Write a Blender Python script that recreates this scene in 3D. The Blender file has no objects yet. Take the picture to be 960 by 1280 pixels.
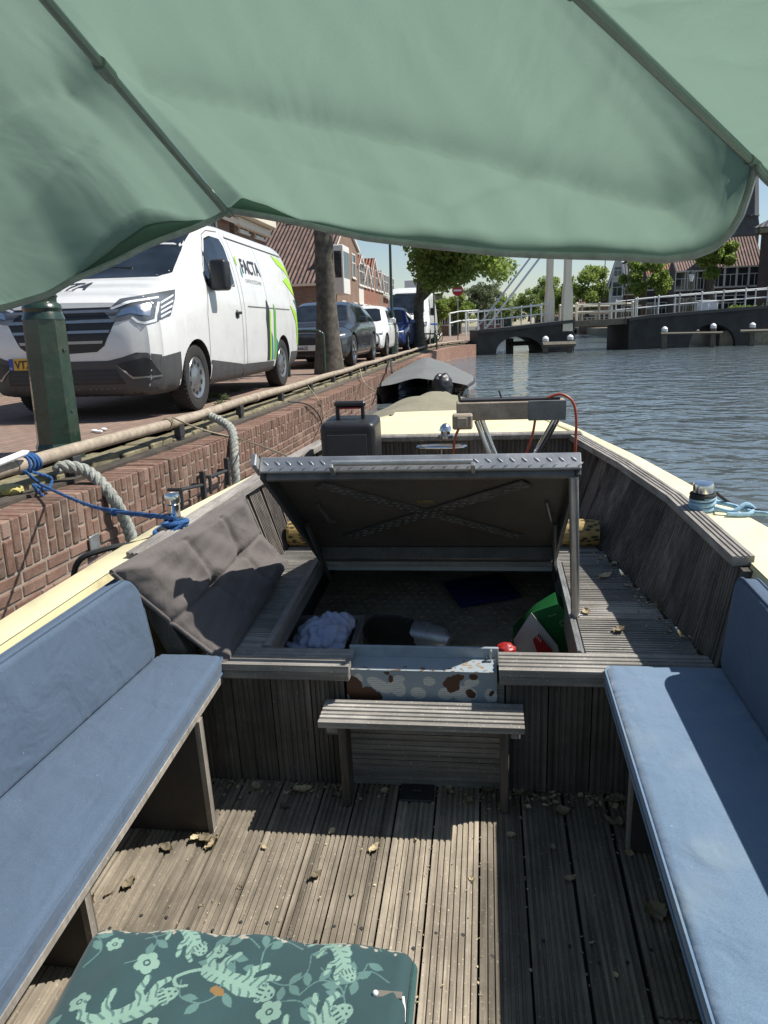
import bpy, bmesh, math, random
import numpy as np
from mathutils import Vector, Matrix
from mathutils.bvhtree import BVHTree
random.seed(7); RNG = np.random.default_rng(7)
S = bpy.context.scene
COL = S.collection
rad = math.radians

# ------------------------------------------------------------------ camera frames
FPX = 950.0            # focal length in photo pixels (photo 960 x 1280)
CH = 1.45              # eye height above the water
BH = 1.45              # eye height above the boat floor

def frame(vp, roll):
    d = np.array([vp[0]-480, vp[1]-640, FPX]); d2 = d+np.array([1, roll, 0])
    d = d/np.linalg.norm(d); z = np.cross(d2, d); z /= np.linalg.norm(z)
    if z[1] > 0: z = -z
    return np.array([np.cross(d, z), d, z])
MW = frame((612, 407), -0.03)      # world: Y along the quay
MBT = frame((607, 337), -0.048)    # boat: Y along the floor boards
RB = MW @ MBT.T
BM = Matrix.Translation((0, 0, CH)) @ Matrix(RB.tolist()).to_4x4() @ Matrix.Translation((0, 0, -BH))
def wz(u, v, z):
    r = MW @ np.array([u-480, v-640, FPX]); return Vector(r*(z-CH)/r[2])+Vector((0, 0, CH))
def wy(u, v, y):
    r = MW @ np.array([u-480, v-640, FPX]); return Vector(r*y/r[1])+Vector((0, 0, CH))
def wx(u, v, x):
    r = MW @ np.array([u-480, v-640, FPX]); return Vector(r*x/r[0])+Vector((0, 0, CH))
def bz(u, v, z):
    r = MBT @ np.array([u-480, v-640, FPX]); return Vector(r*(z-BH)/r[2])+Vector((0, 0, BH))
def by(u, v, y):
    r = MBT @ np.array([u-480, v-640, FPX]); return Vector(r*y/r[1])+Vector((0, 0, BH))

cam = bpy.data.cameras.new('camera'); camo = bpy.data.objects.new('camera', cam); COL.objects.link(camo)
cam.sensor_fit = 'VERTICAL'; cam.sensor_height = 36; cam.lens = FPX/1280*36
cam.clip_start = 0.02; cam.clip_end = 4000
R3 = Matrix([[MW[i][0], -MW[i][1], -MW[i][2]] for i in range(3)])
camo.matrix_world = Matrix.Translation((0, 0, CH)) @ R3.to_4x4()
S.camera = camo

# ------------------------------------------------------------------ light
SUN = Vector(RB @ np.array([.68, .25, 1.0])).normalized()
W = bpy.data.worlds.new('World'); S.world = W; W.use_nodes = True
nt = W.node_tree; bg = nt.nodes['Background']
sky = nt.nodes.new('ShaderNodeTexSky'); sky.sky_type = 'NISHITA'; sky.sun_disc = False
sky.sun_elevation = math.asin(SUN.z); sky.sun_rotation = math.atan2(SUN.x, SUN.y)
sky.air_density = 1.0; sky.dust_density = .55; sky.ozone_density = 1.2
nt.links.new(sky.outputs[0], bg.inputs[0]); bg.inputs[1].default_value = 0.085
sl = bpy.data.lights.new('sun', 'SUN'); sl.energy = 5.0; sl.angle = rad(0.55); sl.color = (1, .96, .89)
so = bpy.data.objects.new('sun', sl); COL.objects.link(so); so.rotation_euler = SUN.to_track_quat('Z', 'Y').to_euler()
so.location = (30, 20, 60)
S.view_settings.view_transform = 'Standard'; S.view_settings.look = 'None'
S.view_settings.exposure = 0.43; S.view_settings.gamma = 1; S.view_settings.use_curve_mapping = False

# ------------------------------------------------------------------ mesh helpers
class G:
    def __init__(s): s.v = []; s.f = []; s.m = []; s.c = []; s.uv = {}
    def add(s, vs, fs, m=0, c=1.0, uvs=None):
        o = len(s.v); s.v += [tuple(p) for p in vs]
        for k, f in enumerate(fs):
            if uvs: s.uv[len(s.f)] = [uvs[i] for i in f]
            s.f.append(tuple(i+o for i in f)); s.m.append(m); s.c.append(c)
    def box(s, x0, x1, y0, y1, z0, z1, m=0, c=1.0, M=None):
        vs = [(x, y, z) for z in (z0, z1) for y in (y0, y1) for x in (x0, x1)]
        if M: vs = [M @ Vector(p) for p in vs]
        s.add(vs, [(0, 2, 3, 1), (4, 5, 7, 6), (0, 1, 5, 4), (2, 6, 7, 3), (0, 4, 6, 2), (1, 3, 7, 5)], m, c)
    def bbox(s, x0, x1, y0, y1, z0, z1, b=.01, m=0, c=1.0, M=None, seg=1):
        bm = bmesh.new(); bmesh.ops.create_cube(bm, size=1)
        for v in bm.verts: v.co = ((x0+x1)/2+v.co.x*(x1-x0), (y0+y1)/2+v.co.y*(y1-y0), (z0+z1)/2+v.co.z*(z1-z0))
        bmesh.ops.bevel(bm, geom=bm.edges[:], offset=b, segments=seg, profile=.5, affect='EDGES')
        s.bm(bm, m, c, M)
    def bm(s, bm, m=0, c=1.0, M=None):
        bm.verts.index_update()
        vs = [(M @ v.co) if M else v.co.copy() for v in bm.verts]
        s.add(vs, [[v.index for v in f.verts] for f in bm.faces], m, c); bm.free()
    def tube(s, pts, r, n=10, m=0, c=1.0, cap=True, closed=False):
        pts = [Vector(p) for p in pts]; rs = r if isinstance(r, (list, tuple)) else [r]*len(pts)
        vs = []; fs = []; N = len(pts); up = None
        for i, p in enumerate(pts):
            if closed: t = pts[(i+1) % N]-pts[i-1]
            else: t = pts[min(i+1, N-1)]-pts[max(i-1, 0)]
            t.normalize()
            if up is None:
                up = Vector((0, 0, 1)) if abs(t.z) < .9 else Vector((1, 0, 0))
            a = t.cross(up)
            if a.length < 1e-5: a = t.cross(Vector((.3, 1, .2)))
            a.normalize(); b = a.cross(t).normalized(); up = b
            for k in range(n):
                q = 2*math.pi*k/n; vs.append(p+(a*math.cos(q)+b*math.sin(q))*rs[i])
        for i in range(N if closed else N-1):
            j = (i+1) % N
            for k in range(n): fs.append((i*n+k, i*n+(k+1) % n, j*n+(k+1) % n, j*n+k))
        if cap and not closed:
            fs.append(tuple(range(n-1, -1, -1))); fs.append(tuple((N-1)*n+k for k in range(n)))
        s.add(vs, fs, m, c)
    def lathe(s, prof, n=24, m=0, c=1.0, M=None, cap=True, ph=0):
        vs = []; fs = []
        for r, z in prof:
            for k in range(n):
                q = 2*math.pi*k/n+ph; p = Vector((r*math.cos(q), r*math.sin(q), z)); vs.append(M @ p if M else p)
        for i in range(len(prof)-1):
            for k in range(n): fs.append((i*n+k, i*n+(k+1) % n, (i+1)*n+(k+1) % n, (i+1)*n+k))
        if cap:
            fs.append(tuple(range(n-1, -1, -1))); fs.append(tuple((len(prof)-1)*n+k for k in range(n)))
        s.add(vs, fs, m, c)
    def prism(s, poly, t, M=None, m=0, c=1.0):
        n = len(poly); vs = [Vector((p[0], p[1], 0)) for p in poly]+[Vector((p[0], p[1], t)) for p in poly]
        if M: vs = [M @ v for v in vs]
        fs = [tuple(range(n-1, -1, -1)), tuple(range(n, 2*n))]+[(i, (i+1) % n, n+(i+1) % n, n+i) for i in range(n)]
        s.add(vs, fs, m, c)
    def grid(s, fn, nu, nv, m=0, c=1.0, uv=None, flip=False):
        vs = [fn(i/nu, j/nv) for j in range(nv+1) for i in range(nu+1)]
        w = nu+1; fs = [(j*w+i, j*w+i+1, (j+1)*w+i+1, (j+1)*w+i) for j in range(nv) for i in range(nu)]
        if flip: fs = [f[::-1] for f in fs]
        us = [uv(i/nu, j/nv) for j in range(nv+1) for i in range(nu+1)] if uv else None
        s.add(vs, fs, m, c, us)
    def sphere(s, c0, r, m=0, c=1.0, nu=16, nv=10, sc=(1, 1, 1)):
        s.lathe([(max(.0005, math.sin(math.pi*i/nv))*r, -math.cos(math.pi*i/nv)*r) for i in range(nv+1)], nu, m, c,
                Matrix.Translation(c0) @ Matrix.Diagonal((*sc, 1)))
    def quad(s, a, b, c_, d, m=0, c=1.0, uv=None): s.add([a, b, c_, d], [(0, 1, 2, 3)], m, c, uv)
    def build(s, name, mats, parent=None, loc=None, M=None, angle=35, fixn=True):
        me = bpy.data.meshes.new(name); me.from_pydata(s.v, [], s.f)
        mats = mats if isinstance(mats, (list, tuple)) else [mats]
        for q in mats: me.materials.append(q)
        me.polygons.foreach_set('material_index', s.m)
        if s.uv:
            ul = me.uv_layers.new(name='UVMap')
            for fi, uu in s.uv.items():
                for k, li in enumerate(me.polygons[fi].loop_indices): ul.data[li].uv = uu[k]
        at = me.attributes.new('vary', 'FLOAT', 'FACE'); at.data.foreach_set('value', s.c)
        if fixn:
            bm = bmesh.new(); bm.from_mesh(me); bmesh.ops.recalc_face_normals(bm, faces=bm.faces); bm.to_mesh(me); bm.free()
        me.polygons.foreach_set('use_smooth', [True]*len(me.polygons)); me.set_sharp_from_angle(angle=rad(angle)); me.update()
        o = bpy.data.objects.new(name, me); COL.objects.link(o)
        if parent: o.parent = parent
        if M is not None: o.matrix_world = M
        elif loc is not None: o.location = loc
        return o

def tag(o, label, cat, group=None, kind=None):
    if label: o['label'] = label
    if cat: o['category'] = cat
    if group: o['group'] = group
    if kind: o['kind'] = kind
    return o
def thing(name, label, cat, loc=(0, 0, 0), rz=0, group=None, M=None):
    o = bpy.data.objects.new(name, None); COL.objects.link(o); o.empty_display_size = .2
    if M is not None: o.matrix_world = M
    else: o.location = loc; o.rotation_euler = (0, 0, rz)
    return tag(o, label, cat, group)
def onboat(p, rz=0, extra=None):
    m = BM @ Matrix.Translation(p) @ Matrix.Rotation(rz, 4, 'Z')
    return m @ extra if extra else m
def wmat(o):
    return (wmat(o.parent) @ o.matrix_parent_inverse if o.parent else Matrix.Identity(4)) @ o.matrix_basis
def adopt(o, parent):
    """parent a mesh built in world coordinates without moving it"""
    o.parent = parent; o.matrix_parent_inverse = wmat(parent).inverted(); return o
def wpart(g, name, m, parent, **k): return adopt(g.build(name, m, M=Matrix.Identity(4), **k), parent)
def structure(g, name, mat, **k):
    o = g.build(name, mat, **k); o['kind'] = 'structure'; return o
def copytree(o, parent=None):
    c = o.copy(); COL.objects.link(c)
    if parent: c.parent = parent
    for ch in [x for x in o.children]: copytree(ch, c)
    return c

# ------------------------------------------------------------------ materials
def srgb(r, g, b):
    f = lambda c: (c/255/12.92 if c <= 10 else ((c/255+.055)/1.055)**2.4)
    return (f(r), f(g), f(b))
_mc = {}
class N:
    """small node-graph helper"""
    def __init__(s, name):
        s.m = bpy.data.materials.new(name); s.m.use_nodes = True; s.t = s.m.node_tree
        s.b = s.t.nodes['Principled BSDF']; s.out = s.t.nodes['Material Output']
    def n(s, typ, **k):
        x = s.t.nodes.new(typ)
        for a, v in k.items():
            if a.startswith('i_'):
                q = a[2:]; q = int(q) if q.isdigit() else q.replace('_', ' ')
                if isinstance(v, bpy.types.NodeSocket): s.t.links.new(v, x.inputs[q])
                else: x.inputs[q].default_value = v
            else: setattr(x, a, v)
        return x
    def l(s, a, b): s.t.links.new(a, b)
    def coord(s, kind='Object', scale=(1, 1, 1), rot=(0, 0, 0), loc=(0, 0, 0)):
        c = s.n('ShaderNodeTexCoord'); mp = s.n('ShaderNodeMapping')
        mp.inputs['Scale'].default_value = scale; mp.inputs['Rotation'].default_value = rot; mp.inputs['Location'].default_value = loc
        s.l(c.outputs[kind], mp.inputs[0]); return mp.outputs[0]
    def noise(s, co, scale, detail=4, rough=.55, dist=0):
        x = s.n('ShaderNodeTexNoise'); x.inputs['Scale'].default_value = scale; x.inputs['Detail'].default_value = detail
        x.inputs['Roughness'].default_value = rough; x.inputs['Distortion'].default_value = dist
        s.l(co, x.inputs['Vector']); return x.outputs['Fac']
    def ramp(s, fac, stops):
        r = s.n('ShaderNodeValToRGB'); e = r.color_ramp.elements
        while len(e) < len(stops): e.new(.5)
        for q, (p, c) in zip(e, stops):
            q.position = p; q.color = (*c, 1) if not isinstance(c, float) else (c, c, c, 1)
        s.l(fac, r.inputs[0]); return r.outputs[0]
    def mix(s, fac, a, b, typ='MIX'):
        x = s.n('ShaderNodeMix', data_type='RGBA', blend_type=typ)
        for k, v in ((0, fac), (6, a), (7, b)):
            if isinstance(v, bpy.types.NodeSocket): s.l(v, x.inputs[k])
            else: x.inputs[k].default_value = (*v, 1) if isinstance(v, tuple) and len(v) == 3 else v
        return x.outputs[2]
    def math(s, op, a, b=0.0, c=0.0):
        x = s.n('ShaderNodeMath', operation=op)
        for k, v in enumerate((a, b, c)):
            if isinstance(v, bpy.types.NodeSocket): s.l(v, x.inputs[k])
            else: x.inputs[k].default_value = v
        return x.outputs[0]
    def vary(s): return s.n('ShaderNodeAttribute', attribute_name='vary').outputs['Fac']
    def bump(s, h, strength=.3, dist=.01):
        x = s.n('ShaderNodeBump'); x.inputs['Strength'].default_value = strength; x.inputs['Distance'].default_value = dist
        s.l(h, x.inputs['Height']); s.l(x.outputs[0], s.b.inputs['Normal']); return x
    def base(s, c):
        if isinstance(c, bpy.types.NodeSocket): s.l(c, s.b.inputs['Base Color'])
        else: s.b.inputs['Base Color'].default_value = (*c, 1)
    def set(s, **k):
        for a, v in k.items():
            q = s.b.inputs[a.replace('_', ' ')]
            if isinstance(v, bpy.types.NodeSocket): s.l(v, q)
            else: q.default_value = v
        return s

def plain(name, c, rough=.5, metal=0, var=.18, scale=8, bump=.0, bscale=60, spec=.5, usevary=False, coat=0, grime=0):
    """painted / plastic / metal surface with uneven tone, fine bump, roughness variation and specks of dirt"""
    n = N(name); co = n.coord()
    f = n.noise(co, scale, 6, .6); f2 = n.noise(co, scale*9, 4, .6)
    k = n.math('ADD', n.math('MULTIPLY', f, .7), n.math('MULTIPLY', f2, .3))
    dk = tuple(max(0, x*(1-var*1.4)) for x in c); lt = tuple(min(1, x*(1+var)) for x in c)
    col = n.ramp(k, [(.28, dk), (.72, lt)])
    if grime:
        gm = n.ramp(n.noise(co, scale*2.3, 8, .7), [(.5, 0.0), (.68, 1.0)])
        col = n.mix(n.math('MULTIPLY', gm, grime), col, (.09, .075, .055))
    if usevary: col = n.mix(1.0, col, n.n('ShaderNodeCombineColor', i_0=n.vary(), i_1=n.vary(), i_2=n.vary()).outputs[0], 'MULTIPLY')
    n.base(col); n.set(Metallic=metal, Roughness=n.math('ADD', n.math('MULTIPLY', f, .22), rough-.11))
    n.b.inputs['Specular IOR Level'].default_value = spec
    if coat: n.b.inputs['Coat Weight'].default_value = coat; n.b.inputs['Coat Roughness'].default_value = .04
    if bump: n.bump(n.noise(co, bscale, 5, .6), bump, .004)
    return n.m

def wood(name, c1, c2, axis=1, rough=.8, fine=1.0, dark=.35):
    """weathered ribbed hardwood; grain along local axis; tone varies per board through the 'vary' attribute"""
    n = N(name); sc = [40, 40, 40]; sc[axis] = 1.6
    co = n.coord(scale=tuple(sc)); vr = n.vary()
    vm = n.n('ShaderNodeVectorMath', operation='ADD'); n.l(co, vm.inputs[0])
    cb = n.n('ShaderNodeCombineXYZ'); n.l(n.math('MULTIPLY', vr, 37.0), cb.inputs[0]); n.l(n.math('MULTIPLY', vr, 11.0), cb.inputs[1]); n.l(n.math('MULTIPLY', vr, 53.0), cb.inputs[2])
    n.l(cb.outputs[0], vm.inputs[1]); co2 = vm.outputs[0]
    g = n.noise(co2, .9*fine, 8, .68, .6); blot = n.noise(n.coord(), 5, 6, .65); spk = n.noise(n.coord(), 130, 3, .6)
    col = n.ramp(g, [(.25, tuple(x*dark for x in c1)), (.45, c1), (.75, c2)])
    col = n.mix(n.ramp(blot, [(.38, 0.0), (.66, .72)]), col, tuple(x*.55 for x in c1))
    col = n.mix(n.ramp(spk, [(.62, 0.0), (.74, .5)]), col, tuple(min(1, x*1.5) for x in c2))
    v2 = n.math('ADD', n.math('MULTIPLY', vr, .72), .58)
    col = n.mix(1.0, col, n.n('ShaderNodeCombineColor', i_0=v2, i_1=v2, i_2=v2).outputs[0], 'MULTIPLY')
    n.base(col); n.set(Roughness=rough); n.b.inputs['Specular IOR Level'].default_value = .3
    n.bump(g, .5, .003); return n.m

def fabric(name, c, c2=None, weave=640, rough=.95, sheen=.25, stain=0, staincol=(.25, .22, .1)):
    n = N(name); co = n.coord()
    f = n.noise(co, 7, 5, .6); th = n.noise(n.coord(scale=(weave, weave*.35, weave)), 1, 2, .7); th2 = n.noise(n.coord(scale=(weave*.35, weave, weave)), 1, 2, .7)
    w = n.math('ADD', n.math('MULTIPLY', th, .5), n.math('MULTIPLY', th2, .5))
    c2 = c2 or tuple(min(1, x*1.35) for x in c)
    col = n.ramp(w, [(.30, tuple(x*.80 for x in c)), (.70, c2)])
    col = n.mix(n.ramp(f, [(.35, 0.0), (.8, .3)]), col, c2)
    if stain:
        col = n.mix(n.math('MULTIPLY', n.ramp(n.noise(co, 4.5, 3, .5), [(.52, 0.0), (.66, 1.0)]), stain), col, staincol)
    lint = n.ramp(n.noise(co, 95, 2, .5), [(.74, 0.0), (.77, .5)]); col = n.mix(lint, col, tuple(min(1, x*1.8+.05) for x in c2))
    n.base(col); n.set(Roughness=rough); n.b.inputs['Specular IOR Level'].default_value = .15
    n.b.inputs['Sheen Weight'].default_value = sheen; n.b.inputs['Sheen Roughness'].default_value = .5
    b1 = n.n('ShaderNodeBump'); b1.inputs['Strength'].default_value = .35; b1.inputs['Distance'].default_value = .0015; n.l(w, b1.inputs['Height'])
    b2 = n.n('ShaderNodeBump'); b2.inputs['Strength'].default_value = .5; b2.inputs['Distance'].default_value = .028; n.l(n.noise(co, 9, 3, .5, .4), b2.inputs['Height'])
    n.l(b1.outputs[0], b2.inputs['Normal']); n.l(b2.outputs[0], n.b.inputs['Normal']); return n.m

def brickmat(name, a, b, mortar, bw=.22, bh=.075, mt=.011, scale=1.0):
    n = N(name); uv = n.n('ShaderNodeUVMap').outputs[0]
    t = n.n('ShaderNodeTexBrick'); n.l(uv, t.inputs['Vector'])
    t.inputs['Color1'].default_value = (*a, 1); t.inputs['Color2'].default_value = (*b, 1); t.inputs['Mortar'].default_value = (*mortar, 1)
    t.inputs['Scale'].default_value = 1; t.inputs['Brick Width'].default_value = bw*scale; t.inputs['Row Height'].default_value = bh*scale
    t.inputs['Mortar Size'].default_value = mt*scale*.5; t.inputs['Bias'].default_value = 0
    dirt = n.noise(n.coord(), .9, 6, .65)
    col = n.mix(n.ramp(dirt, [(.35, 0.0), (.75, .55)]), t.outputs['Color'], tuple(x*.5 for x in a))
    col = n.mix(n.ramp(n.noise(n.coord(), 14, 5, .7), [(.4, 0.0), (.8, .35)]), col, tuple(min(1, x*1.4) for x in b))
    n.base(col); n.set(Roughness=.9); n.b.inputs['Specular IOR Level'].default_value = .25
    n.bump(n.math('SUBTRACT', 1.0, t.outputs['Fac']), .5, .008); return n.m

def tilemat(name, a, b, tw=.22, th=.3):
    n = N(name); uv = n.n('ShaderNodeUVMap').outputs[0]; sp = n.n('ShaderNodeSeparateXYZ'); n.l(uv, sp.inputs[0])
    fx = n.math('FRACT', n.math('DIVIDE', sp.outputs[0], tw)); fy = n.math('FRACT', n.math('DIVIDE', sp.outputs[1], th))
    h = n.math('ADD', n.math('SINE', n.math('MULTIPLY', fx, 6.283)), n.math('MULTIPLY', fy, -.9))
    cx = n.math('FLOOR', n.math('DIVIDE', sp.outputs[0], tw)); cy = n.math('FLOOR', n.math('DIVIDE', sp.outputs[1], th))
    cb = n.n('ShaderNodeCombineXYZ', i_0=cx, i_1=cy); wn = n.n('ShaderNodeTexWhiteNoise'); n.l(cb.outputs[0], wn.inputs['Vector'])
    col = n.mix(wn.outputs['Value'], a, b)
    col = n.mix(n.ramp(n.noise(n.coord(), .7, 6, .7), [(.4, 0.0), (.75, .6)]), col, tuple(x*.4 for x in a))
    n.base(col); n.set(Roughness=.8); n.bump(h, 1.0, .06); return n.m

def foliage(name, a, b, tr=.45):
    n = N(name); vr = n.vary(); col = n.mix(vr, a, b)
    n.base(col); n.set(Roughness=.55); n.b.inputs['Specular IOR Level'].default_value = .3
    t = n.n('ShaderNodeBsdfTranslucent'); n.l(n.mix(.5, col, tuple(min(1, x*1.9) for x in b)), t.inputs['Color'])
    mx = n.n('ShaderNodeMixShader'); mx.inputs[0].default_value = tr
    n.l(n.b.outputs[0], mx.inputs[1]); n.l(t.outputs[0], mx.inputs[2]); n.l(mx.outputs[0], n.out.inputs[0]); return n.m

def glassmat(name, c=(.015, .02, .025), rough=.03):
    n = N(name); co = n.coord(); n.base(n.ramp(n.noise(co, 3, 3, .5), [(.3, tuple(x*.6 for x in c)), (.7, tuple(x*1.6 for x in c))]))
    n.set(Roughness=rough); n.b.inputs['Specular IOR Level'].default_value = .8; return n.m

def attrcol(name, rough=.9, bump=.2, bs=500, sheen=0.0, grime=.0):
    """surface whose printed / painted pattern is stored per vertex in attribute 'print'"""
    n = N(name); c = n.n('ShaderNodeAttribute', attribute_name='print').outputs['Color']
    f = n.noise(n.coord(), 25, 6, .65)
    c = n.mix(n.ramp(f, [(.3, 0.0), (.8, .3)]), c, n.mix(1.0, c, (.55, .55, .55), 'MULTIPLY'))
    n.base(c); n.set(Roughness=rough); n.b.inputs['Specular IOR Level'].default_value = .25; n.b.inputs['Sheen Weight'].default_value = sheen
    n.bump(n.noise(n.coord(), bs, 3, .6), bump, .002); return n.m

M = {}
M['deck'] = wood('ribbed_floor_wood', (.215, .182, .14), (.48, .415, .32), 1, dark=.25)
M['deckx'] = wood('ribbed_deck_wood', (.24, .225, .20), (.50, .475, .435), 0)
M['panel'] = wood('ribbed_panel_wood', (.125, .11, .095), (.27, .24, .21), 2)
M['cap'] = wood('weathered_cap_wood', (.27, .25, .225), (.50, .47, .43), 1)
M['endply'] = plain('dark_plywood', (.055, .05, .045), .75, var=.3, scale=6, bump=.2)
M['edgewood'] = wood('pale_edge_wood', (.30, .27, .23), (.48, .44, .38), 2)
M['cream'] = plain('cream_paint', (.80, .71, .43), .42, var=.045, scale=3, bump=.04, bscale=40, grime=.18)
M['creamin'] = plain('cream_inner_paint', (.72, .64, .37), .5, var=.08, scale=4, bump=.08, grime=.3)
M['blue'] = fabric('blue_canvas', (.074, .108, .158), (.098, .140, .202), sheen=.1)
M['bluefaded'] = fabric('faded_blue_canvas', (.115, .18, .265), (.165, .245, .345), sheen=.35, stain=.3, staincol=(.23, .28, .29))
M['grey'] = fabric('grey_brown_quilt', (.115, .10, .095), (.155, .138, .13), weave=600, sheen=.1)
M['steel'] = plain('galvanised_steel', (.46, .46, .45), .45, .85, var=.2, scale=10, bump=.15, bscale=30)
M['chrome'] = plain('stainless_steel', (.72, .72, .71), .16, 1.0, var=.06)
M['brass'] = plain('tarnished_brass', (.42, .33, .17), .4, .8, var=.35, scale=30)
M['lidunder'] = plain('lid_underside_ply', (.085, .074, .062), .6, var=.35, scale=4, bump=.15, bscale=20)
M['lidmetal'] = plain('lid_tread_metal', (.17, .16, .15), .42, .6, var=.35, scale=12)
M['bluegrey'] = plain('blue_grey_paint', (.30, .35, .38), .45, var=.12, scale=8, grime=.2)
M['black'] = plain('black_plastic', (.018, .018, .02), .42, var=.3, bump=.15, bscale=300)
M['darkgrey'] = plain('dark_grey_plastic', (.035, .036, .038), .55, var=.2, bump=.1, bscale=200)
M['rubber'] = plain('tyre_rubber', (.022, .021, .02), .85, var=.3, scale=14, bump=.3, bscale=80)
M['white'] = plain('white_paint', (.80, .80, .78), .35, var=.04, grime=.12)
M['vanwhite'] = plain('white_van_paint', (.70, .70, .68), .3, var=.04, scale=2, coat=.5, grime=.10)
M['orange'] = plain('orange_hose', (.36, .065, .03), .45, var=.2)
M['bluerope'] = plain('blue_rope', (.03, .115, .30), .85, var=.45, scale=60, bump=.8, bscale=260)
M['ltblue'] = plain('pale_blue_rope', (.30, .48, .60), .85, var=.3, scale=60, bump=.6, bscale=260)
M['greyrope'] = plain('old_grey_rope', (.33, .34, .30), .95, var=.5, scale=45, bump=1.0, bscale=160)
M['cord'] = plain('thin_tan_cord', (.34, .29, .19), .9, var=.4, scale=50)
M['blackrope'] = plain('black_cord', (.02, .02, .02), .8)
M['khaki'] = fabric('khaki_tarpaulin', (.20, .185, .125), (.27, .25, .175), weave=120, sheen=.1)
M['greycover'] = fabric('grey_boat_cover', (.13, .14, .14), (.19, .195, .19), weave=120, sheen=.1)
M['hullblack'] = plain('black_hull_paint', (.018, .02, .02), .3, var=.3, coat=.3)
M['greenpaint'] = plain('dark_green_enamel', (.018, .042, .028), .28, var=.35, scale=9, bump=.12, bscale=35, coat=.3, grime=.35)
M['railwood'] = plain('rusty_pipe_paint', (.34, .28, .21), .7, var=.35, scale=14, bump=.35, bscale=70, grime=.35)
M['stone'] = plain('mossy_stone', (.27, .24, .17), .9, var=.4, scale=7, bump=.7, bscale=45, grime=.5)
M['moss'] = plain('mossy_edge_stone', (.20, .175, .105), .95, var=.5, scale=9, bump=.9, bscale=40, grime=.5)
M['beamdark'] = wood('dark_wood_beam', (.10, .085, .07), (.19, .165, .13), 1)
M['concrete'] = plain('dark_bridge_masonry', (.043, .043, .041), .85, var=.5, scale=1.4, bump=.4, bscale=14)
M['bridgetimber'] = plain('grey_fender_timber', (.12, .105, .085), .85, var=.4, scale=6, bump=.4)
M['rail'] = plain('white_railing_paint', (.70, .71, .69), .45, var=.08)
M['creamrail'] = plain('cream_bridge_paint', (.70, .64, .50), .45, var=.1)
M['glass'] = glassmat('car_glass'); M['pane'] = glassmat('window_pane', (.03, .035, .04), .06)
M['bark'] = plain('lichen_bark', (.105, .09, .07), .95, var=.75, scale=9, bump=1.0, bscale=24, grime=.45)
M['leafA'] = foliage('lime_leaves', (.10, .15, .035), (.24, .31, .075), .5)
M['leafB'] = foliage('deep_green_leaves', (.07, .11, .028), (.19, .25, .06), .5)
M['leafC'] = foliage('grey_green_leaves', (.075, .10, .05), (.15, .18, .09))
M['dryleaf'] = plain('dry_leaf', (.55, .45, .28), .8, var=.4, scale=60, usevary=True)
M['plank_gap'] = plain('underfloor_dark', (.015, .013, .011), .9)
M['soil'] = plain('bank_soil', (.11, .10, .075), .95, var=.4, bump=.5)
M['winframe'] = plain('window_frame_paint', (.72, .70, .64), .5, var=.08)
# ================================================================== setting
SZ = CH-.80; CZ = SZ-.10
def ip(tab, y): return float(np.interp(y, [t[0] for t in tab], [t[1] for t in tab]))
WALLX = [(-12, -2.55), (2, -2.52), (4, -2.43), (6.4, -2.30), (9, -2.26), (20, -2.16), (30, -2.06), (34, -1.9), (37, -1.5), (39.9, -.62)]
RAILX = [(-12, -2.78), (4, -2.72), (6, -2.64), (10, -2.62), (18, -2.57), (30, -2.5), (34, -2.3), (37, -1.95), (39.5, -1.2)]
wallx = lambda y: ip(WALLX, y)
railx = lambda y: ip(RAILX, y)

# water, with the hull's opening
n = N('canal_water'); co = n.coord(scale=(1, 1.15, 1), rot=(0, 0, .12))
a = n.noise(co, 1.05, 2, .45, .8); b = n.noise(n.coord(scale=(1, 1.3, 1), rot=(0, 0, .4)), 3.4, 1.5, .4, .6); c_ = n.noise(n.coord(scale=(1, 1.6, 1), rot=(0, 0, -.35)), 11, 2, .5)
h = n.math('ADD', n.math('ADD', n.math('MULTIPLY', a, 1.0), n.math('MULTIPLY', b, .30)), n.math('MULTIPLY', c_, .03))
n.base((.105, .132, .142)); n.set(Roughness=.035); n.b.inputs['IOR'].default_value = 1.33; n.b.inputs['Specular IOR Level'].default_value = 1.0
n.bump(h, 1.0, .15); M['water'] = n.m
g = G()
hx0, hx1, hy0, hy1 = -.75, .45, -1.3, 3.2
X0, X1, Y0, Y1 = -6, 420, -60, 130
for (xa, xb, ya, yb) in ((X0, hx0, Y0, Y1), (hx1, X1, Y0, Y1), (hx0, hx1, Y0, hy0), (hx0, hx1, hy1, Y1)):
    g.quad((xa, ya, 0), (xb, ya, 0), (xb, yb, 0), (xa, yb, 0))
structure(g, 'canal_water', M['water'])
g = G(); g.quad((-2500, -2500, -1.6), (2500, -2500, -1.6), (2500, 2500, -1.6), (-2500, 2500, -1.6)); structure(g, 'ground', M['soil'])

# street: brick paving, kerbed pavement under the houses
n = N('street_paving'); uv = n.n('ShaderNodeUVMap').outputs[0]
t = n.n('ShaderNodeTexBrick'); n.l(uv, t.inputs['Vector'])
t.inputs['Color1'].default_value = (.23, .145, .105, 1); t.inputs['Color2'].default_value = (.30, .20, .15, 1); t.inputs['Mortar'].default_value = (.10, .09, .075, 1)
t.inputs['Scale'].default_value = 1; t.inputs['Brick Width'].default_value = .21; t.inputs['Row Height'].default_value = .085; t.inputs['Mortar Size'].default_value = .006
n.base(n.mix(n.ramp(n.noise(n.coord(), 1.3, 7, .7), [(.35, 0.0), (.75, .6)]), t.outputs['Color'], (.13, .105, .085))); n.set(Roughness=.9)
n.bump(n.math('SUBTRACT', 1.0, t.outputs['Fac']), .4, .006); M['paving'] = n.m
ys = [-12, 0, 2, 4, 6.4, 9, 14, 20, 26, 30, 34, 37, 39.9]
g = G()
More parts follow.
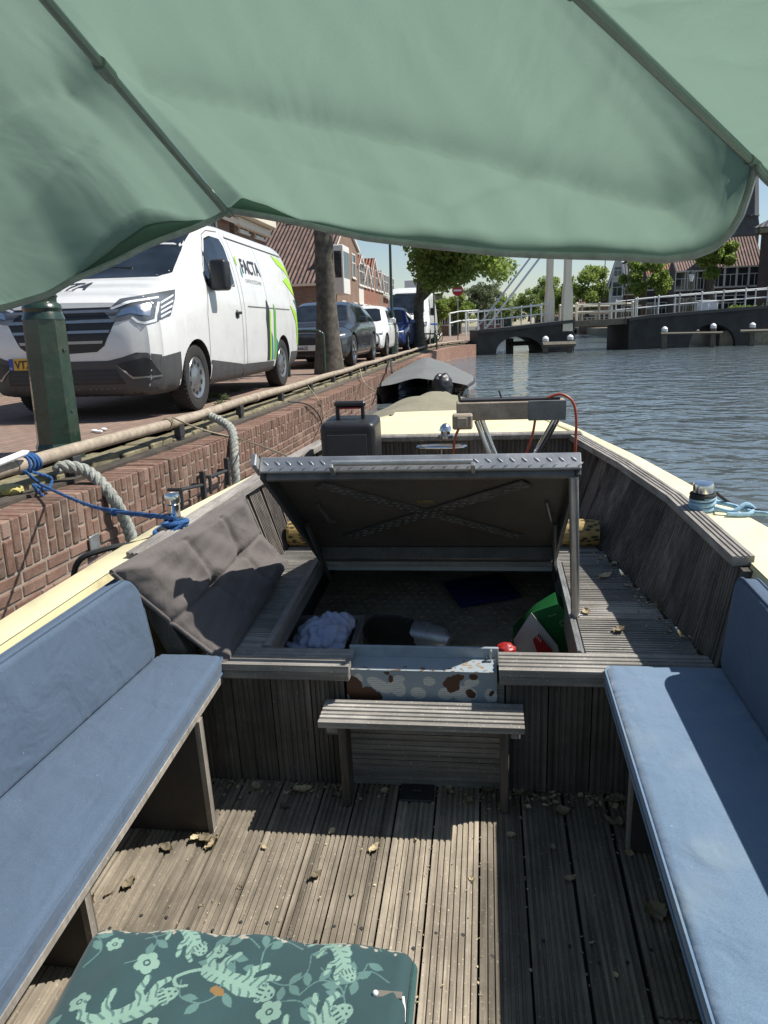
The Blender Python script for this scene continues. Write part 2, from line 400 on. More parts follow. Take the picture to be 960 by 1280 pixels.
for y0, y1 in zip(ys[:-1], ys[1:]):
    q = [(wallx(y0)-.55, y0, SZ), (wallx(y1)-.55, y1, SZ), (-7.0, y1, SZ), (-7.0, y0, SZ)]
    g.quad(*q, uv=[(p[1], p[0]) for p in q])
q = [(-1.1, 39.9, SZ), (-1.1, 130, SZ), (-7.0, 130, SZ), (-7.0, 39.9, SZ)]; g.quad(*q, uv=[(p[1], p[0]) for p in q])
structure(g, 'street', M['paving'])
g = G(); q = [(-7.0, -12, SZ+.1), (-7.0, 130, SZ+.1), (-40, 130, SZ+.1), (-40, -12, SZ+.1)]; g.quad(*q, uv=[(p[0], p[1]) for p in q])
structure(g, 'house_pavement', M['paving'])
g = G(); g.bbox(-7.1, -6.97, -12, 130, SZ-.05, SZ+.11, .01); structure(g, 'kerb', M['stone'])
g = G(); g.box(-400, 400, 125, 1500, -1, .7); g.box(-400, -1.0, 41.5, 125.5, -1, SZ-.02)
structure(g, 'far_ground', M['soil'])

# ---- quay wall of real bricks near the boat, textured beyond
BR = N('quay_bricks'); vv = BR.vary()
col = BR.ramp(vv, [(0, (.095, .056, .043)), (.35, (.16, .086, .064)), (.7, (.215, .122, .09)), (1, (.28, .18, .14))])
nn = BR.noise(BR.coord(), 18, 7, .7); col = BR.mix(BR.ramp(nn, [(.4, 0.0), (.72, .6)]), col, (.30, .23, .18)); col = BR.mix(BR.ramp(BR.noise(BR.coord(), 3, 5, .6), [(.45, 0.0), (.8, .65)]), col, (.085, .06, .045))
BR.base(col); BR.set(Roughness=.92); BR.b.inputs['Specular IOR Level'].default_value = .2; BR.bump(BR.noise(BR.coord(), 90, 6, .7), .8, .008)
M['qbrick'] = BR.m
M['mortar'] = plain('lime_mortar', (.30, .25, .205), .95, var=.35, scale=12, bump=.8, bscale=60, grime=.4)
M['qbricktex'] = brickmat('quay_brick_far', (.24, .125, .09), (.32, .18, .13), (.32, .27, .22), .21, .075)
wall = G(); core = G()
YE = 24.0
def wdir(y): d = Vector((wallx(y+.1)-wallx(y-.1), .2, 0)).normalized(); return d
def wbrick(y, L, z0, z1, depth, x_off=0, tilt=0):
    d = wdir(y+L/2); nrm = Vector((d.y, -d.x, 0))
    p = Vector((wallx(y+L/2), y+L/2, (z0+z1)/2))
    m = Matrix(((d.x, nrm.x, 0, p.x), (d.y, nrm.y, 0, p.y), (0, 0, 1, p.z), (0, 0, 0, 1)))
    m = m @ Matrix.Rotation(random.gauss(0, .012), 4, 'Z') @ Matrix.Rotation(random.gauss(0, .01), 4, 'Y')
    j = max(-.0025, random.gauss(.001, .0025))+x_off
    wall.bbox(-L/2, L/2, -depth+j, j, -(z1-z0)/2, (z1-z0)/2, .007, 0, min(1, max(0, random.gauss(.5, .24))), m)
y = 1.6; k = 0
SH = .285
while y < YE:
    wd = random.gauss(.064, .003); dj = random.gauss(0, .003)
    if y < 13: 
        hz = CZ-(.095 if k % 2 else .19)+random.gauss(0, .004)
        wbrick(y, wd, hz+.005, CZ+max(-.002, random.gauss(0, .0025)), .23); wbrick(y, wd, CZ-SH, hz-.005, .12)
    else: wbrick(y, wd, CZ-SH, CZ+random.gauss(0, .003), .23)
    y += wd+.0105; k += 1
z = CZ-SH-.011; row = 0
while z > -.12:
    y = 1.6+(row % 2)*.11
    while y < YE:
        L = random.gauss(.205, .006) if random.random() > .15 else .1
        wbrick(y, L, z-.064, z, .11); y += L+.011
    z -= .0755; row += 1
yy = [1.4]+[v for v in ys if 1.5 < v < YE]+[YE]
for y0, y1 in zip(yy[:-1], yy[1:]):
    for dx, za, zb in ((-.0065, -1.4, CZ-.006),):
        a0, a1 = wallx(y0)+dx, wallx(y1)+dx
        core.quad((a0, y0, za), (a1, y1, za), (a1, y1, zb), (a0, y0, zb), 0)
        core.quad((a0, y0, zb), (a1, y1, zb), (a1-.226, y1, zb), (a0-.226, y0, zb), 0)
qt = thing('quay_wall', 'red brick quay wall topped by a row of upright bricks beside the moored boat', 'wall', (-2.5, 4, 0))
wall.build('brick_face', M['qbrick'], M=Matrix.Identity(4)).parent = qt
core.build('mortar_bed', M['mortar'], M=Matrix.Identity(4)).parent = qt
far = G()
for (ya, yb) in ((-12, 1.6), (YE, 26), (26, 30), (30, 34), (34, 37), (37, 39.9)):
    a0, a1 = wallx(ya), wallx(yb); zt = CZ if yb < 31 else CZ+.15
    q = [(a0, ya, -1.4), (a1, yb, -1.4), (a1, yb, CZ), (a0, ya, CZ)]; far.quad(*q, uv=[(p[1], p[2]) for p in q])
    q = [(a0, ya, CZ), (a1, yb, CZ), (a1-.3, yb, CZ), (a0-.3, ya, CZ)]; far.quad(*q, uv=[(p[1], p[0]) for p in q])
far.build('far_brick_face', M['qbricktex'], M=Matrix.Identity(4)).parent = qt
for o in qt.children: o.matrix_parent_inverse = qt.matrix_basis.inverted()
# iron plate and ladder handles let into the wall
pl = G(); pc = wx(118, 680, wallx(4.3)+.01); pl.bbox(pc.x-.005, pc.x+.008, pc.y-.055, pc.y+.055, pc.z-.07, pc.z+.06, .004)
o = pl.build('iron_plate', M['steel'], M=Matrix.Identity(4)); o.parent = qt; o.matrix_parent_inverse = qt.matrix_basis.inverted()

# ledge behind the coping: dark beam and mossy stones up to the street
lg = G(); bm_ = G()
for i in range(1, 150):
    y0 = -1+i*.42; 
    if y0 > 39: break
    x = wallx(y0+.2)
    lg.bbox(x-.58, x-.345+random.gauss(0, .006), y0, y0+.41, -.3, CZ+.055+random.gauss(0, .006), .012, 0, 1)
for y0, y1 in zip(ys[1:-1], ys[2:]):
    bm_.add([(wallx(y)-dx, y, zz) for y in (y0, y1) for dx in (.345, .232) for zz in (.2, CZ+.02)], [(0, 1, 5, 4), (2, 6, 7, 3), (1, 3, 7, 5), (0, 2, 3, 1), (4, 5, 7, 6)], 0, random.random())
structure(lg, 'quay_edge_stones', M['moss']); tag(bm_.build('edge_beam', M['beamdark']), 'dark weathered timber beam along the quay between coping bricks and mossy stones', 'beam')

# pipe rail on brackets
rt = thing('pipe_rail', 'long rusty tan pipe rail on low brackets along the quay edge', 'railing', (railx(4), 4, CZ))
RZ = SZ+.085
rp = [(railx(y), y, RZ+.006*math.sin(y*1.7)) for y in np.arange(1.2, 39.5, .4)]
g = G(); g.tube(rp, .042, 14); 
for y in (4.05, 8.4, 12.7, 17, 21.3): g.tube([(railx(y), y-.06, RZ), (railx(y), y+.06, RZ)], .047, 14)
o = g.build('pipe', M['railwood'], M=Matrix.Identity(4)); o.parent = rt; o.matrix_parent_inverse = rt.matrix_basis.inverted()
for y in np.arange(4.6, 39, 1.62):
    g = G(); x = railx(y); g.prism([(-.045, 0), (.045, 0), (.022, .1), (-.022, .1)], .05, Matrix.Translation((x-.025, y, CZ+.02)) @ Matrix.Rotation(rad(90), 4, 'X') @ Matrix.Rotation(rad(90), 4, 'Y'))
    g.bbox(x-.03, x+.03, y-.05, y+.05, CZ+.05, RZ-.03, .006)
    o = g.build('bracket', M['darkgrey'], M=Matrix.Identity(4)); o.parent = rt; o.matrix_parent_inverse = rt.matrix_basis.inverted()

# ------------------------------------------------------------------ trees
def leaf_crown(g, clumps, n, size, flat=.6, core=None):
    """clumps: list of (centre, radius); leaves spread through each clump's volume, denser near its skin"""
    tot = sum(r**2 for _, r in clumps)
    for c0, r in clumps:
        k = int(n*r*r/tot); tone = random.gauss(.5, .2)
        d = RNG.normal(size=(k, 3)); d /= np.linalg.norm(d, axis=1)[:, None]
        rr = r*(RNG.random(k)**.45)
        P = np.array(c0)+d*rr[:, None]*np.array([1, 1, flat+.25])
        A = RNG.normal(size=(k, 3)); A /= np.linalg.norm(A, axis=1)[:, None]
        B = np.cross(A, RNG.normal(size=(k, 3))); B /= np.linalg.norm(B, axis=1)[:, None]
        s = size*(.6+.8*RNG.random(k))
        for p, a, b, q in zip(P, A, B, s):
            o = len(g.v); g.v += [tuple(p-a*q*.6), tuple(p+b*q*.38), tuple(p+a*q*.6), tuple(p-b*q*.38)]
            g.f.append((o, o+1, o+2, o+3)); g.m.append(0); g.c.append(min(1, max(0, tone+random.gauss(0, .22))))
def tree(name, label, base, h, crad, crown_h, trunk_r, mat, nleaf, lsize, group=None, limbs=5, lean=(0, 0), nclump=22, crown_c=None, trunk_top=None):
    t = thing(name, label, 'tree', base, 0, group)
    g = G(); th = trunk_top or (h-crown_h*.75)
    pts = [Vector((lean[0]*s*s*h*.1, lean[1]*s*s*h*.1, s*th)) for s in np.linspace(0, 1, 9)]
    g.tube(pts, [trunk_r*(1.45 if i == 0 else 1.12 if i == 1 else 1-.045*i) for i in range(9)], 14)
    top = pts[-1]; cc = Vector(crown_c) if crown_c else Vector((top.x, top.y, h-crown_h/2))
    clumps = []
    for i in range(nclump):
        d = Vector((random.gauss(0, 1), random.gauss(0, 1), random.gauss(0, 1))).normalized(); q = random.uniform(.45, 1.0)
        p = cc+Vector((d.x*crad*q, d.y*crad*q, d.z*crown_h*.5*q)); clumps.append((tuple(p), crad*random.uniform(.22, .40)))
    for i in range(limbs):
        e = Vector(clumps[i][0]); mid = top.lerp(e, .5)+Vector((0, 0, -.08*h*.2)); st = pts[-1-(i % 3)]
        g.tube([st, st.lerp(mid, .5)+Vector((0, 0, .15)), mid, e], [trunk_r*.5, trunk_r*.38, trunk_r*.25, trunk_r*.08], 7)
    g.build('trunk', M['bark'], t)
    g = G(); leaf_crown(g, clumps, nleaf, lsize); g.build('crown', mat, t, fixn=False)
    return t
b0 = wz(412, 467, SZ)
tree('street_tree', 'tall street tree with lichen spotted trunk beside the green hoop, crown above the parasol', b0, 8.2, 2.6, 3.2, .205, M['leafB'], 9000, .16, 'trees along the street', trunk_top=5.2)
b0 = wz(524, 436, SZ)
t2 = tree('street_tree', 'leafy forked street tree in front of the far white van', b0, 5.7, 2.4, 3.0, .25, M['leafA'], 24000, .14, 'trees along the street', limbs=9, nclump=42,
     crown_c=(1.5, 0, 3.85), trunk_top=2.0)
def bgtree(u, v, vb, y, rpx, label, mat, name='canal_tree', zb=None, n=4500, hp=1.0, trunk=True, gp='trees across the water'):
    c = wy(u, v, y); r = rpx*y/985; zb = (wy(u, vb, y).z) if zb is None else zb
    h = c.z+r*hp-zb
    return tree(name, label, (c.x, c.y, zb), h, r, r*2*hp, .12+r*.03, mat, n, .09+r*.05, gp, limbs=4, nclump=26, trunk_top=max(.6, h-r*1.7*hp))
bgtree(893, 318, 384, 54, 26, 'bright green young tree standing in front of the dark church roof', M['leafA'], n=9000)
bgtree(806, 347, 380, 60, 25, 'round bright tree beside the narrow white gabled house', M['leafA'], n=8000)
bgtree(735, 356, 396, 90, 27, 'broad light green tree behind the cream drawbridge posts', M['leafA'], n=6500)
bgtree(692, 368, 400, 92, 22, 'green tree seen left of the two cream drawbridge posts', M['leafA'], n=5000)
bgtree(758, 366, 398, 104, 17, 'small tree between the drawbridge posts and the white gabled house', M['leafB'], n=3500)
bgtree(662, 376, 402, 97, 17, 'tree behind the slanting drawbridge rods', M['leafB'], n=3500)
bgtree(632, 385, 404, 84, 13, 'low tree in front of the far red roof', M['leafA'], n=3000)
bgtree(600, 377, 408, 76, 21, 'greyish willow rising behind the bridge railing', M['leafC'], n=5000)
bgtree(572, 384, 412, 70, 19, 'leafy tree behind the red no entry sign', M['leafA'], n=4500)
bgtree(618, 372, 406, 112, 19, 'pale distant willow above the far red roof', M['leafC'], n=3500)
bgtree(548, 388, 414, 60, 16, 'lime green tree behind the classic lantern post', M['leafA'], n=4000)

for i, (u, v, y, r, m, lb) in enumerate(((556, 385, 96, 15, 'leafB', 'dark green distant tree left of the no entry sign'), (588, 389, 118, 15, 'leafA', 'small distant tree right of the no entry sign'), (608, 391, 121, 13, 'leafB', 'small distant tree left of the far red roof'), (644, 382, 120, 19, 'leafA', 'light green distant tree between the drawbridge rods'), (672, 380, 119, 20, 'leafB', 'distant tree left of the drawbridge posts and below the rods'), (712, 380, 121, 20, 'leafC', 'pale distant tree right behind the near drawbridge post'), (748, 383, 122, 18, 'leafB', 'distant tree beyond the moored pale boat'), (787, 380, 121, 20, 'leafC', 'pale distant tree behind the white gabled house'))):
    bgtree(u, v, 402, y, r, lb, M[m], n=2600)
# ------------------------------------------------------------------ houses
M['brickA'] = brickmat('brown_house_brick', (.20, .125, .09), (.28, .18, .13), (.30, .26, .21), .22, .07)
M['brickB'] = brickmat('red_house_brick', (.26, .11, .075), (.34, .16, .11), (.32, .26, .21), .22, .07)
M['brickD'] = brickmat('dark_house_brick', (.075, .055, .05), (.11, .08, .07), (.14, .12, .11), .22, .07)
M['tileR'] = tilemat('red_roof_tiles', (.25, .085, .05), (.34, .14, .09)); M['tileB'] = tilemat('brown_roof_tiles', (.13, .075, .055), (.22, .13, .10)); M['tileG'] = tilemat('slate_roof', (.055, .058, .065), (.09, .095, .105), .3, .2)
M['plaster'] = plain('white_plaster', (.66, .63, .56), .8, var=.1, grime=.3)
M['brickW'] = M['plaster']
def window(parent, x, z, w, h, y=-.0, mull=1):
    g = G(); f = .07
    for (a, b, c, d) in ((x-w/2, x+w/2, z, z+f), (x-w/2, x+w/2, z+h-f, z+h), (x-w/2, x-w/2+f, z+f, z+h-f), (x+w/2-f, x+w/2, z+f, z+h-f)): g.box(a, b, y-.05, y+.04, c, d)
    g.box(x-w/2+f, x+w/2-f, y-.035, y+.03, z+h*.62-.025, z+h*.62+.025)
    for k in range(mull): xx = x-w/2+(k+1)*w/(mull+1); g.box(xx-.02, xx+.02, y-.03, y+.03, z+f, z+h*.62-.025)
    fr = g.build('window', M['winframe'], parent)
    g = G(); g.quad((x-w/2+f, y-.012, z+f), (x+w/2-f, y-.012, z+f), (x+w/2-f, y-.012, z+h-f), (x-w/2+f, y-.012, z+h-f)); g.build('pane', M['pane'], fr)
    g = G(); g.box(x-w/2-.05, x+w/2+.05, y-.09, y+.02, z-.06, z-.003); g.build('sill', M['winframe'], fr)
    return fr
def house(label, loc, rz, w, d, eave, ridge, wallm, roofm, front='gable', nwin=2, rows=(0.9, 3.4), winh=1.4, winw=1.0, chim=True, e2=None, rx=None, door=True, group='houses along the street', over=.22, name='brick_house', step=False, cornice=False, sidewin=0):
    """local x along facade 0..w, facade at y=0 facing -y, depth d; front='gable': ridge runs back; 'side': ridge parallel to the facade"""
    t = thing(name, label, 'house', loc, rz, group); g = G(); e2 = e2 or eave; rx = rx if rx is not None else w/2
    def wallp(pts, uvf): g.add(pts, [tuple(range(len(pts)))], 0, 1, [uvf(p) for p in pts])
    ux = lambda p: (p[0], p[2]); uy = lambda p: (p[1], p[2])
    if front == 'gable':
        for y in (0, d): wallp([(0, y, -.6), (w, y, -.6), (w, y, e2), (rx, y, ridge), (0, y, eave)], ux)
        wallp([(0, 0, -.6), (0, d, -.6), (0, d, eave), (0, 0, eave)], uy); wallp([(w, 0, -.6), (w, d, -.6), (w, d, e2), (w, 0, e2)], uy)
    else:
        for x in (0, w): wallp([(x, 0, -.6), (x, d, -.6), (x, d, eave), (x, d/2, ridge), (x, 0, eave)], uy)
        for y in (0, d): wallp([(0, y, -.6), (w, y, -.6), (w, y, eave), (0, y, eave)], ux)
    g.build('wall', wallm, t)
    r = G(); tk = .14
    def slab(a, b, c, dd):      # a,b along eave, c,dd along the ridge
        a, b, c, dd = map(Vector, (a, b, c, dd)); nn = (b-a).cross(dd-a).normalized(); nn = nn if nn.z > 0 else -nn
        L = (b-a).length; H = (dd-a).length; up = nn*tk; lo = nn*.012
        r.add([a+up, b+up, c+up, dd+up], [(0, 1, 2, 3)], 0, 1, [(0, 0), (L, 0), (L, H), (0, H)])
        r.add([a+lo, b+lo, c+lo, dd+lo, a+up, b+up, c+up, dd+up], [(3, 2, 1, 0), (0, 1, 5, 4), (1, 2, 6, 5), (2, 3, 7, 6), (3, 0, 4, 7)], 1)
    if front == 'gable':
        k1 = (ridge-eave)/rx; k2 = (ridge-e2)/(w-rx)
        slab((-over, -.12, eave-over*k1), (-over, d+.12, eave-over*k1), (rx, d+.12, ridge), (rx, -.12, ridge))
        slab((w+over, -.12, e2-over*k2), (w+over, d+.12, e2-over*k2), (rx+.01, d+.12, ridge), (rx+.01, -.12, ridge))
    else:
        k1 = (ridge-eave)/(d/2)
        slab((-.1, -over, eave-over*k1), (w+.1, -over, eave-over*k1), (w+.1, d/2, ridge), (-.1, d/2, ridge))
        slab((-.1, d+over, eave-over*k1), (w+.1, d+over, eave-over*k1), (w+.1, d/2+.01, ridge), (-.1, d/2+.01, ridge))
    ro = r.build('roof', [roofm, M['winframe']], t)
    if chim:
        g = G(); cx = rx if front == 'gable' else w*.2; cy = d*.3 if front == 'gable' else d/2
        g.box(cx-.35, cx+.35, cy-.3, cy+.3, ridge-.5, ridge+1.0); g.box(cx-.42, cx+.42, cy-.37, cy+.37, ridge+1.0, ridge+1.12); g.build('chimney', wallm, ro)
    if cornice:
        g = G(); g.bbox(-.1, w+.1, -.42, -.003, eave-.34, eave-.05, .04); g.bbox(-.05, w+.05, -.2, -.004, eave-.62, eave-.345, .03); g.build('cornice', M['creamrail'], t)
    for i in range(nwin):
        x = w*(i+.5)/nwin
        for k, z in enumerate(rows):
            if door and k == 0 and i == nwin-1:
                g = G(); g.box(x-.5, x+.5, -.05, .05, .0, 2.15); dr = g.build('door', M['greenpaint'], t)
                g = G(); g.box(x-.6, x+.6, -.08, .04, 2.16, 2.3); g.box(x-.6, x-.505, -.08, .04, -.05, 2.158); g.box(x+.505, x+.6, -.08, .04, -.05, 2.158); g.build('door_frame', M['winframe'], dr)
                continue
            window(t, x, z, winw, winh)
        if front == 'gable' and ridge-eave > 2: pass
    if front == 'gable' and ridge-max(eave, e2) > 1.8: window(t, rx, max(eave, e2)+.1, .8, 1.0)
    if step:
        g = G(); nst = 5
        for s_ in (-1, 1):
            for k in range(nst):
                zz = eave+(ridge-eave)*k/nst; xx = (w/2)*(1-k/nst); g.box(w/2+s_*xx-(.18), w/2+s_*xx+.18, -.05, .28, zz-.3, zz+.55)
        g.build('gable_steps', wallm, t)
    return t
FX = -8.1; R90 = rad(90)
yu = lambda u: wx(u, 400, FX).y
GZ = SZ+.1
zu = lambda u, v: wx(u, v, FX).z-GZ
house('brown brick house with pantile hip roof rising just above the white van', (FX, 13.5, GZ), R90, yu(300)-13.5-.4, 7, zu(300, 280), zu(300, 280)+2.6, M['brickA'], M['tileB'], 'side', 3, winw=1.1)
y0, y1 = yu(301), yu(338)
house('brown brick house with a pale cornice behind the roof of the white van', (FX, y0, GZ), R90, y1-y0, 7, zu(303, 262), zu(303, 262)+2.0, M['brickA'], M['tileB'], 'side', 2, rows=(.9, zu(318, 296)), winh=1.3, cornice=True)
yA, yB = yu(405), yu(450)
tA = house('large brown house with steep tiled roof side and white bay window behind the street tree', (FX, yA, GZ), R90, yB-yA, 7, zu(405, 352)-.1, zu(420, 268), M['brickA'], M['tileB'], 'gable', 3, rows=(.9, 3.7), e2=zu(450, 316), rx=(yB-yA)*.62, winw=1.2)
bw = G(); bx = (yB-yA)*.25
bw.bbox(bx-.9, bx+.9, -.75, -.003, 2.5, 4.9, .03); bay = bw.build('bay_window', M['winframe'], tA)
gl = G()
for k in range(3): gl.quad((bx-.82+k*.56, -.76, 3.3), (bx-.3+k*.56, -.76, 3.3), (bx-.3+k*.56, -.76, 4.6), (bx-.82+k*.56, -.76, 4.6))
gl.quad((bx-.91, -.65, 3.3), (bx-.91, -.12, 3.3), (bx-.91, -.12, 4.6), (bx-.91, -.65, 4.6)); gl.build('pane', M['pane'], bay)
specs = [(450, 456, 332, 322, M['plaster'], M['tileR'], 'gable', 'narrow white plastered gable in the far street row'),
         (456, 464, 352, 334, M['brickB'], M['tileB'], 'gable', 'low red brick gable right of the white plastered gable'),
         (464, 474, 350, 326, M['brickB'], M['tileR'], 'gable', 'tall rust red roofed house far down the street'),
         (474, 480, 362, 341, M['brickA'], M['tileR'], 'gable', 'brown brick house near the end of the street'),
         (480, 486, 372, 352, M['brickB'], M['tileB'], 'side', 'last low house visible at the end of the street'),
         (486, 494, 378, 362, M['brickA'], M['tileR'], 'side', 'small house hidden behind the slim lamp post')]
for ua, ub, ve, vr, wm, rm, fr, lb in specs:
    ya, yb = yu(ua), yu(ub); house(lb, (FX, ya+.02, GZ), R90, yb-ya-.04, 7, zu(ua, ve), zu((ua+ub)/2, vr), wm, rm, fr, 2 if yb-ya < 7 else 3, chim=True)
# houses across the water (facades look back over the canal)
def rhouse(u0, u1, ve, vr, y, wm, rm, fr, lb, vb=385, nw=3, rz=-.12, d=8, **k):
    a = wy(u0, vb, y); b = wy(u1, vb, y); w = (b-a).length
    return house(lb, (a.x, a.y, .8), rz, w, d, wy(u0, ve, y).z-.8, wy(u0, vr, y).z-.8, wm, rm, fr, nw, group='houses across the water', **k)
rhouse(763, 778, 348, 321, 78, M['plaster'], M['tileG'], 'gable', 'narrow white house with a steep pointed gable across the water', nw=1, chim=False, rows=(.9, 3.0), door=False)
rhouse(778, 808, 345, 326, 86, M['brickD'], M['tileG'], 'side', 'dark house with slate roof behind the round bright tree', nw=2)
rhouse(808, 846, 346, 327, 76, M['brickD'], M['tileR'], 'side', 'dark brick house with a bright red tiled roof across the water', nw=3)
rhouse(844, 890, 340, 318, 68, M['brickD'], M['tileB'], 'side', 'long dark brick house with white windows behind the lantern', nw=4, rows=(.9, 3.0), winh=1.5)
rhouse(888, 946, 334, 294, 64, M['brickD'], M['tileB'], 'side', 'dark brick house with tall brown tiled roof below the spire', nw=4, rows=(.9, 3.0), winh=1.5)
rhouse(724, 766, 384, 371, 104, M['brickA'], M['tileB'], 'side', 'low brown roofed building behind the drawbridge', nw=4, rows=(.6,), winh=1.1, door=False)
rhouse(606, 640, 396, 379, 110, M['brickB'], M['tileR'], 'side', 'far house with a red roof seen through the drawbridge rods', nw=3, rows=(.8,), rz=.1)
rhouse(545, 574, 393, 381, 72, M['brickA'], M['tileB'], 'side', 'low brown house left of the no entry sign', nw=3, rows=(.8,), vb=414, rz=.1)
rhouse(668, 726, 397, 388, 124, M['brickB'], M['tileB'], 'side', 'long low house far behind the drawbridge posts', nw=6, rows=(.6,), vb=403, winh=1.2, door=False)
# right bank
g = G(); pr = wy(835, 400, 43.5)
g.box(pr.x+3, 300, 44.6, 125.2, -1, .8); structure(g, 'right_bank', M['stone'])
# big hall at the right edge with an arched window
a = wy(944, 385, 55); t = thing('church_hall', 'dark brick church hall with tall arched window at the right edge', 'church', (a.x, a.y, .8), -.5)
hh = wy(944, 285, 55).z-.8; g = G()
g.add([(0, 0, -.5), (11, 0, -.5), (11, 0, hh), (0, 0, hh), (0, 14, -.5), (0, 14, hh), (11, 14, -.5), (11, 14, hh)], [(0, 1, 2, 3), (4, 0, 3, 5), (1, 6, 7, 2), (6, 4, 5, 7)], 0, 1, [(0, 0), (11, 0), (11, hh), (0, hh), (14, 0), (14, hh), (25, 0), (25, hh)])
g.build('wall', M['brickD'], t)
g = G(); g.bbox(-.25, 11.2, -.3, -.004, hh-.35, hh, .05); g.bbox(-.3, -.004, -.3, 14, hh-.35, hh, .05); g.build('cornice', M['stone'], t)
g = G(); g.add([(-.4, -.4, hh+.01), (11.4, -.4, hh+.01), (11.4, 14.4, hh+.01), (-.4, 14.4, hh+.01), (3, 7, hh+3.2), (8, 7, hh+3.2)], [(0, 1, 5, 4), (1, 2, 5), (2, 3, 4, 5), (3, 0, 4), (3, 2, 1, 0)], 0, 1, [(0, 0), (11, 0), (11, 7), (0, 7), (3, 5), (8, 5)]); g.build('roof', M['tileG'], t)
for cx in (1.55, 5.0):
    arch = [(-.75, 0), (.75, 0)]+[(.75*math.cos(q), 3.0+1.0*math.sin(q)) for q in np.linspace(0, math.pi, 13)]
    g = G(); R_ = Matrix.Translation((cx, .02, 1.6)) @ Matrix.Rotation(rad(90), 4, 'X'); g.prism(arch, .07, R_); wf = g.build('arched_window', M['winframe'], t)
    g = G(); g.prism([(x*.86, .08+z*.95) for x, z in arch], .01, Matrix.Translation((cx, -.052, 1.62)) @ Matrix.Rotation(rad(90), 4, 'X')); g.build('pane', M['pane'], wf)
    g = G(); g.box(cx-.03, cx+.03, -.1, -.065, 1.7, 5.4); g.box(cx-.62, cx+.62, -.1, -.066, 3.0, 3.07); g.box(cx-.62, cx+.62, -.1, -.066, 4.3, 4.37); g.build('glazing_bar', M['winframe'], wf)
# spire
a = wy(931, 300, 84); t = thing('church_spire', 'dark slate church spire rising behind the tiled roofs', 'spire', (a.x, a.y, .8)); zt = wy(931, 278, 84).z-.8; w2 = 13.5*84/985
g = G(); g.box(-w2*.86, w2*.86, -w2*.86, w2*.86, -.5, zt-1.3); g.build('tower', M['brickD'], t)
g = G(); g.lathe([(w2*1.35, zt-1.3), (w2*1.02, zt+.5)], 4, ph=rad(45)); g.lathe([(w2*1.02, zt+.51), (w2*.95, zt+.75), (.12, wy(941, 120, 84).z)], 8, ph=rad(22.5)); g.build('spire_roof', M['tileG'], t)
g = G(); 
for q in range(4): g.box(-.05, .05, -w2*1.02, w2*1.02, zt+.45, zt+.56, M=Matrix.Rotation(q*rad(45)+.1, 4, 'Z'))
g.build('string_course', M['stone'], t)

# ------------------------------------------------------------------ drawbridge
BD = Vector((.95, .31, 0)).normalized(); BP = wz(598, 444, 0); BNN = Vector((-BD.y, BD.x, 0)); BN = BNN+BD*.20     # plane normal; direction through the skewed arches
def bp(u, v, off=0):
    r = Vector(MW @ np.array([u-480, v-640, FPX])); o = Vector((0, 0, CH)); p0 = BP+BN*off
    t = (p0-o).dot(BNN)/r.dot(BNN); return o+r*t
bt = thing('drawbridge', 'dark masonry canal bridge with cream drawbridge posts and white railings', 'bridge', (BP.x, BP.y, 0))
def part(g, name, m, parent=bt, **k):
    return wpart(g, name, m, parent, **k)
BW = 4.2
def span(g, us, top, arch=None, zb=-1.2):
    prev = None
    for u in us:
        p = bp(u, 420); zt = bp(u, np.interp(u, [q[0] for q in top], [q[1] for q in top])).z; b = zb
        if arch and arch[0] < u < arch[1]:
            s = (u-(arch[0]+arch[1])/2)/((arch[1]-arch[0])/2); b = max(zb, bp(u, arch[2]).z*math.sqrt(max(0, 1-s*s))**.9)
        cur = (Vector((p.x, p.y, zt)), Vector((p.x, p.y, b)))
        if prev:
            off = BN*BW; a0, a1 = prev; b0, b1 = cur
            g.add([a0, a1, b1, b0, a0+off, a1+off, b1+off, b0+off], [(0, 1, 2, 3), (4, 7, 6, 5), (0, 3, 7, 4), (1, 5, 6, 2)])
        else:
            a0, a1 = cur; g.quad(a0, a1, a1+BN*BW, a0+BN*BW)
        prev = cur
    a0, a1 = prev; g.quad(a0, a1, a1+BN*BW, a0+BN*BW)
LT = [(560, 418), (598, 413), (640, 409), (680, 404), (718, 400)]; RT = [(786, 398), (810, 394.5), (880, 388.5), (960, 382), (1100, 372)]
def archus(a0, a1): return [a0+.01]+[(a0+a1)/2-(a1-a0)/2*math.cos(q) for q in np.linspace(.08, math.pi-.08, 17)]+[a1-.01]
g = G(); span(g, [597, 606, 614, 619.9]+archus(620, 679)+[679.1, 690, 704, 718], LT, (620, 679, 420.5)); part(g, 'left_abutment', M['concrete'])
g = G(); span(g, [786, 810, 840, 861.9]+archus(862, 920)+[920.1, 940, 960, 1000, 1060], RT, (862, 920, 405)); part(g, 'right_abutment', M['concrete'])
g = G()
def blk(u0, u1, v00, v01, h, off0, off1, m=0):   # slab following the deck line between two pixel columns
    a, b = bp(u0, v00), bp(u1, v01); vs = []
    for p in (a, b):
        for o in (off0, off1):
            for z in (0, -h): vs.append(p+BN*o+Vector((0, 0, z)))
    g.add(vs, [(0, 1, 5, 4), (2, 6, 7, 3), (0, 4, 6, 2), (1, 3, 7, 5), (0, 2, 3, 1), (4, 5, 7, 6)], m)
blk(718.5, 785.5, 401, 397.6, .3, .15, BW-.15); part(g, 'drawbridge_leaf', M['beamdark'])
g = G()
for q0, q1 in zip(LT[1:-1], LT[2:]): blk(q0[0], q1[0], q0[1]-.6, q1[1]-.6, .16, -.12, -.003)
part(g, 'deck_edge', M['darkgrey']); g = G()
for q0, q1 in zip(RT[:-1], RT[1:]): blk(q0[0], q1[0], q0[1]-.6, q1[1]-.6, .16, -.12, -.003)
part(g, 'deck_edge', M['darkgrey'])
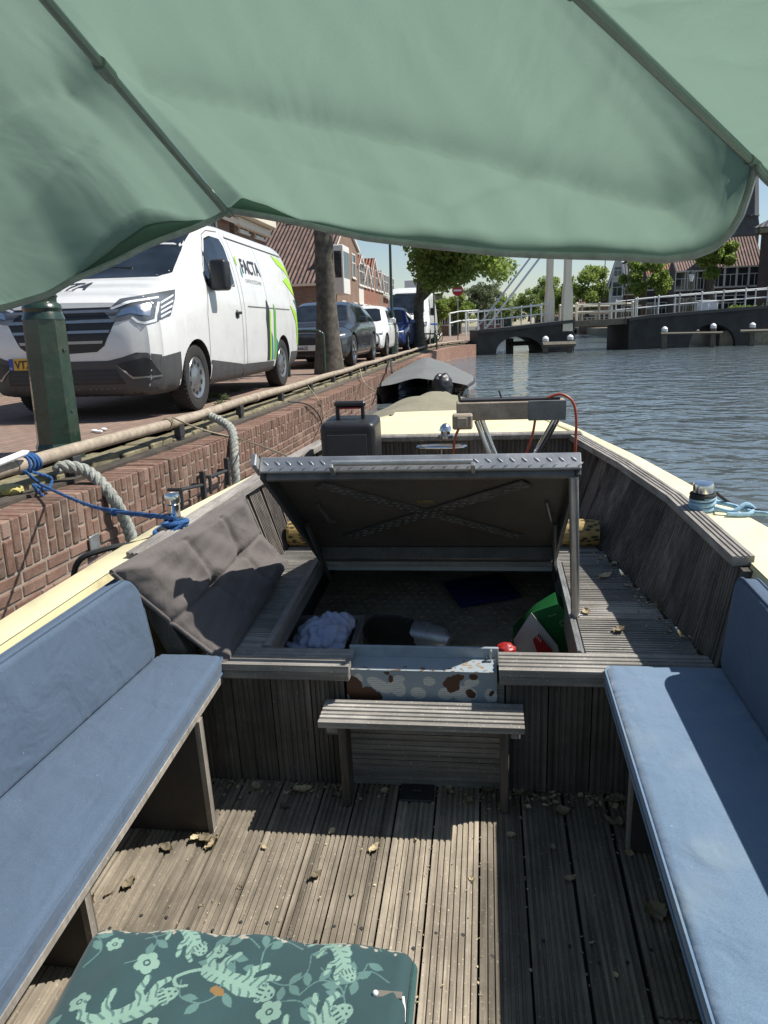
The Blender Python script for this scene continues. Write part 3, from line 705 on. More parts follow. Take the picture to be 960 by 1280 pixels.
def railing(us, base, hgt, off, m, spacing=1.15, r=.03, name='railing', rails=(1.0, .5)):
    g = G(); P = [bp(u, np.interp(u, [q[0] for q in base], [q[1] for q in base]))+BN*off for u in us]
    for f in rails: g.tube([p+Vector((0, 0, hgt*f)) for p in P], r, 8)
    L = 0
    for a, b in zip(P[:-1], P[1:]):
        d = (b-a).length; k = max(1, round(d/spacing))
        for i in range(k+1):
            p = a.lerp(b, i/k); g.tube([p-Vector((0, 0, .1)), p+Vector((0, 0, hgt+.02))], r*1.25, 8); g.sphere(p+Vector((0, 0, hgt+.05)), r*1.7, nu=8, nv=6)
    return part(g, name, m)
railing([598, 640, 688], LT, .95, .15, M['rail']); railing([594, 640, 695], LT, .95, BW-.15, M['rail'])
railing([722, 750, 792], [(718, 399), (786, 397)], .72, .25, M['creamrail'], 2.2, .05); railing([720, 750, 790], [(718, 399), (786, 397)], .72, BW-.25, M['creamrail'], 2.2, .05)
railing([797, 850, 905, 960, 1040], RT, .92, .15, M['rail']); railing([797, 850, 905, 960, 1040], RT, .92, BW-.15, M['rail'])
a = bp(598, 412)+BN*.15; g = G()
for dz in (.95, .5): g.tube([a+Vector((0, 0, dz)), a+Vector((-.9, -1.2, dz-.05)), a+Vector((-1.3, -2.6, dz-.15))], .032, 8)
for q in (0.45, 1): p = a+Vector((-1.3*q, -2.6*q+.15, 0)); g.tube([p-Vector((0, 0, .3)), p+Vector((0, 0, .9-.1*q))], .04, 8)
part(g, 'ramp_railing', M['rail'])
pn = bp(709, 399)+BN*.1; pf = pn+BN*4.6
for p in (pn, pf):
    g = G(); m = Matrix.Translation(p) @ Matrix.Rotation(math.atan2(BD.y, BD.x), 4, 'Z')
    g.prism([(-.27, -.6), (.27, -.6), (.24, 1.2), (.13, 1.9), (.15, 5.6), (-.15, 5.6), (-.17, 1.9), (-.24, 1.2)], .34, m @ Matrix.Translation((0, .17, 0)) @ Matrix.Rotation(rad(90), 4, 'X')); part(g, 'portal_post', M['creamrail'])
g = G(); g.tube([pn+Vector((0, 0, 5.7))-BN*.4, pf+Vector((0, 0, 5.7))+BN*.4], .17, 4); part(g, 'portal_beam', M['creamrail'])
for p in (pn, pf):
    g = G(); tpo = p+Vector((0, 0, 5.9)); g.tube([tpo-BD*4.9+Vector((0, 0, .2)), tpo+BD*3.6+Vector((0, 0, -.1))], [.22, .13], 4); part(g, 'balance_beam', M['creamrail'])
    g = G(); q = bp(607, 412)+BN*((p-pn).dot(BNN)+.25); e = p+Vector((0, 0, 4.7))-BD*.15; g.tube([q, e], .055, 8); part(g, 'stay_rod', M['rail'])
    g = G(); g.tube([tpo+BD*3.4, bp(783, 398)+BN*((p-pn).dot(BNN)+.2)], .025, 6); part(g, 'hanger_rod', M['darkgrey'])
# timber fenders with white capped posts in the water
def fender(posts, rails, lb):
    t = thing('bridge_fender', lb, 'fender', bp(posts[0][0], 436, -1.0)*1.0); t.location.z = 0
    for u, v in posts:
        p = bp(u, v, -1.0); g = G(); g.bbox(p.x-.13, p.x+.13, p.y-.13, p.y+.13, -1, p.z-.26, .02); o = wpart(g, 'post', M['bridgetimber'], t)
        g = G(); g.lathe([(.15, p.z-.26), (.16, p.z-.12), (.12, p.z-.06), (.03, p.z+.0)], 12, M=Matrix.Translation((p.x, p.y, 0))); wpart(g, 'cap', M['white'], o)
    for u0, u1, v, h in rails:
        a, b = bp(u0, v, -1.16), bp(u1, v-1.3, -1.16); g = G(); g.tube([a, b], h, 4); wpart(g, 'beam', M['bridgetimber'], t)
fender([(682, 420), (713, 418)], [(678, 719, 431, .14)], 'timber fender with two white capped posts below the drawbridge posts')
fender([(831, 408), (892, 404), (941, 403)], [(826, 903, 417, .06), (925, 975, 414, .08)], 'long timber fender with white capped posts along the right bridge span')
g = G(); p = bp(637, 432, 2); g.bbox(p.x-.2, p.x+.2, p.y-.2, p.y+.2, -1, .75, .03); q = bp(668, 430, 2); g.tube([p+Vector((0, -.25, .1)), q+Vector((2, 0, .1))], .12, 4)
tag(g.build('mooring_post', M['bridgetimber']), 'dark timber mooring post seen through the left bridge arch', 'post')

# far moored boats under the leaf
for i, (u, v, y, L, m, lb) in enumerate(((752, 417, 112, 4.6, 'white', 'pale open boat moored far beyond the drawbridge leaf'), (730, 416.5, 116, 4.2, 'hullblack', 'dark boat moored far behind the pale open boat'))):
    p = wz(u, v, 0); p = wy(u, v-1, y); t = thing('moored_boat', lb, 'boat', (p.x, y, 0), .1)
    g = G(); n_ = 10; out = []
    for k in range(n_+1):
        s = k/n_; w_ = .85*math.sqrt(max(0, 1-max(0, (s-.35)/.65)**2))*(1 if s > .15 else .85); out.append((-L/2+s*L, max(.03, w_), .55+.25*s*s))
    g.grid(lambda a, b: (lambda o: (o[0], (-o[1]+2*o[1]*b), o[2]-(.65*(1-abs(2*b-1)**2.5))))(out[min(n_, int(a*n_+.5))]), n_, 8)
    g.build('hull', M[m], t); g = G(); g.bbox(-1.2, .4, -.6, .6, .45, .85, .06); g.build('cover', M['greycover'], t)
# ================================================================== the boat (local coordinates: origin on the floor under the camera)
boat = thing('motor_sloop', 'open motor sloop with cream gunwales and weathered ribbed decking, hatch raised in its foredeck', 'boat', M=BM)
def bpart(g, name, m, parent=None, **k): return g.build(name, m, parent or boat, **k)

def ribs(g, o, along, across, up, L, w, n=7, d=.0045, t=.02, m=0, c=None):
    """one ribbed board: o corner, runs along L, ridges side by side over width w"""
    o, along, across, up = Vector(o), Vector(along).normalized(), Vector(across).normalized(), Vector(up).normalized()
    c = random.uniform(.2, 1.0) if c is None else c; pts = [(0, -t), (0, 0)]
    p = w/n
    for i in range(n):
        a = i*p
        if i: pts += [(a+.16*p, -d), (a+.24*p, 0)]
        if i < n-1: pts += [(a+.78*p, 0), (a+.86*p, -d)]
    pts += [(w, 0), (w, -t)]
    A = [o+across*x+up*z for x, z in pts]; B_ = [q+along*L for q in A]; k = len(A)
    g.add(A+B_, [(i, i+1, k+i+1, k+i) for i in range(k-1)]+[tuple(range(k-1, -1, -1)), tuple(range(k, 2*k))], m, c)

# floor
g = G()
fx = [-1.10, -.985, -.86, -.735, -.613, -.484, -.385, -.26, -.15, -.024, .09, .207, .33, .45, .575, .70]
for i, (a, b) in enumerate(zip(fx[:-1], fx[1:])):
    gap = .003 if i < 11 else .006
    cuts = [(-1.1, 1.9)] if i not in (12, 3) else [(-1.1, 1.205), (1.211, 1.9)]
    for y0, y1 in cuts: ribs(g, (a+gap, y0, random.gauss(0, .0012)), (0, 1, 0), (1, 0, 0), (0, 0, 1), y1-y0, b-a-2*gap, 8 if b-a > .115 else 7)
bpart(g, 'floor_boards', M['deck'])
g = G(); g.box(-1.12, .72, -1.15, 1.93, -.06, -.024); bpart(g, 'underfloor', M['plank_gap'])
g = G()
for i, x in enumerate(fx[1:-2]):
    for y in (.98, 1.33, 1.83):
        for dx in (.03, .09): g.lathe([(.0042, -.001), (.0042, .0012), (.002, .0016)], 8, M=Matrix.Translation((x+dx+random.gauss(0, .003), y+random.gauss(0, .006)+(.04 if i % 2 else 0), .0)))
o = bpart(g, 'floor_screws', M['darkgrey']); o['kind'] = 'stuff'
g = G(); hp = bz(522, 990, 0); g.bbox(hp.x-.05, hp.x+.05, hp.y-.045, hp.y+.045, .0, .006, .003); g.bbox(hp.x-.015, hp.x+.015, hp.y-.008, hp.y+.008, .006, .012, .002); bpart(g, 'floor_hatch_plate', M['darkgrey'])

# hull, gunwales and foredeck
OUT = [(.93, -1.2), (.905, .2), (.875, 1.3), (.817, 2.24), (.734, 2.61), (.617, 3.115), (.43, 3.72), (.30, 4.04), (.20, 4.14)]
INN = [(.74, -1.2), (.725, .2), (.70, 1.3), (.672, 1.92), (.645, 2.47), (.56, 2.95), (.425, 3.51), (.27, 3.92), (.16, 4.02)]
OUTL = [(-1.26, -1.2), (-1.24, .2), (-1.20, 1.2), (-1.165, 1.6), (-1.135, 1.85), (-1.065, 2.38), (-.955, 2.84), (-.80, 3.4), (-.66, 3.98), (-.54, 4.14)]
INNL = [(-1.14, -1.2), (-1.13, .2), (-1.10, 1.2), (-1.06, 1.6), (-1.035, 1.85), (-.985, 2.30), (-.90, 2.84), (-.76, 3.45), (-.62, 3.88), (-.5, 4.02)]
GZ_ = .70
def camber(x, y): return GZ_+.012*max(0, 1-((x+.18)/.6)**2)*min(1, max(0, (y-3.3)/.3))+max(0, y-3.4)*.012
g = G()
for O, I in ((OUT, INN), (OUTL, INNL)):
    for k in range(len(O)-1):
        (xo, yo), (xo2, yo2), (xi, yi), (xi2, yi2) = O[k], O[k+1], I[k], I[k+1]
        sgn = 1 if xo > 0 else -1; ro = .018
        zs = lambda y: GZ_+max(0, y-3.4)*.012
        za, zb = zs(yo), zs(yo2)
        prof = [(0, 0), (1-ro/.17, 0), (1-.35*ro/.17, -ro*.3), (1, -ro)]
        row = lambda X0, Y0, X1, Y1, z: [Vector((X0+(X1-X0)*f, Y0+(Y1-Y0)*f, z+dz)) for f, dz in prof]
        A = row(xi, yi, xo, yo, za); B_ = row(xi2, yi2, xo2, yo2, zb)
        for lo, dx in ((-.16, 0), (-.17, -.03), (-.95, -.10)):
            A.append(Vector((xo+sgn*dx, yo, za+lo))); B_.append(Vector((xo2+sgn*dx*(.8 if yo2 < 3.5 else 1), yo2-(.25 if k > 5 and lo < -.5 else 0), zb+lo)))
        n_ = len(A); g.add(A+B_, [(i, i+1, n_+i+1, n_+i) for i in range(n_-1)], 0)
a, b = OUT[-1], OUTL[-1]
for z0, z1 in ((GZ_+.008, GZ_-.15), (GZ_-.15, GZ_-.95)):
    g.quad((a[0], a[1], z0), (b[0], b[1], z0), (b[0]+.1*(z1 < 0), b[1]-.3*(z1 < 0), z1), (a[0]-.1*(z1 < 0), a[1]-.3*(z1 < 0), z1))
bpart(g, 'hull', M['cream'], angle=40)
# foredeck plate
g = G()
def fd(s, t):
    y = 3.5+t*.64; xr = np.interp(y, [p[1] for p in INN], [p[0] for p in INN]) if y < 4.02 else .16; xl = np.interp(y, [p[1] for p in INNL], [p[0] for p in INNL]) if y < 4.1 else -.5
    x = xl+(xr-xl)*s; return (x, y, camber(x, y)+.004)
g.grid(fd, 14, 8); bpart(g, 'foredeck', M['cream'])
g = G(); g.tube([(INN[k][0]+.004, INN[k][1], GZ_+max(0, INN[k][1]-3.4)*.012+.003) for k in (6, 7, 8)], .012, 8); g.tube([(INNL[k][0], INNL[k][1], GZ_+max(0, INNL[k][1]-3.4)*.012+.003) for k in (7, 8, 9)], .012, 8); bpart(g, 'deck_moulding', M['creamin'])
# bulkhead closing the foredeck
g = G(); x = -.78
while x < .43: 
    w = min(.115, .43-x); ribs(g, (x, 3.485, .40), (0, 0, 1), (1, 0, 0), (0, -1, 0), .30, w-.004, 6); x += .117
bpart(g, 'bulkhead_boards', M['panel'])
g = G(); g.bbox(-.78, .43, 3.465, 3.52, .70, .728, .006, c=.4); bpart(g, 'bulkhead_cap', M['cap'])
# inner liner behind the benches
L1 = [(INN[k][0]-.002, INN[k][1]) for k in range(0, 4)]
for P, s in ((L1, 1), ([(p[0]+.002, p[1]) for p in INNL[:5]], -1)):
    g = G()
    for (xa, ya), (xb, yb) in zip(P[:-1], P[1:]):
        g.quad((xa, ya, GZ_-.001), (xb, yb, GZ_-.001), (xb-s*.03, yb, .55), (xa-s*.03, ya, .55)); g.quad((xa-s*.03, ya, .55), (xb-s*.03, yb, .55), (xb-s*.05, yb, -.05), (xa-s*.05, ya, -.05))
    bpart(g, 'inner_liner', M['creamin'])

# coamings: ribbed upright boards and their caps
CR = [(.600, 1.925, .645), (.495, 2.49, .603), (.405, 2.95, .52), (.36, 3.48, .392)]   # x at deck, y, x at top
CL = [(-.86, 1.94, -1.00), (-.83, 2.45, -.93), (-.80, 2.90, -.865), (-.745, 3.48, -.75)]
def coaming(P, sgn, nm):
    g = G(); D = .405; T = .69
    for (xa, ya, ta), (xb, yb, tb) in zip(P[:-1], P[1:]):
        k = max(1, round((yb-ya)/.118))
        for i in range(k):
            f0, f1 = i/k+.008, (i+1)/k-.008
            p0 = Vector((xa+(xb-xa)*f0, ya+(yb-ya)*f0, D)); p1 = Vector((xa+(xb-xa)*f1, ya+(yb-ya)*f1, D)); q0 = Vector((ta+(tb-ta)*f0, ya+(yb-ya)*f0, T))
            up = (q0-p0); ac = (p1-p0); nr = ac.cross(up).normalized(); nr = nr if nr.x*sgn < 0 else -nr
            ribs(g, p0, up, ac, nr, up.length, ac.length, 8, .003)
    bpart(g, 'coaming_boards', M['panel'])
    g = G()
    for (xa, ya, ta), (xb, yb, tb) in zip(P[:-1], P[1:]):
        a = Vector((ta-sgn*.02, ya-.0, .692)); b = Vector((tb-sgn*.02, yb, .692)); al = b-a; ac = Vector((al.y, -al.x, 0)).normalized()*sgn
        ribs(g, a+Vector((0, 0, .026)), al, ac, (0, 0, 1), al.length+.004, .056, 4, .004, .026, c=.55+.1*random.random())
    bpart(g, 'coaming_cap', M['cap'])
    g = G(); xa, ya, ta = P[0]
    g.bbox(min(xa, ta)-.012 if sgn > 0 else min(xa, ta)-.0, max(xa, ta)+.0, ya-.022, ya-.002, .39, .69, .003, c=.3)
    g2 = G(); g2.add([(xa, ya-.003, .40), (xa+sgn*.07, ya-.003, .40), (ta+sgn*.04, ya-.003, .689), (ta, ya-.003, .689), (xa, ya-.03, .40), (xa+sgn*.07, ya-.03, .40), (ta+sgn*.04, ya-.03, .689), (ta, ya-.03, .689)],
                    [(0, 1, 2, 3), (7, 6, 5, 4), (0, 3, 7, 4), (1, 5, 6, 2), (2, 6, 7, 3), (0, 4, 5, 1)], 0, .3); bpart(g2, 'coaming_end_post', M['panel'])
coaming(CR, 1, 'r'); coaming(CL, -1, 'l')

# raised deck round the hatch: ribbed boards running athwart
DZ = .41; HX0, HX1, HY0, HY1 = -.635, .262, 1.965, 2.70
def xin(y, P): return float(np.interp(y, [p[1] for p in P], [p[0] for p in P]))
g = G(); y = 1.965
while y < 3.47:
    w = min(.118, 3.47-y); ym = y+w/2; xl, xr = xin(ym, CL)+.006, xin(ym, CR)-.006
    if ym < HY1: 
        ribs(g, (xl, y, DZ), (1, 0, 0), (0, 1, 0), (0, 0, 1), HX0-.03-xl, w-.003, 8); ribs(g, (HX1+.012, y, DZ), (1, 0, 0), (0, 1, 0), (0, 0, 1), xr-HX1-.012, w-.003, 8)
    else: ribs(g, (xl, y, DZ), (1, 0, 0), (0, 1, 0), (0, 0, 1), xr-xl, w-.003, 8)
    y += w
bpart(g, 'deck_boards', M['deckx'])
for xa, xb in ((-.765, -.385), (.03, .60)):
    g = G(); ribs(g, (xa, 1.858, DZ+.003), (1, 0, 0), (0, 1, 0), (0, 0, 1), xb-xa, .104, 5, .004, .02, c=.7)
    g.bbox(xa+.001, xb-.001, 1.861, 1.889, DZ-.046, DZ-.0172, .003, c=.35)
    bpart(g, 'front_edge_board', M['deckx'])
# deck front: upright ribbed panels
for xa, xb in ((-.86, -.405), (.05, .60)):
    x = xa; g = G()
    while x < xb-.02:
        w = min(.118, xb-x); ribs(g, (x, 1.893, .0), (0, 0, 1), (1, 0, 0), (0, -1, 0), .362, w-.004, 7); x += w
    bpart(g, 'deck_front_boards', M['panel'])
g = G(); z = .0
while z < .27: ribs(g, (-.40, 1.898, z), (1, 0, 0), (0, 0, 1), (0, -1, 0), .445, .085, 5, .003); z += .088
bpart(g, 'deck_front_lower_boards', M['deckx'])
g = G(); g.box(-.9, .66, 1.93, 1.945, -.02, .38); bpart(g, 'deck_front_frame', M['plank_gap'])

# painted steel sill between the deck boards, with worn paint blots
def printed(name, cols, fn, nu, nv, mat, parent):
    vs = [fn(i/nu, j/nv) for j in range(nv+1) for i in range(nu+1)]; w = nu+1
    me = bpy.data.meshes.new(name); me.from_pydata(vs, [], [(j*w+i, j*w+i+1, (j+1)*w+i+1, (j+1)*w+i) for j in range(nv) for i in range(nu)])
    at = me.attributes.new('print', 'FLOAT_COLOR', 'POINT'); at.data.foreach_set('color', np.concatenate([cols.reshape(-1, 3), np.ones((len(vs), 1))], 1).astype(np.float32).ravel())
    me.materials.append(mat); me.polygons.foreach_set('use_smooth', [True]*len(me.polygons)); me.set_sharp_from_angle(angle=rad(40)); o = bpy.data.objects.new(name, me); COL.objects.link(o)
    if parent: o.parent = parent
    return o
def blob(U, V, cu, cv, a, b, rot=0, rough=.0, seed=0):
    c, s = math.cos(rot), math.sin(rot); x = (U-cu)*c+(V-cv)*s; y = -(U-cu)*s+(V-cv)*c; q = np.arctan2(y, x); rs = np.random.default_rng(seed); r = np.sqrt((x/a)**2+(y/b)**2)
    w = sum(rs.normal()*np.cos(k*q+rs.random()*6.28)/k for k in (2, 3, 5, 8, 13, 21)); return r < 1+rough*w
nu, nv = 320, 90; U, V = np.meshgrid(np.linspace(0, 1, nu+1), np.linspace(0, 1, nv+1))   # U 0..1 over .425 m, V 0 bottom..1 top of .125 m
C = np.zeros(U.shape+(3,)); C[:] = (.235, .28, .31)
Wd, Ht = .425, .115; X_ = U*Wd; Z_ = V*Ht
def paint(mask, col): C[mask] = col
wht = (.52, .52, .48); rust = (.07, .03, .018)
fine = (np.sin(Z_*900+np.sin(X_*40)*1.2) > .55)
for i, (cx, cz, a_, b_, r_) in enumerate(((.075+.02, .068, .040, .018, -.55), (.145, .062, .022, .032, .5), (.152, .088, .016, .012, 0), (.205, .045, .022, .019, 0), (.236, .083, .017, .015, 0), (.283, .045, .023, .019, .2), (.335, .046, .034, .026, 0), (.355, .082, .022, .013, .3), (.408, .043, .018, .02, .4), (.035, .086, .012, .016, 0))):
    mk = blob(X_, Z_, cx, cz, a_, b_, r_, .06, i); paint(mk, wht); paint(mk & fine, (.34, .35, .34))
for i, (cx, cz, a_, b_, r_) in enumerate(((.022, .05, .026, .048, 0), (.065, .03, .036, .03, 0), (.30, .075, .024, .024, 0), (.318, .098, .017, .010, 0), (.352, .047, .014, .014, 0), (.41, .05, .010, .006, 1), (.128, .088, .007, .012, 0), (.118, .106, .008, .005, 0), (.36, .10, .012, .01, 0))):
    paint(blob(X_, Z_, cx, cz, a_, b_, r_, .22, 40+i), rust)
sill = printed('steel_sill', C, lambda u, v: (-.40+u*.425, 1.889, .272+v*.115), nu, nv, attrcol('worn_sill_paint', .45, .15, 60), boat)
nv2 = 40; U, V = np.meshgrid(np.linspace(0, 1, nu+1), np.linspace(0, 1, nv2+1)); C = np.zeros(U.shape+(3,)); C[:] = (.30, .35, .375)
for i in range(40): 
    cu, cv = random.random()*.98, random.random()**2*.35
    C[blob(U*.425, V*.07, cu*.425, cv*.07, .006*random.random()+.001, .003*random.random()+.0008, 0, .4, i+90)] = (.16, .08, .03)
for i in range(16): C[blob(U*.425, V*.07, .33+random.random()*.06, .02+random.random()*.04, .005, .003, 0, .4, i+190)] = (.30, .17, .06)
printed('sill_top', C, lambda u, v: (-.40+u*.425, 1.889+v*.072, .387+.004*v), nu, nv2, bpy.data.materials['worn_sill_paint'], sill)
g = G(); g.bbox(-.40, .03, 1.962, 1.972, .35, .424, .002); bpart(g, 'hatch_front_lip', M['bluegrey'])
g = G(); g.bbox(.005, .012, 1.945, 1.958, .39, .425, .002); g.bbox(-.006, .012, 1.94, 1.96, .392, .398, .002); bpart(g, 'lid_catch', M['steel'], sill)

# hatch coaming and the hold under it
g = G(); g.bbox(HX0-.028, HX0-.004, 1.975, HY1+.02, .34, .417, .002, c=.5); bpart(g, 'hatch_side_board', M['cap'])
g = G(); g.bbox(HX1-.012, HX1-.002, 1.975, HY1, .30, .416, .001); g.bbox(HX1+.0, HX1+.008, 1.975, HY1, .30, .409, .001); bpart(g, 'hatch_side_strip', M['steel'])
g = G(); hx0, hx1, hz = -.74, .42, .075
g.quad((hx0, 1.95, hz), (hx1, 1.95, hz), (hx1, 3.47, hz), (hx0, 3.47, hz))
pat = G()
for i in range(29):
    for j in range(26):
        x, y = hx0+.03+i*.04+(.02 if j % 2 else 0), 2.0+j*.05; q = rad(45 if (i+j) % 2 else -45)
        m = Matrix.Translation((x, y, hz+.0005)) @ Matrix.Rotation(q, 4, 'Z') @ Matrix.Diagonal((.016, .0045, .0028, 1)); pat.sphere((0, 0, 0), 1, nu=6, nv=4); 
        base = len(pat.v)-6*5
        for k in range(base, len(pat.v)): pat.v[k] = tuple(m @ Vector(pat.v[k]))
M['holdmetal'] = plain('hold_tread_plate', (.52, .45, .36), .55, .0, var=.4, scale=6, grime=.4)
hold = bpart(g, 'hold_floor', M['holdmetal']); o = bpart(pat, 'tread_pattern', M['holdmetal'], hold); o['kind'] = 'stuff'
g = G(); g.box(hx0-.01, hx0, 1.95, 3.47, hz, .385); g.box(hx1, hx1+.01, 1.95, 3.47, hz, .385); g.box(hx0, hx1, 3.455, 3.465, hz, .385); bpart(g, 'hold_sides', M['endply'])
g = G(); g.bbox(HX0, HX1, HY1+.002, HY1+.05, .36, .455, .004); bpart(g, 'hinge_bar', M['bluegrey'])
g = G()
for x in (-.53, .17):  g.tube([(x-.05, HY1-.004, .46), (x+.05, HY1-.004, .46)], .009, 8)
bpart(g, 'hinge', M['steel'])

# the raised lid: local frame u across, w up the lid, n out of its underside
LA = Vector((-.642, 2.70, .452)); LB = by(323, 579, 2.06); LW = .895
lu = Vector((1, 0, 0)); lw = Vector((0, LB.y-LA.y, (LB.z-LA.z))); LH = lw.length; lw.normalize(); ln = lu.cross(lw).normalized()
if ln.y > 0: ln = -ln
LM = Matrix(((lu.x, lw.x, ln.x, LA.x), (lu.y, lw.y, ln.y, LA.y), (lu.z, lw.z, ln.z, LA.z), (0, 0, 0, 1)))
lid = bpart((lambda g: (g.bbox(0, LW, 0, LH, -.012, 0, .002, M=LM), g)[1])(G()), 'hatch_lid', M['lidunder'])
g = G()
g.bbox(.0, LW, LH-.004, LH+.012, -.014, .034, .003, M=LM)       # tread-plate front lip
for i in range(27):
    for j, (dz, q) in enumerate(((.006, 40), (.022, -40))):
        c = LM @ Vector((.018+i*.033+(.0165 if j else 0), LH+.012, dz)); m = Matrix.Translation(c) @ LM.to_3x3().to_4x4() @ Matrix.Rotation(rad(90), 4, 'X') @ Matrix.Rotation(rad(q), 4, 'Z') @ Matrix.Diagonal((.011, .0026, .0024, 1))
        a0 = len(g.v); g.sphere((0, 0, 0), 1, nu=6, nv=4)
        for k in range(a0, len(g.v)): g.v[k] = tuple(m @ Vector(g.v[k]))
bpart(g, 'tread_plate_lip', M['steel'], lid)
for x0, x1, y0, y1 in ((0, .016, 0, LH), (LW-.016, LW, 0, LH), (.016, LW-.016, LH-.022, LH-.004), (.016, LW-.016, .0, .03)):
    g = G(); g.bbox(x0, x1, y0, y1, .001, .05, .003, M=LM); bpart(g, 'lid_frame', M['darkgrey'] if y1-y0 > .1 else M['lidmetal'], lid)
for s in (1, -1):
    g = G(); cx, cy = LW/2, LH/2; a = math.atan2(LH-.2, LW-.14)
    m = LM @ Matrix.Translation((cx, cy, 0)) @ Matrix.Rotation(s*a, 4, 'Z'); hl = .40
    g.box(-hl, hl, -.024, .024, .002+.003*(s > 0), .006+.003*(s > 0), M=m)
    for i in range(38):
        for j in (-1, 0, 1):
            mm = m @ Matrix.Translation((-hl+.012+i*.021, j*.015, .0075+.003*(s > 0))) @ Matrix.Rotation(rad(35 if (i+j) % 2 else -35), 4, 'Z') @ Matrix.Diagonal((.008, .0022, .002, 1)); a0 = len(g.v); g.sphere((0, 0, 0), 1, nu=6, nv=4)
            for k in range(a0, len(g.v)): g.v[k] = tuple(mm @ Vector(g.v[k]))
    bpart(g, 'cross_strip', M['lidmetal'], lid)
g = G(); g.bbox(LW/2-.027, LW/2+.027, LH*.60, LH*.60+.022, .001, .003, .0008, M=LM); bpart(g, 'lid_label', M['brass'], lid)
g = G()
for x in (.215, .605): g.bbox(x-.006, x+.006, LH-.006, LH+.05, .028, .04, .002, M=LM)
g.tube([LM @ Vector((.215, LH+.036, .02)), LM @ Vector((.605, LH+.036, .02))], .008, 10)
bpart(g, 'grab_bar', M['steel'], lid)
g = G(); g.bbox(-.016, -.001, LH-.03, LH+.045, -.01, .028, .003, M=LM); bpart(g, 'lid_corner_hook', M['steel'], lid)
for x in (.10, LW-.07):
    g = G(); g.tube([LM @ Vector((x, LH*.62, .006)), LM @ Vector((x+.02, LH*.5, .03)), LM @ Vector((x+.025, LH*.42, .01))], .006, 8); bpart(g, 'lid_clip', M['lidmetal'], lid)
g = G(); st = LM @ Vector((.035, LH*.45, .03)); g.tube([st, Vector((HX0+.045, 2.62, .36))], .008, 8); st = LM @ Vector((LW-.035, LH*.45, .03)); g.tube([st, Vector((HX1-.02, 2.62, .36))], .008, 8); bpart(g, 'lid_stay', M['darkgrey'], lid)
pt = LM @ Vector((LW-.02, LH-.01, .045)); pb = bz(719, 769, .415)
g = G(); g.tube([pt, pb], .0135, 14); g.tube([pt+(pb-pt)*.985, pb+(pb-pt)*.004], .0145, 14)
for f in (.80, .86, .93): c = pt.lerp(pb, f); g.sphere(c+Vector((-.002, -.0128, 0)), .003, nu=8, nv=6)
bpart(g, 'lid_prop', M['steel'])

# step bench in front of the sill
g = G()
m_ = Matrix.Translation((0, 0, 0)); tx0, tx1 = -.458, .095
ribs(g, (tx0, 1.752, .302), (1, 0, 0), (0, 1, 0), (0, 0, 1), tx1-tx0, .118, 6, .0045, .018, c=.95)
g.bbox(tx0+.03, tx1-.03, 1.80, 1.885, .262, .283, .003, c=.2)
step = bpart(g, 'step', M['deckx'])
for x in (-.402, .044):
    g = G(); g.bbox(x-.012, x+.012, 1.79, 1.855, 0, .283, .003, c=.35); bpart(g, 'step_leg', M['panel'], step)
    g = G(); s = -1 if x < -.2 else 1; g.bbox(x+s*.014, x+s*.042, 1.80, 1.885, .235, .261, .003, c=.6); bpart(g, 'step_batten', M['cap'], step)

# benches
def bench(sgn):
    t = bpart(mkseat(sgn), 'bench', M['endply'])
    for y, xi in (((1.67, -.765), (1.225, -.875), (.45, -.875)) if sgn < 0 else ((1.68, .362), (1.10, .40), (.40, .40))):
        xo = -1.10 if sgn < 0 else .71
        g = G(); g.bbox(min(xi, xo), max(xi, xo), y-.012, y+.012, .001, .352, .002); pn_ = bpart(g, 'bench_end_panel', M['endply'], t)
        g = G(); g.bbox(xi-sgn*.011, xi-sgn*.0005, y-.0125, y+.0125, .001, .352, .002, c=.5); bpart(g, 'panel_edge', M['edgewood'], pn_)
    g = G()
    if sgn < 0: g.bbox(-.772, -.756, -1, 1.862, .352, .374, .003, c=.6)
    else: g.bbox(.322, .338, -1, 1.855, .352, .374, .003, c=.6)
    bpart(g, 'bench_front_edge', M['edgewood'], t); return t
def mkseat(sgn):
    g = G(); 
    if sgn < 0: g.bbox(-1.09, -.7725, -1, 1.86, .354, .372, .002)
    else: g.bbox(.3385, .69, -1, 1.853, .354, .372, .002)
    return g
bench(-1); bench(1)

# mooring posts on the gunwales
for px, z in ((bz(877, 640, .70), .70), (bz(219, 652, .70), .70), (bz(557, 547, .735), .735)):
    g = G(); T_ = Matrix.Translation((px.x, px.y, z)); r = .029 if px.x > -.1 else .024
    if abs(px.x+.18) < .15: g.lathe([(.034, 0), (.034, .012), (.022, .016), (.022, .03), (.028, .032), (.024, .05), (.012, .062), (.002, .066)], 18, M=T_); nm, mm = 'navigation_light', M['chrome']
    else: g.lathe([(r*1.5, 0), (r*1.5, .008), (r*.9, .012), (r*.85, .06), (r*1.05, .066), (r*1.08, .088), (r*.95, .096), (.003, .098)], 22, M=T_); nm, mm = 'mooring_bollard', M['chrome']
    bpart(g, nm, mm)
g = G(); a = bz(523, 556, .62); rc = (-.205, 3.43); g.tube([(rc[0]+.115*math.cos(q), rc[1]+.035*math.sin(q), .685) for q in np.linspace(0, 2*math.pi, 28, endpoint=False)], .006, 8, closed=True); g.tube([(rc[0], rc[1]-.035, .685), (rc[0], rc[1]-.035, .60)], .006, 8)
bpart(g, 'stainless_ring', M['chrome'])
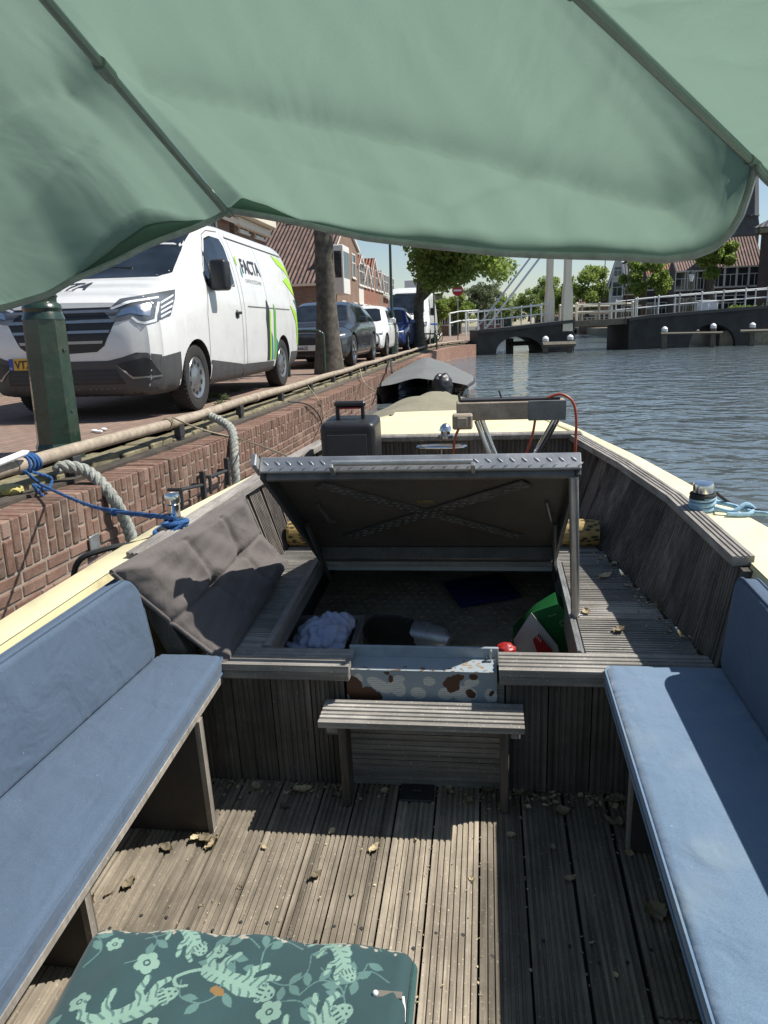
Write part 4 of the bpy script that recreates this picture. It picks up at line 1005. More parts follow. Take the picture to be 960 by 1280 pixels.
# folded mast cradle on crossed chrome tubes
tm = bpart((lambda g: (g.bbox(-.12, .31, 3.05, 3.12, .872, .945, .004), g)[1])(G()), 'mast_cradle', M['railwood'])
g = G(); g.bbox(.165, .312, 3.043, 3.049, .868, .948, .002); M['dullplate'] = plain('dull_grey_plate', (.17, .18, .18), .5, .3, var=.3, grime=.3); bpart(g, 'cradle_end_plate', M['dullplate'], tm)
g = G(); g.bbox(-.135, -.055, 3.0, 3.048, .845, .905, .006); g.bbox(-.115, -.075, 2.99, 2.9985, .855, .895, .002); bpart(g, 'cradle_square_tube', M['railwood'], tm)
g = G(); g.bbox(-.1, .29, 3.06, 3.11, .946, .956, .002); g.tube([(.06, 3.085, .956), (.05, 3.085, .985)], .004, 6); g.tube([(-.105, 3.085, .94), (-.11, 3.085, .975)], .006, 6); bpart(g, 'cradle_top_rail', M['darkgrey'], tm)
for p, q in (((-.04, 3.06, .87), (.13, 3.06, .40)), ((-.02, 3.10, .87), (.15, 3.10, .40)), ((.27, 3.06, .87), (.02, 3.06, .40)), ((.29, 3.1, .87), (.04, 3.1, .40))):
    g = G(); g.tube([p, q], .0105, 10); bpart(g, 'cradle_leg', M['chrome'], tm)
g = G()
def smooth(P, k=8):
    P = [Vector(p) for p in P]; out = []
    for i in range(len(P)-1):
        p0, p1, p2, p3 = P[max(i-1, 0)], P[i], P[i+1], P[min(i+2, len(P)-1)]
        for j in range(k):
            t = j/k; out.append(.5*((2*p1)+(p2-p0)*t+(2*p0-5*p1+4*p2-p3)*t*t+(3*p1-p0-3*p2+p3)*t**3))
    return out+[P[-1]]
g.tube(smooth([(.24, 3.06, .955), (.29, 3.06, .968), (.335, 3.05, .94), (.352, 3.05, .87), (.352, 3.05, .75), (.35, 3.05, .42)]), .0055, 8)
g.tube(smooth([(.205, 3.14, .93), (.19, 3.14, .8), (.15, 3.14, .66), (.12, 3.15, .44)]), .0052, 8)
g.tube(smooth([(-.11, 3.0, .85), (-.125, 3.0, .81), (-.132, 3.0, .74), (-.132, 3.0, .45)]), .0052, 8)
bpart(g, 'orange_hose', M['orange'], tm)
# ================================================================== parasol over the boat
n = N('parasol_cloth'); co = n.coord()
w1 = n.noise(n.coord(scale=(900, 300, 900)), 1, 2, .6); w2_ = n.noise(n.coord(scale=(300, 900, 900)), 1, 2, .6); ww = n.math('ADD', n.math('MULTIPLY', w1, .5), n.math('MULTIPLY', w2_, .5))
cl = n.mix(ww, (.168, .252, .198), (.21, .303, .241)); cl = n.mix(n.ramp(n.noise(co, 3.5, 5, .6), [(.3, 0.0), (.8, .35)]), cl, (.208, .293, .238))
n.base(cl); n.set(Roughness=.9); n.b.inputs['Specular IOR Level'].default_value = .15
bb1 = n.n('ShaderNodeBump'); bb1.inputs['Strength'].default_value = .25; bb1.inputs['Distance'].default_value = .001; n.l(ww, bb1.inputs['Height'])
bb2 = n.n('ShaderNodeBump'); bb2.inputs['Strength'].default_value = .35; bb2.inputs['Distance'].default_value = .02; n.l(n.noise(n.coord(scale=(1, .35, 1), rot=(0, 0, .6)), 9, 3, .5, .6), bb2.inputs['Height']); n.l(bb1.outputs[0], bb2.inputs['Normal']); n.l(bb2.outputs[0], n.b.inputs['Normal'])
tr = n.n('ShaderNodeBsdfTranslucent'); n.l(cl, tr.inputs['Color']); n.l(bb2.outputs[0], tr.inputs['Normal'])
mx = n.n('ShaderNodeMixShader'); mx.inputs[0].default_value = .58; n.l(n.b.outputs[0], mx.inputs[1]); n.l(tr.outputs[0], mx.inputs[2]); n.l(mx.outputs[0], n.out.inputs[0]); M['parasol'] = n.m
M['hem'] = plain('grey_hem_tape', (.33, .36, .35), .9, var=.25, scale=60)
M['ribmetal'] = plain('grey_rib_steel', (.22, .27, .245), .5, .3, var=.15)
PT = .165
T1 = wz(285, 262, CH+PT); T2 = wz(945, 197, CH+PT)
e_ = T2-T1; sd = e_.length; Rr = sd/(2*math.sin(math.pi/8)); mid = (T1+T2)/2; nin = Vector((-e_.y, e_.x, 0)).normalized(); nin = nin if nin.dot(Vector((0, 0, 0))-mid) > 0 else -nin
CC = mid+nin*Rr*math.cos(math.pi/8); CC.z = CH+PT
dr = Vector(MW @ np.array([-2815-480, -3470-640, FPX])); k_ = (CC.x**2+CC.y**2)**.5/(dr.x**2+dr.y**2)**.5
AP = Vector((dr.x*k_, dr.y*k_, CH+dr.z*k_))
def rot(p, q): d = p-CC; return CC+Vector((d.x*math.cos(q)-d.y*math.sin(q), d.x*math.sin(q)+d.y*math.cos(q), d.z))
tips = [rot(T1, -k*math.pi/4) for k in range(8)]      # 0 = T1, 1 ~ T2, 7 = left neighbour
tips[1] = T2
para = thing('parasol', 'large pale green parasol with grey ribs stretched over the boat', 'parasol', (AP.x, AP.y, .1))
def ppart(g, name, m, parent=para, **k): return wpart(g, name, m, parent, **k)
def pix_curve(A, B, pix):
    """heights along the chord A-B read where the photo shows the cloth edge"""
    ch = Vector((B.x-A.x, B.y-A.y, 0)); nn = Vector((-ch.y, ch.x, 0)).normalized(); out = []
    for u, v in pix:
        r = Vector(MW @ np.array([u-480, v-640, FPX])); t = (A-Vector((0, 0, CH))).dot(nn)/r.dot(nn); p = Vector((0, 0, CH))+r*t
        out.append(((p-A).dot(ch)/ch.dot(ch), p.z))
    out.sort(); return out
Ed12 = [(285, 262), (330, 269), (370, 277), (450, 295), (540, 306), (620, 314), (700, 318), (790, 320), (830, 323), (865, 319), (892, 309), (912, 291), (926, 268), (937, 235), (943, 210), (945, 198)]
Be12 = [(285, 260), (300, 243), (330, 250), (370, 268), (450, 278), (540, 283), (620, 288), (700, 291), (790, 290), (830, 289), (870, 280), (905, 258), (925, 232), (945, 196)]
Ed71 = [(285, 262), (270, 272), (240, 285), (200, 299), (180, 307), (150, 323), (112, 340), (90, 349), (60, 367), (0, 384), (-150, 402), (-420, 385), (-700, 360)]
Be71 = [(285, 261), (262, 274), (235, 271), (210, 263), (182, 259), (150, 272), (112, 314), (90, 342), (60, 362), (0, 379), (-150, 394), (-420, 376), (-700, 350)]
def fn_(tab): return lambda t: float(np.interp(t, [q[0] for q in tab], [q[1] for q in tab]))
sj = .60
canopy_edges = []
for k in range(8):
    A, B = tips[k], tips[(k+1) % 8]
    if k == 0: be, ed = fn_(pix_curve(A, B, Be12)), fn_(pix_curve(A, B, Ed12)); rev = False
    elif k == 7: be, ed = fn_(pix_curve(A, B, Be71)), fn_(pix_curve(A, B, Ed71))
    else: be = lambda t, z=CH+PT: z-.05*(4*t*(1-t))**.7; ed = lambda t, z=CH+PT: z-.10*(4*t*(1-t))**.6
    if k == 7:
        ob, oe = be, ed; endz = A.z
        be = lambda t: ob(t) if t > .12 else endz+(ob(.12)-endz)*t/.12; oe2 = oe; ed = lambda t: oe2(t) if t > .12 else endz+(oe2(.12)-endz)*t/.12
    nt_ = 110; ts = [.5-.5*math.cos(math.pi*i/nt_) for i in range(nt_+1)]
    nr_ = 110; rows = []; outw = Vector(((A+B)/2-CC)[:2]+(0,)).normalized()
    for i in range(nr_+1):
        s = i/nr_; row = []
        for t in ts:
            c0 = A.lerp(B, t); b = Vector((c0.x, c0.y, be(t)))+outw*.012*4*t*(1-t)
            p = AP.lerp(c0, s)+(b-c0)*s**4
            w_ = 4*t*(1-t); nz = .0
            if k in (0, 7, 1):
                tt = t if k != 7 else 1-t
                cl_ = sj+(.955-sj)*tt**1.5; nz += -.026*math.exp(-abs(s-cl_)/(.028 if s < cl_ else .09))*min(1, w_*3)
                cl2 = .72+.2*tt; nz += -.006*math.exp(-abs(s-cl2)/.016)*w_; cl3 = .93-.5*abs(tt-.5); nz += -.005*math.exp(-abs(s-cl3)/.012)*w_*(1 if tt > .15 else 0)
                nz += .0022*math.sin(26*s+9*t+3*math.sin(5*t))*w_*s+.0015*math.sin(60*t+8*s)*w_*s**3
            nz += -.012*w_*s*(1-s)
            row.append(p+Vector((0, 0, nz)))
        rows.append(row)
    for i in range(1, 6):
        f = i/5; row = []
        for j, t in enumerate(ts):
            e = Vector((rows[nr_][j].x, rows[nr_][j].y, ed(t)))+outw*.004*math.sin(t*24+k)*min(1, 8*t*(1-t)); row.append(rows[nr_][j].lerp(e, f)+outw*.006*math.sin(math.pi*f))
        rows.append(row)
    g = G(); vs = [p for r in rows for p in r]; w_ = nt_+1
    g.add(vs, [(j*w_+i, j*w_+i+1, (j+1)*w_+i+1, (j+1)*w_+i) for j in range(len(rows)-1) for i in range(nt_)])
    pan = ppart(g, 'cloth_panel', M['parasol'], angle=80, fixn=False)
    g = G(); g.tube([p+Vector((0, 0, -.001)) for p in rows[-1][1:-1]], .0042, 8); ppart(g, 'hem', M['hem'], pan)
    if k in (0, 7):       # extra cloth strip added along the skirt so less sun passes and it darkens
        lo = 0 if k == 0 else int(nt_*.55); hi = int(nt_*.42) if k == 0 else nt_
        g = G(); q = rows[nr_:]; q = [[p.lerp(rows[-1][lo+jj], max(0, min(1, (jj/(hi-lo) if k == 0 else 1-jj/(hi-lo))))**1.5)+outw*.006*math.sin(math.pi*min(1, max(0, i/5))) + outw*.003 for jj, p in enumerate(r[lo:hi+1])] for i, r in enumerate(q)]; w2 = hi-lo+1
        g.add([p for r in q for p in r], [(j*w2+i, j*w2+i+1, (j+1)*w2+i+1, (j+1)*w2+i) for j in range(len(q)-1) for i in range(w2-1)]); ppart(g, 'skirt_shade_layer', M['parasol'], pan, angle=80, fixn=False)
    g = G(); off = Vector((0, 0, -.0075)); pr_ = [AP.lerp(A, s)+off for s in (0.02, .3, .6, .99)]
    g.tube(pr_, .0042, 8); J = AP.lerp(A, sj)+off; d_ = (A-AP).normalized(); g.tube([J-d_*.012, J+d_*.012], .0062, 10); g.tube([A-d_*.02+off, A+d_*.004+off*.6], .0055, 8)
    ppart(g, 'rib', M['ribmetal'])
g = G(); g.tube([Vector((AP.x, AP.y, .1)), AP+Vector((0, 0, .03))], .016, 14); g.lathe([(.03, -.03), (.035, 0), (.03, .03)], 14, M=Matrix.Translation(AP-Vector((0, 0, .06)))); ppart(g, 'pole', M['ribmetal'])

# ================================================================== cushions and loose things in the boat
def padded(g, outline, thick, M4, bev=.018, puff=.01, m=0):
    """cushion block from a rounded outline (local xy), thickness along local z, puffed faces and a welt round both edges"""
    bm = bmesh.new(); vs = [bm.verts.new((x, y, 0)) for x, y in outline]; f = bm.faces.new(vs)
    r = bmesh.ops.extrude_face_region(bm, geom=[f]); ev = [e for e in r['geom'] if isinstance(e, bmesh.types.BMVert)]
    for v in ev: v.co.z += thick
    bmesh.ops.recalc_face_normals(bm, faces=bm.faces)
    ed = [e for e in bm.edges if abs(e.verts[0].co.z-e.verts[1].co.z) < 1e-6]
    bmesh.ops.bevel(bm, geom=ed, offset=bev, segments=4, profile=.5, affect='EDGES')
    g.bm(bm, m, 1, M4)
    for z in (bev*.55, thick-bev*.55):
        cx = sum(p[0] for p in outline)/len(outline); cy = sum(p[1] for p in outline)/len(outline)
        pts = [M4 @ Vector((x, y, z)) for x, y in outline]; g.tube(pts, .0035, 6, closed=True)
def rrect(x0, x1, y0, y1, r=(.03,)*4, n=6):
    out = []; r = r if isinstance(r, tuple) else (r,)*4
    for (cx, cy, a0, rr) in ((x1, y1, 0, r[0]), (x0, y1, 90, r[1]), (x0, y0, 180, r[2]), (x1, y0, 270, r[3])):
        sx = -1 if cx == x1 else 1; sy = -1 if cy == y1 else 1
        for i in range(n+1): q = rad(a0+90*i/n); out.append((cx+sx*rr+rr*math.cos(q), cy+sy*rr+rr*math.sin(q)))
    return out
def boatobj(g, name, m, label, cat, group=None, **k):
    o = g.build(name, m, M=BM.copy(), **k); return tag(o, label, cat, group)
T = Matrix.Translation
# seats
poly = [(-.752, -.9), (-.752, 1.862), (-.757, 1.878), (-.772, 1.885), (-.945, 1.886), (-1.09, 1.05), (-1.09, -.9)]
g = G(); padded(g, poly[::-1], .058, T((0, 0, .375)), .02); boatobj(g, 'seat_cushion', M['blue'], 'long blue canvas seat cushion on the left bench', 'cushion', 'blue boat cushions')
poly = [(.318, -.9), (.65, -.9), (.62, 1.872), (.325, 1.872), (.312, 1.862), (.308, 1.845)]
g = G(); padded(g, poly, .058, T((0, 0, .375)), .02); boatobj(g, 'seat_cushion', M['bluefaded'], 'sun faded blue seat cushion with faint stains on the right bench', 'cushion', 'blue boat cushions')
def backrest(p0, p1, lean, thick, sgn, hgt, lab, mat, rtop):
    p0, p1 = Vector(p0), Vector(p1); al = (p1-p0).normalized(); up = Vector((lean, 0, 1)).normalized(); up = (up-al*up.dot(al)).normalized(); nz = al.cross(up)
    nz = nz if nz.x*sgn > 0 else -nz    # towards hull
    m = Matrix(((al.x, up.x, nz.x, p0.x), (al.y, up.y, nz.y, p0.y), (al.z, up.z, nz.z, p0.z), (0, 0, 0, 1)))
    L = (p1-p0).length; o = rrect(0, L, 0, hgt, (rtop, .02, .02, .03)); g = G()
    padded(g, o if (al.cross(up)).dot(nz) > 0 else o[::-1], thick, m, .018); boatobj(g, 'back_cushion', mat, lab, 'cushion', 'blue boat cushions')
backrest((-1.10, .5, .435), (-.932, 1.845, .435), -.10, .045, -1, .265, 'blue canvas back cushion leaning against the left cream gunwale', M['blue'], .055)
backrest((.645, .2, .435), (.594, 1.865, .435), .07, .055, 1, .265, 'blue canvas back cushion leaning against the right cream gunwale', M['blue'], .05)
# grey quilt cushion, tufted, leaning from the left coaming to the deck
TL, TR, BR_, BL = Vector((-1.025, 1.845, .735)), Vector((-.895, 2.72, .735)), bz(360, 702, .445), by(284, 829, 1.868)
TL = bz(141, 714, .735); TR = bz(306, 620, .735)
nrm = (TR-TL).cross(BL-TL).normalized(); nrm = nrm if nrm.x > 0 else -nrm
tufts = [(.36, .60), (.66, .60), (.36, .05), (.66, .05)]
def gq(s, t):     # s along the coaming (0 near), t down
    p = (TL*(1-s)+TR*s)*(1-t)+(BL*(1-s)+BR_*s)*t
    edge = min(s, 1-s, t, 1-t); puff = .030*min(1, edge/.10)**.6
    dep = 0
    for a, b in ((.40, .52), (.70, .50)):
        dep += .024*math.exp(-((s-a)**2+(t-b)**2)/.0022)
    for a in (.40, .70): dep += .009*math.exp(-((s-a-.02*math.sin(6*t))/.018)**2)*(1 if t > .06 else 0)
    dep += .011*math.exp(-((t-.51-.02*math.sin(5*s))/.02)**2)
    wv = .005*math.sin(17*s+5*t)*math.sin(9*t+2*s)+.003*math.sin(31*s-13*t)+.002*math.sin(55*t+20*s)*(1-s)
    bow = Vector((-.02, .10, -.035))*(4*t*(1-t))*max(0, 1-s*2.4)          # left edge sags inwards
    sag = -nrm*.03*4*t*(1-t)
    return p+bow*.75+sag+nrm*(puff-dep+wv*min(1, edge/.05))
g = G(); g.grid(lambda a, b: gq(a, b), 90, 70)
def gqb(s, t): return gq(s, t)-nrm*(.012+.03*min(1, min(s, 1-s, t, 1-t)/.08))
g.grid(lambda a, b: gqb(a, b), 90, 70, flip=True)
for f0, f1 in (((0, 0), (1, 0)), ((1, 0), (1, 1)), ((1, 1), (0, 1)), ((0, 1), (0, 0))):
    k = 60; P = [(f0[0]+(f1[0]-f0[0])*i/k, f0[1]+(f1[1]-f0[1])*i/k) for i in range(k+1)]; g.tube([gq(*p)-nrm*.006 for p in P], .0075, 8)
boatobj(g, 'quilted_cushion', M['grey'], 'grey brown quilted cushion draped over the left coaming', 'cushion', angle=70, fixn=False)

# printed cushion on a low box stool at the bottom
x0, x1, y1_, y0_, zt = -.675, -.125, .975, .49, .40
nu, nv = 430, 380; U, V = np.meshgrid(np.linspace(0, 1, nu+1), np.linspace(0, 1, nv+1)); X_ = U*(x1-x0); Y_ = V*(y1_-y0_)
bgc = np.array((.030, .066, .070)); lt = np.array((.20, .32, .26)); md = np.array((.095, .18, .165)); C = np.zeros(U.shape+(3,)); C[:] = bgc
def seg(px, py, qx, qy): 
    dx, dy = qx-px, qy-py; t = np.clip(((X_-px)*dx+(Y_-py)*dy)/(dx*dx+dy*dy+1e-12), 0, 1); return np.hypot(X_-px-t*dx, Y_-py-t*dy), t
def stroke(pts, r0, r1, col, n=14):
    P = smooth([(a, b, 0) for a, b in pts], 6); k = len(P)-1
    for i in range(k):
        d, t = seg(P[i].x, P[i].y, P[i+1].x, P[i+1].y); C[d < r0+(r1-r0)*(i+t)/k] = col
def leaf(x, y, a, L, col):
    c, s = math.cos(a), math.sin(a); q = (X_-x)*c+(Y_-y)*s; w = -(X_-x)*s+(Y_-y)*c; C[(q > 0) & (q < L) & (np.abs(w) < .24*L*np.sin(np.pi*np.clip(q/L, 0, 1)))] = col
def flower(x, y, r, a):
    for k in range(5):
        q = a+k*1.2566; C[np.hypot(X_-x-.62*r*math.cos(q), Y_-y-.62*r*math.sin(q)) < .47*r] = lt
    C[np.hypot(X_-x, Y_-y) < .33*r] = bgc; C[np.hypot(X_-x, Y_-y) < .17*r] = lt
def beast(x, y, a, L, flip=1):
    ca, sa = math.cos(a), math.sin(a); f = lambda q, w: (x+(q*ca-w*flip*sa)*L, y+(q*sa+w*flip*ca)*L)
    Q = ((X_-x)*ca+(Y_-y)*sa)/L; Wp = (-(X_-x)*sa+(Y_-y)*ca)*flip/L
    sp = .05*np.sin((Q+.45)*3.4); hw = np.interp(Q, [-.50, -.44, -.30, -.08, .14, .28, .36, .40], [0, .105, .135, .10, .135, .11, .085, 0])
    body = (np.abs(Wp-sp) < hw)
    stroke([f(-.46, .02), f(-.62, .10), f(-.74, .24), f(-.64, .34), f(-.52, .30)], .026*L, .022*L, lt)
    legs = np.zeros(body.shape, bool)
    for q0, q1, q2, w2 in ((-.36, -.50, -.44, -.34), (-.24, -.22, -.10, -.30), (.16, .16, .30, -.32), (.24, .40, .52, -.20)):
        for (pa, pb, r0, r1) in (((q0, -.04), (q1, -.18), .058, .046), ((q1, -.18), (q2, w2), .044, .036)):
            d, t = seg(*f(*pa), *f(*pb)); legs |= d < (r0+(r1-r0)*t)*L
    hq, hwq = .46, .03; head = ((Q-hq)/.125)**2+((Wp-hwq)/.11)**2 < 1
    for w in (-.075, .135): head |= (Q-.40)**2+(Wp-w)**2 < .045**2
    C[body | legs | head] = lt
    stripe = np.sin(Q*58+np.sin(Wp*22+Q*6)*1.5) > .62
    C[(body | legs) & ~head & stripe & (np.abs(Wp-sp) > .035)] = md*.7+bgc*.3
    C[head & (((np.abs(np.sin((Wp-hwq)*52)) > .8) & (Q < .43)) | (((Q-.485)**2+(np.abs(Wp-hwq)-.045)**2) < .017**2) | (((Q-.55)**2+(Wp-hwq)**2) < .02**2))] = bgc
    for w in (-.075, .135): C[(Q-.40)**2+(Wp-w)**2 < .022**2] = md
for x, y, a in ((.10, .455, .3), (.37, .46, 2.8), (.02, .40, 1.2), (.33, .40, -.3), (.19, .385, -1.2), (.52, .41, 2.6), (.46, .36, 2.0), (.09, .40, .5), (.30, .45, 2.6), (.06, .25, 1.9), (.40, .30, 1.2), (.22, .22, -.4), (.50, .47, 2.2), (.33, .10, .6), (.14, .08, 1.5), (.47, .13, 2.1), (.25, .37, .9), (.41, .42, -.7)):
    P = [(x, y), (x+.035*math.cos(a), y+.035*math.sin(a)), (x+.06*math.cos(a+.5), y+.06*math.sin(a+.5)), (x+.075*math.cos(a+1.0), y+.075*math.sin(a+1.0))]
    stroke(P, .0012, .0009, md)
    for (px, py), b in zip(P[1:], (1.2, -1.0, .4)): leaf(px, py, a+b, .028, md)
for i, (x, y, r) in enumerate(((.125, .405, .019), (.05, .445, .013), (.305, .385, .014), (.345, .345, .019), (.235, .44, .013), (.175, .30, .014), (.05, .33, .015), (.44, .455, .013), (.25, .295, .013), (.42, .365, .0), (.10, .20, .017), (.30, .20, .016), (.47, .22, .018), (.20, .12, .015), (.39, .14, .015), (.06, .07, .016), (.5, .06, .014), (.275, .04, .016))):
    if r: flower(x, y, r, i*.7)
for x, y, a, L, fl in ((.13, .325, .62, .14, -1), (.275, .395, -.25, .135, -1), (.41, .315, .72, .14, -1), (.165, .47, -.7, .105, 1), (.43, .45, -1.0, .105, 1), (.12, .14, -.2, .13, 1), (.38, .215, -.3, .13, 1), (.28, .12, .65, .13, -1), (.46, .10, .5, .12, -1), (.06, .0, .5, .12, 1)): beast(x, y, a, L*.92, fl)
for i in range(60):
    cx, cy = random.random()*.54, .48-abs(random.gauss(0, .006)); C[blob(X_, Y_, cx, cy, .008*random.random(), .003, 0, .3, i)] = (.36, .33, .26)
C[blob(X_, Y_, .255, .37, .012, .007, 0, .3, 5)] = (.22, .13, .05)
def tc(u, v):
    e = min(u, 1-u)*(x1-x0); f = min(v, 1-v)*(y1_-y0_); r = .024
    def rim(q): return 1-math.sqrt(max(0, 1-(1-min(q, r)/r)**2))
    z = zt-r*(rim(e)+rim(f))*.8+.006*math.sin(9*u+4*v)*math.sin(7*v)+.004*math.sin(23*u-11*v)
    pu, pv = u, v
    cr = .035   # round corners
    X = x0+u*(x1-x0); Y = y0_+v*(y1_-y0_)
    ex, ey = min(u, 1-u)*(x1-x0), min(v, 1-v)*(y1_-y0_)
    return Vector((X, Y+.018*(-(u-.5))*v*0+(-.010*(abs(2*u-1)**8)), z))
st_ = thing('printed_cushion', 'dark teal cushion printed with pale tigers and flowers, at the bottom of the view', 'cushion', M=BM @ T((0, 0, 0)))
pc_ = printed('printed_cover', C, lambda u, v: tc(u, v), nu, nv, attrcol('printed_cotton', .85, .3, 700, .15), st_)
g = G(); g.grid(lambda u, v: (lambda P: P+Vector((0, 0, -.002)))(Vector((*(rrect(x0, x1, y0_, y1_, .014)[int(u*28+.5) % 28]), zt-.045-v*.05))), 28, 3); g.tube([Vector((a, b, zt-.045)) for a, b in rrect(x0-.002, x1+.002, y0_, y1_+.001, .016)], .006, 8, closed=True)
M['tealside'] = fabric('teal_cotton', (.03, .08, .08), (.045, .11, .105), weave=700); g.build('side_band', M['tealside'], st_)
g = G(); g.bbox(-.172, -.132, .868, .880, .402, .4045, .0008, M=T((0, 0, 0))); M['strap'] = plain('grey_strap', (.16, .145, .125), .9, var=.3); stp = g.build('pull_strap', M['strap'], st_)
g = G(); g.sphere((-.173, .874, .4035), .0048, nu=10, nv=8); g.build('strap_toggle', M['white'], stp); g = G(); g.tube([(-.131, .874, .402), (-.128, .862, .392), (-.127, .845, .386)], .0025, 6); g.build('strap_end', M['white'], stp)
g = G(); g.bbox(x0+.02, x1-.02, y0_, y1_-.03, .001, .30, .004); g.bbox(x0+.005, x1-.005, y0_, y1_-.012, .2995, .304, .002); boatobj(g, 'box_stool', M['endply'], 'low dark wooden box under the printed cushion', 'stool')

# loudspeaker on the deck in the left front corner
sp = thing('loudspeaker', 'black portable loudspeaker with raised red lined handle behind the hatch lid', 'speaker', M=onboat((-.58, 3.2, DZ), 0, Matrix.Diagonal((1, 1, .955, 1))))
g = G(); bm = bmesh.new(); bmesh.ops.create_cube(bm, size=1)
for v in bm.verts: v.co = (v.co.x*.235, v.co.y*.22, .24+v.co.z*.47)
bmesh.ops.bevel(bm, geom=bm.edges[:], offset=.032, segments=4, profile=.6, affect='EDGES'); g.bm(bm); g.build('cabinet', M['black'], sp)
g = G(); bm = bmesh.new(); bmesh.ops.create_cube(bm, size=1)
for v in bm.verts: v.co = (v.co.x*.185, -.112+v.co.y*.02, .235+v.co.z*.40)
bmesh.ops.bevel(bm, geom=bm.edges[:], offset=.009, segments=2, affect='EDGES'); g.bm(bm); g.lathe([(.075, 0), (.078, .006), (.06, .010), (.02, .013)], 26, M=T((0, -.122, .16)) @ Matrix.Rotation(rad(90), 4, 'X')); g.build('front_grille', M['darkgrey'], sp)
g = G(); 
for s in (-1, 1): g.bbox(s*.055-.008, s*.055+.008, -.012, .012, .46, .535, .004)
g.bbox(-.068, .068, -.014, .014, .528, .555, .008); hd = g.build('handle', M['black'], sp)
g = G(); g.bbox(-.046, .046, -.015, .015, .5215, .5275, .002); M['red'] = plain('red_plastic', (.35, .02, .02), .45); g.build('red_lining', M['red'], hd)

# rolled mat behind the lid
g = G(); rx0, rx1 = -.80, .425; R_ = T((rx0, 2.855, DZ+.052)) @ Matrix.Rotation(rad(90), 4, 'Y')
g.lathe([(.0005, 0), (.03, .004), (.048, .0), (.052, .012)]+[(.052+.0015*math.sin(i*2.1), .012+i*(rx1-rx0-.024)/20) for i in range(21)]+[(.048, rx1-rx0), (.03, rx1-rx0-.004), (.0005, rx1-rx0)], 26, M=R_)
n = N('yellow_patterned_mat'); co = n.coord(scale=(30, 60, 60)); vr = n.n('ShaderNodeTexVoronoi'); vr.inputs['Scale'].default_value = 1.1; n.l(co, vr.inputs['Vector'])
n.base(n.ramp(vr.outputs['Distance'], [(.0, (.02, .02, .018)), (.34, (.05, .04, .02)), (.42, (.30, .20, .06)), (.8, (.38, .27, .10))])); n.set(Roughness=.7); n.bump(vr.outputs['Distance'], .3, .004); M['mat'] = n.m
boatobj(g, 'rolled_mat', M['mat'], 'yellow and black patterned roll lying across the deck behind the hatch lid', 'rolled mat')

# things in the hold
hz = .08
cr = thing('storage_crate', 'grey crate holding crumpled clothing at the left of the open hold', 'crate', M=onboat((-.585, 2.30, hz+.01), .03))
g = G(); cw, cd, chh = .27, .40, .17
for (a, b, c, d) in ((-cw/2, cw/2, -cd/2, -cd/2+.012), (-cw/2, cw/2, cd/2-.012, cd/2), (-cw/2, -cw/2+.012, -cd/2+.0125, cd/2-.0125), (cw/2-.012, cw/2, -cd/2+.0125, cd/2-.0125)): g.bbox(a, b, c, d, 0, chh, .003)
g.box(-cw/2+.013, cw/2-.013, -cd/2+.013, cd/2-.013, .001, .008); M['crate'] = plain('grey_crate_plastic', (.22, .21, .20), .6, var=.2); g.build('crate_walls', M['crate'], cr)
g = G(); g.bbox(-cw/2-.008, cw/2+.008, cd/2+.0005, cd/2+.010, chh-.02, chh+.002, .003); g.bbox(cw/2+.0005, cw/2+.010, -cd/2, cd/2, chh-.02, chh+.002, .003); g.bbox(-cw/2-.010, -cw/2-.0005, -cd/2, cd/2, chh-.02, chh+.002, .003); g.build('crate_rim', M['crate'], cr)
def crumple(g, c, rx, ry, rz_, seed, nu=46, nv=26, amp=.28):
    rs = np.random.default_rng(seed); K = rs.normal(size=(9, 3))*3.2; ph = rs.random(9)*6.28
    vs = []
    for j in range(nv+1):
        for i in range(nu):
            th = math.pi*j/nv; q = 2*math.pi*i/nu; d = np.array([math.sin(th)*math.cos(q), math.sin(th)*math.sin(q), math.cos(th)])
            f = 1+amp*sum(abs(math.sin(float(K[k] @ d)+ph[k]))-.6 for k in range(9))/4.5; vs.append((c[0]+d[0]*rx*f, c[1]+d[1]*ry*f, c[2]+d[2]*rz_*f))
    g.add(vs, [(j*nu+i, j*nu+(i+1) % nu, (j+1)*nu+(i+1) % nu, (j+1)*nu+i) for j in range(nv) for i in range(nu)])
M['shirt'] = fabric('pale_blue_shirt_cloth', (.46, .51, .74), (.60, .64, .84), weave=900)
g = G(); crumple(g, (-.565, 2.32, .265), .085, .10, .065, 3, 80, 46, .45); crumple(g, (-.63, 2.24, .24), .065, .07, .04, 8, 60, 36, .5); crumple(g, (-.525, 2.39, .275), .055, .05, .05, 12, 60, 36, .5); boatobj(g, 'crumpled_shirt', M['shirt'], 'crumpled pale blue shirt in the grey crate', 'shirt', angle=60)
M['cap_'] = fabric('dark_cap_cloth', (.02, .028, .03), (.035, .045, .045)); g = G(); g.lathe([(.082, 0), (.08, .02), (.066, .045), (.035, .06), (.002, .064)], 26, M=T((-.63, 2.15, .215)) @ Matrix.Rotation(rad(-14), 4, 'X')); g.grid(lambda a, b: (lambda q, r: Vector((-.63+r*math.cos(q), 2.15+r*math.sin(q)*1.05, .212-.012*((r-.08)/.05)**2)))(math.pi*(1.08+.84*a), .078+.055*b), 16, 4)
boatobj(g, 'baseball_cap', M['cap_'], 'dark cap lying on the pale shirt in the crate', 'cap')
M['bagcloth'] = fabric('dark_bag_cloth', (.018, .02, .014), (.03, .032, .022), weave=300)
g = G(); A_, B_ = bz(462, 786, .16), bz(566, 806, .15); d_ = (B_-A_)
